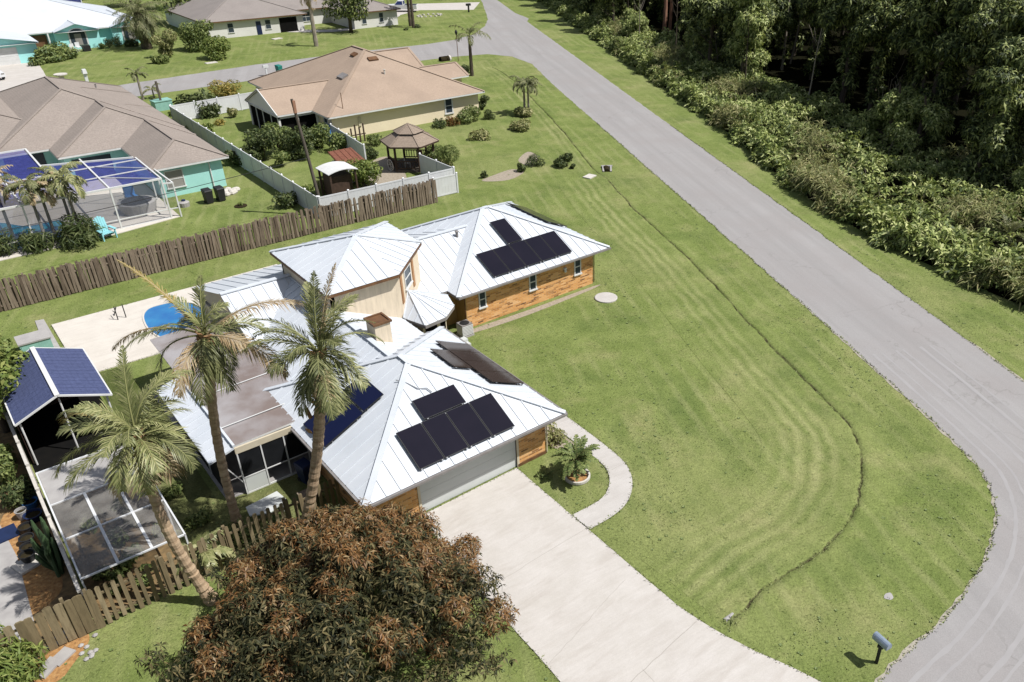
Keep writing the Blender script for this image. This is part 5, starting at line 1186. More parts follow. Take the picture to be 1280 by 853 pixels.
shr((567, 156), 1.0, 1.0, 'red_leaf', 'reddish flowering shrub by the cream wall', 55, 800, .2)
shr((580, 154), 1.2, 1.3, 'hedge', 'green clipped shrub by the cream wall corner', 56, 1200, .2)
shr((592, 151), 1.2, 1.5, 'hedge', 'larger green shrub just right of the cream wall corner', 57, 1300, .2)
shr((604, 137), .9, 2.0, 'dark_leaf', 'tall dark shrub at the right end of the cream house', 58, 1000, .2)
shr((611, 149), .8, 1.1, 'dark_leaf', 'dark spiky shrub below the tall one at the house end', 59, 700, .3, 'shrub', .15)
shr((601, 174), 1.2, .8, 'pale_leaf', 'pale cream leaved clump alone on the lawn', 60, 900, .3)
shr((652, 162), 1.3, .9, 'pale_leaf', 'wide pale leaved clump below the twin palms', 61, 1200, .3)
shr((655, 145), 1.2, .9, 'pale_leaf', 'pale leaved bed around the twin palm trunks', 62, 1100, .3)
shr((705, 208), .95, 1.7, 'dark_leaf', 'round near black bush on the open lawn', 63, 1600, .2, 'bush')
shr((716, 211), .35, .6, 'dark_leaf', 'little dark sprig right of the near black bush', 64, 200, .18)
shr((669, 207), .9, 1.2, 'dark_leaf', 'dark tufted bush at the mulch bed edge', 65, 900, .26, 'bush', .2)
shr((653, 215), .5, .9, 'dark_leaf', 'small dark shrub in the lower mulch bed', 66, 350, .2)
shr((605, 223), .4, .8, 'dark_leaf', 'tiny dark shrub at the mulch bed left end', 67, 250, .2)
for k, ps in enumerate((((648, 200), (660, 190), (672, 196), (668, 208), (655, 206)), ((602, 226), (618, 219), (640, 212), (655, 215), (640, 224), (620, 227)))):
    struct(MB().flat(curvepoly(ps, 4), .009 + .002 * k), 'mulch_bed', 'pale_gravel')
shr((284, 123), 1.9, 2.0, 'yellow_leaf', 'yellow croton bush at the far vinyl fence', 68, 1500, .45, 'croton', .2, droop=.1)
shr((247, 143), 2.0, 2.3, 'dark_leaf', 'dark broad leaved clump behind the side vinyl fence', 69, 700, .8, 'banana_plant', .25, droop=.1)
shr((266, 146), 1.3, 1.8, 'dark_leaf', 'dark broad leaved plant at the right of the big clump', 70, 400, .8, 'banana_plant', .25, droop=.1)
shr((292, 147), .6, 1.3, 'pale_leaf', 'thin pale shrub against the far white fence', 71, 300, .35)
shr((222, 150), .9, 1.3, 'bright_leaf', 'green clump outside the side vinyl fence by the taupe roof', 72, 500, .35)
shr((259, 166), .8, 1.3, 'bright_leaf', 'banana like plant leaning over the side fence', 73, 250, .7, 'banana_plant', .25)
shr((240, 165), .6, .9, 'hedge', 'small green plant along the teal house side path', 74, 300, .25)
shr((274, 156), .7, .5, 'yellow_leaf', 'orange leaved ground plant inside the side fence', 75, 350, .22)
shr((297, 207), 1.1, 1.6, 'dark_leaf', 'dark shrub at the turquoise house back corner', 76, 900, .3)
shr((310, 196), .9, 1.2, 'hedge', 'weedy shrub along the side vinyl fence foot', 77, 500, .25)
shr((341, 225), .8, 1.0, 'dark_leaf', 'dark shrub at the fence foot left of the pole', 78, 500, .22)
shr((362, 258), 1.1, 1.2, 'dark_leaf', 'dark shrub cluster at the outer fence corner below the pole', 79, 800, .24)
# ------------------------------------------------------------------ AQUA HOUSE
T = thing('aqua_house', 'aqua house with white roof and two arched front gables', 'house', (3, 126, 0))
m_ = MB(); f_ = MB(); ez = 2.7
roof(m_, f_, -22, 17.6, 127.6, 152, ez, .30, axis='X', rib=0, cap=.2)
roof(m_, f_, 4.5, 10.5, 126.3, 140, ez + .02, .32, axis='Y', gable='SN', cap=.15); roof(m_, f_, 12.3, 17.8, 126.8, 140, ez + .03, .34, axis='Y', gable='SN', cap=.15); roof(m_, f_, -12, 1.2, 119.2, 136, ez + .01, .2, axis='Y', gable='SN', cap=.15)
m_.build('roof', 'white_roof', T); f_.build('fascia', 'white', T)
m_ = MB(); rectwalls(m_, -21, 17, 128.3, 151, 0, 2.6); m_.box(4.7, 10.3, 127.6, 128.3, 0, 2.6); m_.box(12.5, 17.3, 127.5, 128.3, 0, 2.6); rectwalls(m_, -11.5, .9, 119.9, 129, 0, 2.6)
for x0, x1, y, h_ in ((4.55, 10.45, 126.9, .93), (12.35, 17.75, 127.2, .9), (-11.9, 1.1, 119.88, 1.26)): xm = (x0 + x1) / 2; m_.add([(x0, y, 2.55), (x1, y, 2.55), (x1, y, 2.72), (xm, y, 2.7 + h_), (x0, y, 2.72)], [(0, 1, 2, 3, 4)])
m_.box(4.55, 10.45, 126.92, 127.7, 0, 2.6); m_.box(12.35, 17.7, 127.22, 127.6, 0, 2.6); m_.build('wall', 'aqua_stucco', T)
def arch_window(c, w_, h_):
    x, y, z = c; m_ = MB(); k = 10; A = [(-w_ / 2, 0), (w_ / 2, 0), (w_ / 2, h_)] + [(w_ / 2 * math.cos(a), h_ + w_ * .32 * math.sin(a)) for a in [math.pi * i / k for i in range(1, k)]] + [(-w_ / 2, h_)]
    B = [(u * 1.1, (v + .08) * 1.05 - .12) for u, v in A]; n = len(A)
    m_.add([(x + u, y - .06, z + v) for u, v in B], [tuple(range(n))]); fo = m_.build('window', 'white', T)
    m_ = MB(); m_.add([(x + u * .92, y - .075, z + v) for u, v in A], [tuple(range(n))]); m_.build('pane', 'glass', fo)
    m_ = MB(); m_.box(x - w_ * .2, x + w_ * .2, y - .1, y - .08, z, z + h_); m_.build('curtain', 'glass_pale', fo)
arch_window((7.5, 126.92, .6), 2.3, 1.6); arch_window((15.0, 127.22, .6), 2.3, 1.6)
m_ = MB(); m_.box(1.6, 3.6, 128.2, 128.3, 0, 2.3); m_.build('front_door', 'brown', T)
m_ = MB(); m_.box(3.7, 3.9, 127.6, 128.3, 0, 2.6); m_.box(1.25, 1.45, 127.6, 128.3, 0, 2.6); m_.build('porch_column', 'white', T)
m_ = MB(); m_.box(-8.5, -1.6, 119.84, 119.9, 0, 2.2)
for k in range(1, 4): m_.box(-8.5, -1.6, 119.825, 119.84, k * .55 - .015, k * .55 + .015)
m_.build('garage_door', 'white', T)
C2 = thing('rear_pool_cage', 'dark blue screened pool cage behind the aqua house', 'pool cage', (0, 158, 0)); m_ = MB(); m_.box(-14, 14, 152.5, 166, 0, 4.2); m_.build('mesh', 'screen_blue', C2); m_ = MB()
for x in range(-14, 15, 4): m_.beam((x, 152.4, 0), (x, 152.4, 4.25), .1, .1, up=(0, 1, 0)); m_.beam((x, 152.4, 4.25), (x, 166, 4.25), .1, .1)
m_.build('frame', 'white', C2)
struct(MB().flat([(-9.2, 119.9), (-1.2, 119.9), (.3, 119.5), (-.3, 112), (-1.2, 103.3), (-1.5, 96), (-9.8, 97)], .01), 'neighbour_driveway', 'drive')
q = at(70, 76); t = shrub('hedge', 'clipped oval hedge in front of the aqua house door', 1, 1.1, 3200, .2, 'hedge', 81, 'hedge', nl=9); place(t, (q.x, q.y, 0), .5, 1); t.scale = (3.2, 1.8, 1.9)
shr((46, 82), 1.0, 1.4, 'hedge', 'small leafy shrub left of the oval hedge', 82, 500, .3); shr((129, 61), .7, .9, 'hedge', 'small shrub below the aqua front wall', 83, 300, .25); shr((137, 60), .8, 1.5, 'dark_leaf', 'narrow dark cycad under the arched window', 84, 350, .5, 'shrub', .12); shr((149, 58), .9, 1.8, 'dark_leaf', 'spiky dark cycad right of the arched window', 85, 450, .5, 'shrub', .12); shr((167, 58), 1.2, 1.3, 'dark_leaf', 'dark shrub at the aqua house right corner', 86, 700, .3)
for q, lb in (((93, 66), 'white garden chair left of the dark planter by the aqua window'), ((100, 64), 'white garden chair nearest the dark planter by the aqua window')):
    p = at(*q); chair('garden_chair', lb, (p.x, p.y, 0), .3, 'vinyl', 1.3)
p = at(109, 64); t = thing('planter_box', 'square black planter box by the arched window', 'planter', (p.x, p.y, 0)); m_ = MB(); m_.rbox((p.x, p.y, 0), .9, .9, .8, .1, 0, 1.1); m_.build('pot', 'black', t)
p = at(78, 101); t = thing('birdbath', 'white stone ornament on the aqua house front lawn', 'ornament', (p.x, p.y, 0)); m_ = MB(); m_.lathe((p.x, p.y, 0), [(.5, 0), (.35, .15), (.3, .5), (.8, .75), (.8, .85), (.3, .8)], 14); m_.build('bowl', 'stone_white', t)
p = at(109.5, 104); t = thing('street_mailbox', 'white post mailbox on the aqua house verge', 'mailbox', (p.x, p.y, 0)); m_ = MB(); m_.rbox((p.x, p.y, 0), .35, .35, 1.2, 0); m_.build('post', 'vinyl', t); m_ = MB(); m_.rbox((p.x, p.y, 1.2), .5, .8, .5, 0, 0, .8); m_.build('box', 'vinyl', t)
# car
def vehicle(name, label, cat, loc, rz, pickup=False, mat='carwhite'):
    t = thing(name, label, cat); L, Wd = (5.6, 1.95) if pickup else (4.7, 1.85); m_ = MB()
    prof = [(-L / 2, .45), (L / 2, .45), (L / 2, .85), (L / 2 - .15, 1.0), (L * .2, 1.1), (-L / 2, 1.1)] if pickup else [(-L / 2, .4), (L / 2, .4), (L / 2, .75), (L / 2 - .2, .85), (L * .18, 1.0), (-L * .42, 1.02), (-L / 2, .9)]
    n = len(prof); w0 = Wd / 2; m_.add([(x, -w0, z) for x, z in prof] + [(x, w0, z) for x, z in prof], [tuple(range(n)), tuple(range(2 * n - 1, n - 1, -1))] + [((i + 1) % n, i, i + n, (i + 1) % n + n) for i in range(n)]); m_.build('body', mat, t)
    cab = [(-.55, 1.08), (1.05, 1.08), (.45, 1.75), (-.5, 1.75)] if pickup else [(-L * .42, .99), (L * .18, .97), (.0, 1.48), (-L * .3, 1.46)]
    w1 = w0 * .93; w2 = w0 * .78; v = [(x, -(w1 if i < 2 else w2), z) for i, (x, z) in enumerate(cab)] + [(x, (w1 if i < 2 else w2), z) for i, (x, z) in enumerate(cab)]
    m_ = MB(); m_.add(v, [(0, 1, 2, 3), (7, 6, 5, 4), (1, 5, 6, 2), (2, 6, 7, 3), (3, 7, 4, 0)]); ca = m_.build('cabin', mat, t)
    m_ = MB()
    def inset(idx, k=.82, off=.012):
        P = [Vector(v[i]) for i in idx]; c = sum(P, Vector()) / 4; nn = (P[1] - P[0]).cross(P[2] - P[0]).normalized()
        if nn.dot(c - Vector((c.x * .9, 0, 1.2))) < 0: nn = -nn
        m_.poly([c + (p - c) * k + nn * off for p in P])
    for ix in ((0, 1, 2, 3), (7, 6, 5, 4), (1, 5, 6, 2), (3, 7, 4, 0)): inset(ix)
    m_.build('window', 'tint', ca)
    for x in (-L * .3, L * .3):
        for y in (-w0 + .08, w0 - .08): m_ = MB(); m_.tube([(x, y - .12, .36), (x, y + .12, .36)], .36, 16); wo = m_.build('wheel', 'tyre', t); m_ = MB(); m_.tube([(x, y - .13, .36), (x, y + .13, .36)], .2, 12); m_.build('rim', 'alu', wo)
    for y in (-w0 * .7, w0 * .7): m_ = MB(); m_.box(L / 2 - .05, L / 2 + .015, y - .2, y + .2, .72, .88); m_.build('headlight', 'glass_pale', t)
    if pickup:
        m_ = MB(); m_.box(-L / 2 + .12, -.65, -w0 + .15, w0 - .15, 1.09, 1.105); m_.build('cargo_bed', 'black', t)
        m_ = MB(); m_.box(L / 2 - .02, L / 2 + .02, -.5, .5, .6, .95); m_.build('grille', 'black', t)
    return place(t, loc, rz)
p = at(502, 14.5); vehicle('pickup_truck', 'white pickup truck parked on the drive by the white house', 'pickup truck', (p.x, p.y, .02), R_(141), True).scale = (1.15, 1.15, 1.15) 
p = at(-4, 100); vehicle('parked_car', 'white car with blue tinted windscreen on the aqua house drive', 'car', (p.x - .3, p.y + 1.2, .02), R_(-80))
# ------------------------------------------------------------------ WHITE HOUSE
T = thing('white_house', 'white stucco house with grey shingle roof across the side street', 'house', (36, 128, 0))
m_ = MB(); f_ = MB(); roof(m_, f_, 24.6, 42, 122.5, 146, 2.7, .36, cap=.25); roof(m_, f_, 30, 53.5, 127.6, 144, 2.71, .36, axis='X', cap=.25); roof(m_, f_, 48.0, 57.5, 118.0, 140, 2.72, .36, cap=.25)
ro = m_.build('roof', 'grey_shingle', T); f_.build('fascia', 'brown', T)
m_ = MB(); rectwalls(m_, 25.2, 41.4, 123.1, 145, 0, 2.6); m_.box(41.2, 48.6, 128.2, 128.4, 0, 2.6); rectwalls(m_, 48.6, 57, 118.6, 139, 0, 2.6); m_.build('wall', 'white_stucco', T)
for x in (29, 35.2): window(T, (x, 123.1, 1.5), (0, -1), 1.0, 1.5, 'white', 'glass', 'H')
for x in (50.5, 53.8): window(T, (x, 118.6, 1.5), (0, -1), .9, 1.6, 'white', 'glass', 'H')
m_ = MB(); m_.box(37.2, 40.2, 123.02, 123.1, 0, 2.3); m_.build('entry', 'dark', T)
window(T, (44, 128.2, 1.4), (0, -1), 2.0, 1.6, 'white', 'glass', 'HV')
m_ = MB(); m_.box(33.2, 34.0, 123.03, 123.1, 0, 2.1); m_.build('front_door', 'navy', T)
m_ = MB(); m_.beam((36, 131, 5.6), (37.4, 130, 5.3), .9, .15); m_.build('skylight', 'stone_white', T)
struct(MB().flat(curvepoly([(352, 40), (390, 40.5), (430, 39), (462, 33), (496, 22), (497, 19), (460, 28), (430, 36), (390, 37.5), (352, 37)], 3), .011), 'front_path', 'walk')
struct(MB().flat([tuple(at(*q)[:2]) for q in ((496, 20), (525, 13), (592, 12.5), (600, 3), (560, 4), (480, 6), (478, 16))], .012), 'truck_driveway', 'drive')
# street objects along the side street
p = at(586, 15.5); t = thing('street_mailbox', 'dark mailbox on a post at the street junction', 'mailbox', (p.x, p.y, 0)); m_ = MB(); m_.rbox((p.x, p.y, 0), .25, .25, 1.2, 0); m_.build('post', 'black', t); m_ = MB(); m_.rbox((p.x, p.y, 1.2), .9, .45, .4, 0); m_.build('box', 'black', t)
p = at(334, 95); t = thing('street_mailbox', 'white mailbox at the kerb beside the green bin', 'mailbox', (p.x, p.y, 0)); m_ = MB(); m_.rbox((p.x, p.y, 0), .18, .18, 1.05, 0); m_.build('post', 'vinyl', t); m_ = MB(); m_.rbox((p.x, p.y, 1.05), .7, .3, .35, 0); m_.build('box', 'vinyl', t)
wheelie('wheelie_bin', 'green wheeled bin on the side street verge', at(350, 93.5), .2, 'green_plastic', s=1.2)
p = at(573, 77); t = thing('tiki_torch', 'slim garden torch post near the street palm', 'lamp', (p.x, p.y, 0)); m_ = MB(); m_.tube([(p.x, p.y, 0), (p.x, p.y, 3.6)], .045, 6); m_.build('pole', 'brown', t); m_ = MB(); m_.lathe((p.x, p.y, 3.6), [(.08, 0), (.2, .35), (.2, .5), (.06, .75)], 8); m_.build('lantern', 'black', t)
p = at(557, 76); t = thing('culvert', 'small dark culvert end with white rim by the side street', 'culvert', (p.x, p.y, 0)); m_ = MB(); m_.tube([(p.x - .9, p.y, .2), (p.x + .5, p.y, .2)], .45, 12, cap=False); m_.build('pipe', 'dirt', t); m_ = MB(); m_.tube([(p.x + .5, p.y, .2), (p.x + .75, p.y, .2)], .5, 12); m_.build('headwall', 'stone_white', t)
p = at(204, 137); t = thing('utility_cabinet', 'mint green utility cabinet at the side fence end', 'cabinet', (p.x, p.y, 0)); m_ = MB(); m_.rbox((p.x, p.y, 0), 1.9, 1.3, 1.0, .1); m_.build('case', 'mint', t); m_ = MB(); m_.rbox((p.x, p.y, 1.0), 2.0, 1.4, .1, .1); m_.build('lid', 'mint', t)
p = at(201, 136); t = thing('fence_post', 'bare dark post standing before the mint cabinet', 'post', (p.x, p.y, 0)); m_ = MB(); m_.rbox((p.x, p.y - .9, 0), .2, .2, 3.2, 0); m_.build('post_shaft', 'pole_wood', t); m_ = MB(); m_.beam((p.x - 1.0, p.y - .9, 2.4), (p.x, p.y - .9, 2.2), .06, .06); m_.build('arm', 'pole_wood', t)
p = at(264, 79); m_ = MB(); m_.rbox((p.x, p.y, 0), 1.6, .9, .08, .1); o = m_.build('access_cover', 'stone_white'); tag(o, 'pale utility lid on the lawn by the twin round bushes', 'lid')
p = at(346, 49); m_ = MB(); m_.rbox((p.x, p.y, 0), 1.6, .9, .1, .3); o = m_.build('access_cover', 'stone_white'); tag(o, 'cream stepping lid on the white house front lawn', 'lid')
t = thing('stone_ring', 'ring of pale edging stones on the corner lawn', 'garden edging', at(537, 20)); p = at(537, 20)
m_ = MB()
for i in range(14): a = i * .449; m_.rbox((p.x + 2.4 * math.cos(a), p.y + 1.4 * math.sin(a), 0), .5, .35, .2, a)
m_.build('edging', 'stone_white', t)
shr((508, 38), .5, .5, 'dark_leaf', 'small dark plant left of the twin trunks', 87, 150, .25); shr((523, 35), .7, .6, 'dark_leaf', 'small dark plant right of the twin trunks', 88, 250, .25); shr((580, 92), 1.3, 1.1, 'dark_leaf', 'dark shrub beside the street palm base', 89, 600, .3)
# far upper left planting
shr((255, 62), 2.9, 5.0, 'hedge', 'larger of two round bushes by the white house', 90, 5000, .36, 'bush', nl=10); shr((273, 73), 2.2, 3.3, 'bright_leaf', 'smaller of two round bushes by the white house', 91, 3200, .34, 'bush', nl=8)
shr((211, 72), 1.7, 4.2, 'pale_leaf', 'tall olive shrub right of the big shaggy palm', 92, 2400, .45, 'bush', .3); shr((200, 79), 1.2, 1.6, 'hedge', 'low dark shrub in front of the tall olive one', 93, 900, .4)
# ------------------------------------------------------------------ PALMS
def palm(label, base, top, r0, r1, fronds, bend=.0, bdir=0, bark='palm_bark', boot=True, name='coconut_palm', seed=1, spear=True, nboot=46, bspan=.75):
    q = random.Random(seed); base = Vector(base); top = Vector(top); t = thing(name, label, 'palm tree', base); P = []; Rr_ = []; N = 46
    for i in range(N + 1):
        s = min(1, max(0, i / N + (q.uniform(-.008, .008) if 0 < i < N else 0))); p = base.lerp(top, s) + Vector((math.cos(bdir), math.sin(bdir), 0)) * bend * math.sin(math.pi * s); P.append(p)
        Rr_.append((r0 + (r1 - r0) * s) * (1.0 + (q.uniform(.03, .14) if i % 2 else q.uniform(-.09, 0))) * (1.35 - .35 * min(1, s * 7)))
    m_ = MB(); m_.tube(P, Rr_, 12); m_.build('trunk', bark, t)
    if boot:
        m_ = MB()
        for i in range(nboot):
            z = -abs(q.gauss(0, bspan)) + .1; a = q.uniform(0, 6.283); c = top + (base - top).normalized() * (-z if z < 0 else 0); rr = r1 * 1.05
            o = Vector((math.cos(a), math.sin(a), 0)); m_.beam(c + o * rr * .7, c + o * (rr * 1.25 + .05) + Vector((0, 0, q.uniform(.2, .42))), .15, .05, up=o)
        m_.build('leaf_base', 'boot', t)
    for (az, el, L, dr, kind) in fronds:
        m_ = MB(); mats = {'g': ['frond', 'pale_leaf'], 'd': ['frond_dark', 'frond'], 'y': ['frond_yellow', 'frond_dry'], 'b': ['frond_dry', 'frond_dry']}[kind]
        frond(m_, top + Vector((0, 0, .15)), az, el, L, dr, int(19 * L), q.uniform(.7, .95), .019, q.uniform(-.6, .6), q, rachis=.035, hang=q.uniform(.15, .5) if kind != 'b' else .6, sweep=.9); m_.build('frond', mats, t)
    return t
# image directions on the ground, so hand-picked fronds can be aimed
RIGHT, AWAY = math.atan2(-.66, .75), math.atan2(.75, .66)
def az_(deg): return RIGHT + R_(deg)     # 0 = right in the picture, 90 = away, 180 = left, 270 = toward the camera
def ring_fronds(n, seed, L=3.2, kinds='gggd', el=(10, 75), dr=(70, 130)):
    q = random.Random(seed); return [(q.uniform(0, 6.283) if False else i * 2.39996 + q.uniform(-.2, .2), R_(el[1] + (el[0] - el[1]) * (i / n) ** .8 + q.uniform(-6, 6)), L * q.uniform(.82, 1.12), R_(dr[0] + (dr[1] - dr[0]) * q.random()), q.choice(kinds)) for i in range(n)]
def lean_top(base, px, py, z): a = at(px, py, z); return (a.x, a.y, z)
def crown(seed, n, L, kinds, up, dn, spread=1.0):
    """upright spears, arching middle fronds, then a hanging skirt"""
    q = random.Random(seed); o = []
    for i in range(n):
        f = i / (n - 1); el = up + (dn - up) * f; o.append((i * 2.39996 + q.uniform(-.45, .45), R_(el + q.uniform(-16, 16)), L * (1.0 - .15 * f) * q.uniform(.62, 1.32), R_(q.uniform(70, 110) if f < .35 else q.uniform(95, 140) if el > 0 else q.uniform(40, 75)), q.choice(kinds if f < .5 else kinds + 'b')))
    return o
A0 = at(266, 752); pA = palm('leaning palm nearest the lower left yard, bushy green crown', A0, lean_top(A0, 173, 552, hh((266, 752), (173, 552))), .2, .15,
    crown(5, 30, 2.7, 'ggdg', 74, -40) + [(az_(165), R_(42), 3.4, R_(100), 'y'), (az_(100), R_(82), 3.1, R_(30), 'g'), (az_(75), R_(60), 2.6, R_(60), 'g'), (az_(205), R_(20), 3.0, R_(90), 'g'), (az_(215), R_(0), 2.8, R_(60), 'g')], seed=1, bend=.35, bdir=az_(200))
B0 = at(299, 662); pB = palm('slim middle palm with a long dry frond over the porch roof', B0, lean_top(B0, 258, 424, hh((299, 662), (258, 424))), .17, .17,
    crown(8, 21, 2.35, 'gdgd', 72, -70) + [(az_(168), R_(56), 3.9, R_(28), 'y'), (az_(8), R_(42), 4.4, R_(70), 'b'), (az_(190), R_(28), 3.5, R_(80), 'b'), (az_(210), R_(40), 3.0, R_(95), 'g'), (az_(345), R_(10), 3.6, R_(75), 'b'), (az_(275), R_(-30), 2.6, R_(50), 'd'), (az_(90), R_(82), 2.2, R_(30), 'g'), (az_(230), R_(-50), 2.2, R_(30), 'd'), (az_(320), R_(-50), 2.2, R_(30), 'd')], seed=2, bend=-.25, bdir=az_(0))
C0 = at(378, 672); pC = palm('tall palm against the garage roof with a dense drooping crown', C0, lean_top(C0, 400, 446, hh((378, 672), (400, 446))), .2, .19,
    crown(12, 30, 2.45, 'gdgd', 74, -75) + [(az_(80), R_(85), 3.0, R_(18), 'd'), (az_(60), R_(74), 3.3, R_(22), 'b'), (az_(110), R_(76), 2.6, R_(25), 'g'), (az_(30), R_(66), 2.6, R_(40), 'g'), (az_(185), R_(38), 3.0, R_(85), 'g'), (az_(165), R_(52), 3.0, R_(80), 'd'), (az_(20), R_(45), 2.7, R_(110), 'g'), (az_(300), R_(-30), 2.4, R_(50), 'g'), (az_(240), R_(-40), 2.4, R_(40), 'd'), (az_(270), R_(-55), 2.2, R_(30), 'd')], seed=3, bend=.25, bdir=az_(0), nboot=90, bspan=1.5)
# smaller palms
def small_palm(label, q, topq, n, L, seed, kinds='g', r=.1, bark='pale_bark', dr=(80, 130), el=(5, 70), name='small_palm', leaf=None, ll=None):
    p = at(*q); h = hh(q, topq); t = thing(name, label, 'palm tree', (p.x, p.y, 0)); m_ = MB(); N = 10
    m_.tube([(p.x, p.y, h * i / N) for i in range(N + 1)], [r * (1.3 - .4 * i / N) * (1.06 if i % 2 else .96) for i in range(N + 1)], 8); m_.build('trunk', bark, t); q_ = random.Random(seed)
    m_ = MB()
    for (az, e_, l_, d_, k) in ring_fronds(n, seed, L, kinds, el, dr): frond(m_, (p.x, p.y, h), az, e_, l_, d_, 20, ll or .3 * l_, .05, q_.uniform(-.4, .4), q_, rachis=.03, hang=.7)
    m_.build('crown', [leaf or 'frond_far', 'frond'], t); return t
small_palm('left one of the twin palms on the roadside lawn', (656, 142), (654, 104), 11, 1.9, 31, r=.11); small_palm('right one of the twin palms on the roadside lawn', (661, 144), (665, 106), 11, 1.9, 32, r=.1)
small_palm('street palm with two long arching fronds at the junction', (590, 95), (587, 46), 8, 3.0, 33, r=.2, bark='bark', el=(25, 70)); 
small_palm('curly small palm in front of the taupe roof by the street', (179, 125), (171, 93), 9, 1.7, 34, r=.12); small_palm('tiny thin palm beside the mint cabinet', (193, 123), (191, 112), 6, 1.4, 35, r=.08)
small_palm('big shaggy palm right of the aqua house', (184, 61), (181, 16), 64, 4.6, 36, r=.6, bark='bark', el=(-70, 75), dr=(50, 100), name='shaggy_palm', leaf='frond_far', ll=1.3)
small_palm('tall palm with a dry skirt before the white house', (395.5, 58), (394, -8), 10, 2.6, 37, r=.28, bark='pale_bark', el=(-75, 60), leaf='frond_dry', name='skirted_palm')
small_palm('left one of two bare trunks on the corner lawn', (513, 33), (511, -18), 9, 2.4, 38, r=.22, bark='bark'); small_palm('right one of two bare trunks on the corner lawn', (517, 35), (514, -16), 9, 2.4, 39, r=.22, bark='bark')
for i, (q, tq, lb) in enumerate((((20, 305), (5, 228), 'palm at the left edge in front of the teal pool'), ((60, 306), (38, 232), 'wispy pale palm at the pool middle'), ((72, 303), (72, 236), 'palm with bent dry fronds before the pool cage'), ((96, 298), (88, 226), 'taller palm before the pool cage'), ((104, 300), (110, 222), 'palm nearest the turquoise chair'))):
    small_palm(lb, q, tq, 11, 2.0, 50 + i, r=.09, bark='pale_bark', el=(-10, 72), leaf=('frond_dry', 'frond_far', 'frond_dry', 'frond_far', 'frond')[i])
shr((50, 312), 1.3, 1.8, 'dark_leaf', 'dark spiky clump left of the teal palms', 95, 900, .6, 'bush', .12); shr((96, 306), 1.7, 2.3, 'dark_leaf', 'dark spiky clump under the teal palms', 96, 1500, .7, 'bush', .12); shr((113, 301), 1.2, 1.6, 'bright_leaf', 'lighter spiky clump near the turquoise chair', 97, 700, .6, 'bush', .12); shr((4, 318), 1.3, 1.9, 'dark_leaf', 'dark clump at the left edge by the teal pool', 98, 900, .5, 'bush', .14)
# ------------------------------------------------------------------ FOREGROUND RED LEAVED TREE
rng = np.random.default_rng(77); cx, cy = -12.5, -5.6
t = thing('mango_tree', 'large spreading tree with rust red new leaves beside the driveway', 'tree', (cx, cy, 0))
lob = []
for i in range(34):
    a = i * 2.39996; rr = 4.5 * math.sqrt((i + .5) / 34); z = 4.4 - 2.4 * (rr / 4.5) ** 2 + rng.uniform(-.75, .75); s = rng.uniform(.8, 1.5); lob.append((cx + rr * math.cos(a), cy + rr * math.sin(a), z, s, s, s * .8))
lob += [(cx + 1.6, cy + 4.2, 2.6, 1.3, 1.3, 1.0), (cx - 1.2, cy + 4.3, 2.5, 1.2, 1.2, 1.0), (cx + 3.4, cy + 2.6, 2.6, 1.3, 1.3, 1.0)]
m_ = MB(); m_.tube([(cx, cy, 0), (cx + .1, cy, .9), (cx, cy + .1, 1.8), (cx + .1, cy, 2.8)], [.38, .3, .26, .18], 10)
for l in lob[::2]: e_ = Vector(l[:3]); m_.tube([(cx, cy, 1.5), Vector((cx, cy, 1.5)).lerp(e_, .5) + Vector((0, 0, .35)), e_], [.13, .08, .025], 6)
m_.build('trunk', 'bark', t)
def rosettes(n, lobes, rng, k, size, asp, up=.5, grav=.25):
    L = np.array(lobes); w_ = L[:, 3] ** 2; w_ /= w_.sum(); i = rng.choice(len(L), n, p=w_); d = unit(rng.normal(size=(n, 3)) + np.array([0, 0, .35])); c = L[i, :3] + d * L[i, 3:6] * (rng.uniform(.55, 1.08, (n, 1)))
    d = unit(d + np.array([0, 0, up])); out_ = []
    a = unit(np.cross(d, rng.normal(size=(n, 3)))); b = np.cross(d, a)
    for j in range(k):
        t_ = 6.283 * j / k + rng.uniform(-.3, .3, (n, 1)); o = unit(a * np.cos(t_) + b * np.sin(t_) + d * rng.uniform(-.35, .8, (n, 1)) + rng.normal(size=(n, 3)) * .25 + np.array([0, 0, -grav])); s = size * rng.uniform(.65, 1.2, (n, 1))
        sd = unit(np.cross(o, d + rng.normal(size=(n, 3)) * .25)); mid = c + o * s * .5 + d * s * .06; tip = c + o * s - np.array([0, 0, .22]) * s
        out_.append(np.stack([c, mid + sd * s * asp * .5, tip, mid - sd * s * asp * .5], 1))
    return np.concatenate(out_)
small = [(x + rng.normal() * .75, y + rng.normal() * .75, z + rng.normal() * .35, a * rng.uniform(.3, .55), b * rng.uniform(.3, .55), c * rng.uniform(.3, .6)) for x, y, z, a, b, c in lob for k in range(5)]
m_ = MB(); m_.quads(rosettes(6500, [(x, y, z - .2, a * .95, b * .95, c) for x, y, z, a, b, c in lob], rng, 7, .24, .25, .3, .5)); m_.quads(rosettes(3800, small, rng, 7, .23, .23, .6, .35)); m_.build('old_foliage', 'mango_green', t)
# fresh flush: rust new leaves, thickest on the driveway and house side of the crown
red = [l for l in small if (l[0] - cx) * .45 + (l[1] - cy) * .6 + rng.uniform(-3.2, 2.6) > -.8]
m_ = MB(); m_.quads(rosettes(7200, [(x, y, z + .12, a * 1.05, b * 1.05, c * 1.05) for x, y, z, a, b, c in red], rng, 8, .215, .21, .8, .3)); m_.build('new_foliage', 'mango_red', t)
# little palm poking out beside it
t = small_palm('small fan of palm leaves rising beside the red tree and fence', (262, 716), (262, 690), 6, 1.3, 61, r=.05, leaf='frond', bark='boot')
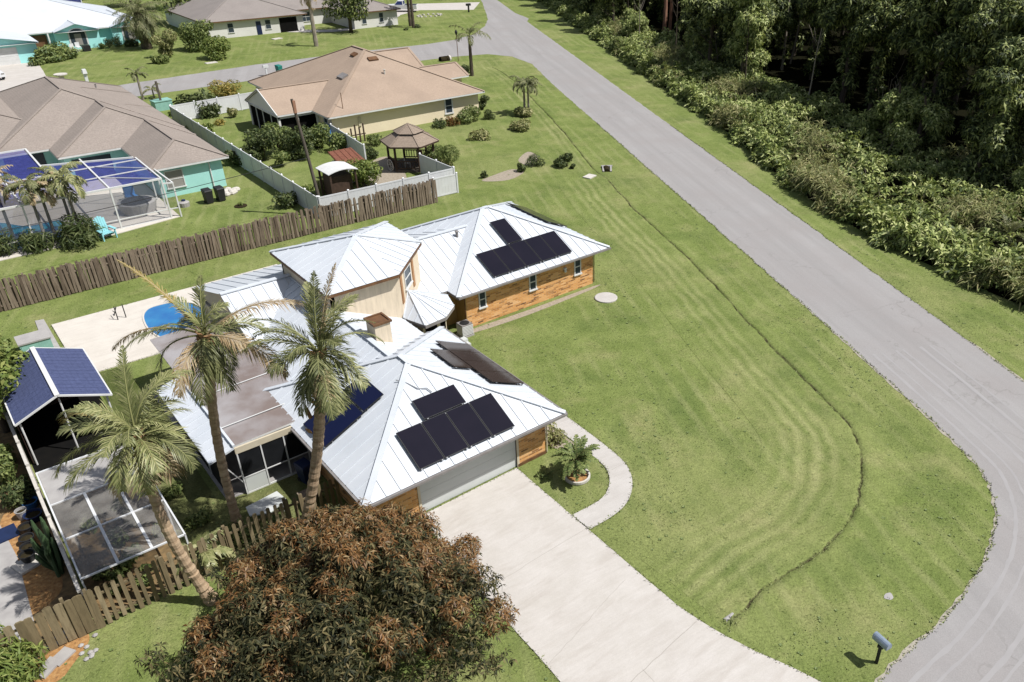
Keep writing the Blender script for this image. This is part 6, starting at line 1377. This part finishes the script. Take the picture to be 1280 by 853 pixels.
# ------------------------------------------------------------------ lower left and left edge planting
t = shrub('leafy_bush', 'bright feathery bush at the lower left corner below the boarded fence', 1.5, 1.6, 4200, .38, 'bright_leaf', 101, 'bush', .16, 8, .5); p = at(4, 846); place(t, (p.x - .3, p.y + .0, 0))
rng = np.random.default_rng(5); q = Vector((-18.9, 18.3, 0))
lb = [(q.x + rng.uniform(-1.6, 1.1), q.y + rng.uniform(-1.6, 2.4), rng.uniform(2.2, 5.0), 1.0, 1.0, .8) for i in range(14)]
simple_tree(lb, 4200, .28, ([(q.x, q.y, 0), (q.x, q.y, 1.5), (q.x + .1, q.y, 3)], [.16, .12, .08]), 'bright_leaf', 'bark', 'fruit_tree', 'bright green leafy tree beside the blue roof at the left edge', 'tree', rng, .5).location = q
for o in [o for o in COL.objects if o.parent and o.parent.get('label', '').startswith('bright green leafy tree')]: o.location = -q
for (x, y, R, Hh, mt, lb_, sd, sz) in ((-19.8, 13.3, .9, 2.0, 'hedge', 'dark green shrub at the left edge beside the shade house', 111, .2), (-19.3, 11.6, .7, 1.3, 'dark_leaf', 'dark ground shrub along the side fence', 112, .2), (-19.6, 15.3, .8, 1.2, 'hedge', 'low shrub below the blue roof left corner', 113, .2)):
    t = shrub('yard_shrub', lb_, R, Hh, 1100, sz, mt, sd); place(t, (x, y, 0))
for i, (x, y, R, Hh) in enumerate(((-14.2, 8.2, .5, .5), (-13.6, 11.5, .6, .4), (-13.9, 5.6, .6, .7), (-13.2, 3.6, .7, .9), (-11.5, 3.1, .5, .8))):
    t = shrub('yard_weed', ('low weeds beside the shade house wall', 'flat weeds under the porch strip roof', 'weedy clump right of the shade house', 'bushy weeds between the fence and porch', 'weeds along the inner side of the picket fence')[i], R, Hh, 500, .16, 'hedge', 120 + i); place(t, (x, y, 0))
# cactus
t = thing('cactus', 'tall many armed green cactus by the side fence', 'cactus', (-18.95, 6.6, 0)); q_ = random.Random(4); m_ = MB()
for i in range(15):
    a = q_.uniform(0, 6.283); b0_ = Vector((-18.98 + q_.uniform(-.12, .12), 6.5 + q_.uniform(-.9, .7), 0)); h_ = q_.uniform(1.0, 2.3); o = Vector((math.cos(a) * .35 - .15, math.sin(a) * .5, 0)); m_.tube([b0_, b0_ + o * .5 + Vector((0, 0, h_ * .4)), b0_ + o * .8 + Vector((0, 0, h_ * .85)), b0_ + o * .8 + Vector((0, 0, h_))], [.07, .09, .085, .03], 7)
m_.build('stem', 'cactus', t)
# pots
for i, (q, r, hh_, lb_) in enumerate((((40, 634), .3, .3, 'blue glazed pot farthest up the row of pots'), ((44, 650), .34, .3, 'slate blue tub behind the black pots'), ((30, 648), .22, .4, 'grey bucket left of the blue tubs'), ((35, 665), .27, .28, 'black pot just below the blue tubs'), ((36, 679), .27, .28, 'third black pot up from the lowest one'), ((37, 690), .26, .28, 'black pot second from the bottom of the row'), ((38, 703), .28, .3, 'lowest black pot standing on the white tray'))):
    p = at(*q); t = thing('plant_pot', lb_, 'pot', (p.x, p.y, 0)); z0 = .02 if i < 6 else .13
    m_ = MB(); P_ = [(r * .75, 0), (r, hh_), (r * 1.06, hh_), (r * 1.06, hh_ + .03), (r * .9, hh_ + .03), (r * .85, hh_ * .8)]; m_.lathe((p.x, p.y, z0), P_, 16); m_.build('pot', ('blue', 'navy', 'spa_shell', 'black', 'black', 'black', 'black')[i], t); m_ = MB(); m_.lathe((p.x, p.y, z0 + hh_ * .8), [(r * .84, 0), (r * .3, .03)], 14); m_.build('soil', 'dirt', t)
p = at(37, 706); m_ = MB(); m_.rbox((p.x, p.y, .02), .95, .8, .1, .3); o = m_.build('pot_tray', 'stone_white'); tag(o, 'square white tray under the lowest black pot', 'tray')
p = at(9, 668); m_ = MB(); m_.rbox((p.x, p.y, .02), .75, .95, .05, .1); o = m_.build('door_mat', 'navy'); tag(o, 'dark blue mat on the paved path at the left edge', 'mat')
for i, (q, sx, sy) in enumerate((((74, 800), .85, .45), ((46, 818), .8, .42), ((78, 822), .7, .5), ((60, 836), .8, .5))):
    p = at(*q); m_ = MB(); m_.rbox((p.x, p.y, 0), sx, sy, .05 + .012 * i, .35 + .1 * i); o = m_.build('stepping_stone', 'slab'); tag(o, ('pale stepping slab touching the boarded fence', 'pale stepping slab nearest the feathery bush', 'cracked slab at the right of the slab path', 'lowest slab of the path at the lower left')[i], 'slab')
struct(MB().flat(curvepoly([(28, 850), (30, 825), (60, 812), (100, 788), (112, 800), (92, 830), (70, 853)], 5), .013), 'leaf_litter', 'mulch')
for i in range(10):
    p = at(rnd.uniform(100, 120), rnd.uniform(780, 830)); m_ = MB(); m_.lathe((p.x, p.y, 0), [(.08, 0), (.1, .05), (.03, .1)], 6); o = m_.build('rubble_stone', 'slab'); tag(o, 'small pale rubble stone beside the slab path', 'stone', 'rubble stones by the slab path')
# ------------------------------------------------------------------ FOREST
EDGE = [Vector(p) for p in ((130, 196), (94.8, 124.8), (78.5, 91.7), (63, 60.9), (49.7, 33.9), (38.6, 14.7), (34.5, 4.2), (32.2, -7.7), (31, -24))]
EL = [0]
for a, b in zip(EDGE, EDGE[1:]): EL.append(EL[-1] + (b - a).length)
def edge_at(s, off):
    for i in range(len(EDGE) - 1):
        if s <= EL[i + 1] or i == len(EDGE) - 2:
            d = (EDGE[i + 1] - EDGE[i]).normalized(); p = EDGE[i] + d * (s - EL[i]); return p + Vector((-d.y, d.x)) * off
def edge_np(s, off):
    pts = np.array([[p.x, p.y] for p in EDGE]); x = np.interp(s, EL, pts[:, 0]); y = np.interp(s, EL, pts[:, 1])
    s2 = s + 2; dx = np.interp(s2, EL, pts[:, 0]) - np.interp(s - 2, EL, pts[:, 0]); dy = np.interp(s2, EL, pts[:, 1]) - np.interp(s - 2, EL, pts[:, 1]); l = np.hypot(dx, dy)
    return x - dy / l * off, y + dx / l * off
rng = np.random.default_rng(99)
struct(MB().flat([tuple(edge_at(s, .2)) for s in np.linspace(0, EL[-1], 40)] + [tuple(edge_at(s, 90)) for s in np.linspace(EL[-1], 0, 10)], .02), 'forest_floor', simple('painted_shade_litter', (.016, .016, .008), (.010, .010, .006), 2, 1.0, .5, spec=0))  # litter coloured almost black, so tree shade is painted into the floor
def front(s):            # how far the first tree row stands behind the hedge
    return np.interp(s, [0, 75, 110, 150, 185, 205, EL[-1]], [4, 4, 5, 9, 14, 17, 18])
# vine blanket: hedge bank along the verge and the low cover behind it
n = 30000; s = rng.uniform(20, EL[-1], n); fr = front(s) + 3; off = np.where(rng.random(n) < .3, np.abs(rng.normal(0, 1.0, n)) * .9, rng.random(n) * fr)
def bumps(x, y): return .5 * np.sin(x * .9 + 1.3 * np.sin(y * .5)) * np.cos(y * .8) + .35 * np.sin(x * 2.1 + y * 1.3) + .25 * np.sin(x * 3.7 - y * 2.9) + .7 * np.sin(x * .37 + y * .23) * np.cos(y * .31 - x * .2)
off = off + .35 * np.sin(s * .9) + .25 * np.sin(s * 2.3 + 1)
x, y = edge_np(s, off); hgt = np.clip(off / .4, .1, 1) * (1.2 + .85 * bumps(x, y)); hgt = np.maximum(.3, hgt) * np.interp(s, [60, 130, 190], [1.2, 1.1, 1.0])
z = hgt * np.sqrt(rng.random(n)) ** .7 + rng.normal(0, .08, n); z = np.maximum(z, .05); c = np.stack([x, y, z], 1)
def ros_at(c, rng, k, size, asp):
    n = len(c); d = unit(rng.normal(size=(n, 3)) * .6 + np.array([0, 0, 1.0])); a = unit(np.cross(d, rng.normal(size=(n, 3)))); b = np.cross(d, a); out_ = []
    for j in range(k):
        t_ = 6.283 * j / k + rng.uniform(-.4, .4, (n, 1)); o = unit(a * np.cos(t_) + b * np.sin(t_) + d * rng.uniform(-.1, .9, (n, 1))); s = size * rng.uniform(.5, 1.3, (n, 1))
        sd = unit(np.cross(o, d + rng.normal(size=(n, 3)) * .3)); mid = c + o * s * .5 + d * s * .1; tip = c + o * s - np.array([0, 0, .28]) * s
        out_.append(np.stack([c, mid + sd * s * asp * .5, tip, mid - sd * s * asp * .5], 1))
    return np.concatenate(out_)
def cards(c, size, rng, asp, up=.8):
    n = len(c); nr = unit(rng.normal(size=(n, 3)) + np.array([0, 0, up])); ax = unit(np.cross(nr, rng.normal(size=(n, 3)))); sd = np.cross(nr, ax); sz = size * rng.uniform(.5, 1.4, (n, 1))
    return np.stack([c - ax * sz * .5, c + sd * sz * asp * .5, c + ax * sz * .5 - np.array([0, 0, .15]) * sz, c - sd * sz * asp * .5], 1)
cls = np.sin(x * .31 + 1.9 * np.sin(y * .17)) + .8 * np.sin(y * .43 - x * .27) + rng.normal(0, .45, n)
big_ = cls < .35; mid_ = (cls >= .35) & (cls < 1.15); dry_ = cls >= 1.15
m_ = MB(); m_.quads(ros_at(c[big_], rng, 7, .60, .28)); struct(m_, 'undergrowth', 'vine', kind='stuff')
cm = c[mid_]; m_ = MB(); m_.quads(ros_at(np.concatenate([cm, cm + rng.normal(0, .25, cm.shape)]), rng, 6, .36, .45)); struct(m_, 'scrub', 'hedge', kind='stuff')
cm = c[dry_]; m_ = MB(); m_.quads(ros_at(cm + np.array([0, 0, .15]), rng, 9, .85, .09)); struct(m_, 'tall_grass', 'pale_leaf', kind='stuff')
m_ = MB()
for i in range(420):
    s_ = rng.uniform(40, EL[-1]); p = edge_at(s_, rng.uniform(.3, float(front(s_)))); h_ = rng.uniform(.9, 2.3); a = rng.uniform(0, 6.28)
    m_.tube([(p.x, p.y, .1), (p.x + .2 * math.cos(a), p.y + .2 * math.sin(a), h_ * .6), (p.x + .6 * math.cos(a), p.y + .6 * math.sin(a), h_)], [.03, .02, .01], 4)
struct(m_, 'vine_stems', 'pale_bark', kind='stuff')
def forest_proto(kind, seed):
    rng = np.random.default_rng(seed); t = thing('forest_tree', 'x', 'tree', group='vine covered trees of the dark wood'); m_ = MB(); Hh = {'col': 12, 'broad': 13, 'tall': 16, 'low': 6.5}[kind]
    m_.tube([(0, 0, 0), (.2, .1, Hh * .3), (-.1, .2, Hh * .6), (.1, 0, Hh * .85)], [.32, .26, .2, .08], 8); lob = []
    if kind == 'col':
        for i in range(26): z = 1.0 + 11 * i / 25; R = 1.5 + .9 * math.sin(i * 1.7) * .6 + (.9 if i % 5 == 0 else 0); a = rng.uniform(0, 6.28); lob.append((.8 * math.cos(a) * R * .7, .8 * math.sin(a) * R * .7, z, R * .75, R * .75, 1.0))
        n, sz = 7500, .52
    elif kind == 'broad':
        for i in range(28): a = rng.uniform(0, 6.28); r = 4.2 * math.sqrt(rng.random()); lob.append((r * math.cos(a), r * math.sin(a), 6.5 + 5.5 * rng.random() * (1 - r / 7), 1.5, 1.5, 1.0))
        for i in range(9): a = rng.uniform(0, 6.28); r = rng.uniform(2.0, 4.4); lob.append((r * math.cos(a), r * math.sin(a), rng.uniform(3, 6), .55, .55, 2.0))
        n, sz = 8500, .55
    elif kind == 'tall':
        for i in range(26): a = rng.uniform(0, 6.28); r = 3.2 * math.sqrt(rng.random()); lob.append((r * math.cos(a), r * math.sin(a), 8.5 + 7 * rng.random() * (1 - r / 7), 1.35, 1.35, 1.0))
        for i in range(10): lob.append((rng.uniform(-.8, .8), rng.uniform(-.8, .8), 1 + i * .8, .8, .8, .9))
        n, sz = 8000, .55
    else:
        for i in range(16): a = rng.uniform(0, 6.28); r = 2.4 * math.sqrt(rng.random()); lob.append((r * math.cos(a), r * math.sin(a), 1.0 + 4.6 * rng.random() * (1 - r / 4.5), 1.1, 1.1, .9))
        n, sz = 5500, .46
    for l in lob[::4]: m_.tube([(0, 0, max(.5, l[2] - 2.0)), (l[0] * .5, l[1] * .5, l[2] - .8), l[:3]], [.1, .07, .02], 5)
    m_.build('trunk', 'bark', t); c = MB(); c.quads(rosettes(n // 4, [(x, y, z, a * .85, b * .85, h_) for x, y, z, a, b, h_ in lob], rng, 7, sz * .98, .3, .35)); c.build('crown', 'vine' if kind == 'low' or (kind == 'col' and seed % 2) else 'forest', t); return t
protos = {k: [forest_proto(k, sd + j) for j in range(2)] for k, sd in (('col', 201), ('broad', 211), ('tall', 221), ('low', 231))}
used = set(); cnt = 0; q_ = random.Random(42)
LB = {'col': 'vine draped columnar tree in the dark wood beyond the road', 'broad': 'broad crowned tree in the dark wood beyond the road', 'tall': 'tall high crowned tree in the dark wood beyond the road', 'low': 'low bushy tree at the front of the dark wood'}
def put_tree(kind, p, rz, s):
    global cnt
    k = q_.randrange(2); pr_ = protos[kind][k]
    if (kind, k) not in used: used.add((kind, k)); pr_['label'] = LB[kind]; place(pr_, (p.x, p.y, 0), rz, s)
    else: dup(pr_, (p.x, p.y, 0), rz, s, LB[kind])
    cnt += 1
for row, (d0, sp, kinds, s0) in enumerate(((0, 5.2, ('col', 'low', 'col', 'broad'), .95), (5.5, 5.6, ('broad', 'tall', 'col'), 1.0), (11.5, 6.5, ('tall', 'broad'), 1.05), (18.5, 7.0, ('tall', 'broad'), 1.1), (26, 7.5, ('tall', 'broad'), 1.15), (35, 8.5, ('tall',), 1.2))):
    s_ = 12 + row * 1.7
    while s_ < EL[-1] - 2:
        p = edge_at(s_ + q_.uniform(-1.2, 1.2), float(front(s_)) + d0 + q_.uniform(-1.0, 1.0)); vis = False
        for z in (0.5, 4, 8, 13):
            x_, y_, dz = proj((p.x, p.y, z))
            if dz > 0 and -30 < x_ < 1330 and -40 < y_ < 880: vis = True
        kind = q_.choice(kinds)
        if row == 0 and 176 < s_ < 204: kind = 'low' if q_.random() < .25 else None      # open dark hollow
        if row in (1, 2) and 172 < s_ < 206: kind = 'tall'
        for bx, hw, by in ((833, 26, 36), (982, 20, 78)):
            x_, y_, dz = proj((p.x, p.y, 0))
            if abs(x_ - bx) < hw + 900 / dz and y_ > by: kind = None
        if vis and kind: put_tree(kind, p, q_.uniform(0, 6.28), s0 * q_.uniform(.85, 1.15))
        s_ += sp * q_.uniform(.85, 1.15)
# bare trunks that show in the wood
def bare(label, q, h, r, mat, lean=(0, 0), seed=1):
    p = at(*q); t = thing('bare_tree', label, 'tree', (p.x, p.y, 0)); m_ = MB(); P = [(p.x + lean[0] * i / 6 + .1 * math.sin(i), p.y + lean[1] * i / 6, h * i / 6) for i in range(7)]; m_.tube(P, [r * (1 - .1 * i) for i in range(7)], 8); m_.build('trunk', mat, t)
    m_ = MB(); q2 = random.Random(seed)
    for i in range(5): a = q2.uniform(0, 6.28); b = Vector(P[4]).lerp(Vector(P[6]), q2.random()); m_.tube([b, b + Vector((math.cos(a) * .8, math.sin(a) * .8, .9)), b + Vector((math.cos(a) * 1.3, math.sin(a) * 1.3, 2))], [r * .3, r * .2, .02], 5)
    m_.build('branch', mat, t)
bare('reddish pine trunk at the front of the dark wood', (830, 42), 13, .38, 'red_bark', (.4, .2), 3); bare('second reddish pine trunk close behind the first', (837, 40), 13, .3, 'red_bark', (.1, .0), 4)
bare('pale dead trunk standing straight in the wood', (977, 88), 12, .22, 'pale_bark', (0, 0), 5); bare('pale thin dead trunk leaning right in the wood', (988, 80), 11, .15, 'pale_bark', (1.0, -.6), 6)
for i, (q, ln, lb_) in enumerate((((1092, 170), (1.0, .2), 'bent grey twig left of three in the dark hollow'), ((1112, 168), (1.6, .4), 'bent grey twig middle of three in the dark hollow'), ((1124, 164), (1.2, .8), 'bent grey twig right of three in the dark hollow'))): bare(lb_, q, 3.6, .06, 'pale_bark', ln, 10 + i)
for i in range(9):
    s_ = 95 + i * 11.5; p = edge_at(s_, float(front(s_)) - 1.0 + (i % 3) * 1.3); x_, y_, dz = proj((p.x, p.y, 0))
    bare(('bare grey stem first from the far end of the wood edge', 'bare grey stem second from the far end of the wood edge', 'bare grey stem third from the far end of the wood edge', 'bare grey stem fourth from the far end of the wood edge', 'bare grey stem in the middle of the wood edge', 'bare grey stem fourth from the near end of the wood edge', 'bare grey stem third from the near end of the wood edge', 'bare grey stem second from the near end of the wood edge', 'bare grey stem nearest the right picture edge')[i], (x_, y_), 5 + (i * 7) % 5, .1, 'pale_bark' if i % 2 else 'bark', (.5 * math.sin(i * 2.1), .5 * math.cos(i * 1.3)), 40 + i)
# spiky palmetto at the right edge
p = at(1258, 300); t = thing('palmetto', 'spiky pale palmetto clump in the vine cover at the right edge', 'plant', (p.x, p.y, 0)); m_ = MB()
for i in range(26): frond(m_, (p.x, p.y, .3), i * 2.4, R_(rnd.uniform(15, 75)), rnd.uniform(1.3, 2.0), R_(50), 12, .5, .04, hang=.2, rachis=.02)
m_.build('frond', ['frond_far', 'frond'], t)
# trees far behind the upper left houses
def far_tree(label, x, y, R, Hh, mat, seed, n=3600, sz=.6):
    rng = np.random.default_rng(seed); lob = [(rng.uniform(-.6, .6) * R, rng.uniform(-.6, .6) * R, rng.uniform(.35, .85) * Hh, R * .5, R * .5, Hh * .16) for i in range(14)]
    t = simple_tree(lob, n, sz, ([(0, 0, 0), (.1, 0, Hh * .3), (0, .1, Hh * .6)], [.35, .28, .15]), mat, 'bark', 'shade_tree', label, 'tree', rng); return place(t, (x, y, 0))
p = at(439, 41); t = far_tree('dark leafy tree on the white house front lawn', p.x, p.y, 4.2, 9.5, 'forest', 401, 3400, .5)
for i, (q, R, Hh, mt, lb_) in enumerate((((228, 30), 4, 8, 'hedge', 'leafy tree between the aqua and white houses'), ((212, 12), 4, 9, 'forest', 'dark tree behind the shaggy palm'), ((250, 4), 4, 8, 'vine', 'yellow green tree behind the white house left end'), ((130, -2), 5, 11, 'forest', 'dark tree behind the blue cage right end'), ((20, 6), 5, 11, 'forest', 'dark tree behind the aqua roof left end'), ((-10, 12), 5, 12, 'forest', 'dark tree at the top left picture corner'), ((165, 8), 4, 8, 'forest', 'dark tree left of the shaggy palm crown'), ((75, -6), 5, 10, 'forest', 'dark tree behind the middle of the blue cage'), ((420, 18), 2.5, 3.5, 'dark_leaf', 'dark shrubby tree in the white house courtyard'), ((452, 22), 2.0, 3.0, 'dark_leaf', 'dark shrubby tree right of the courtyard'), ((560, -2), 3, 3, 'hedge', 'low hedge tree across the truck driveway'))):
    p = at(*q); far_tree(lb_, p.x, p.y, R, Hh, mt, 410 + i, 2600, .55)
for i, q in enumerate(((404, 24), (416, 27), (446, 28))):
    small_palm(('small palm left in the white house courtyard', 'small palm middle in the white house courtyard', 'small palm right in the white house courtyard')[i], q, (q[0] - 1, q[1] - 24), 8, 2.2, 70 + i, r=.15)
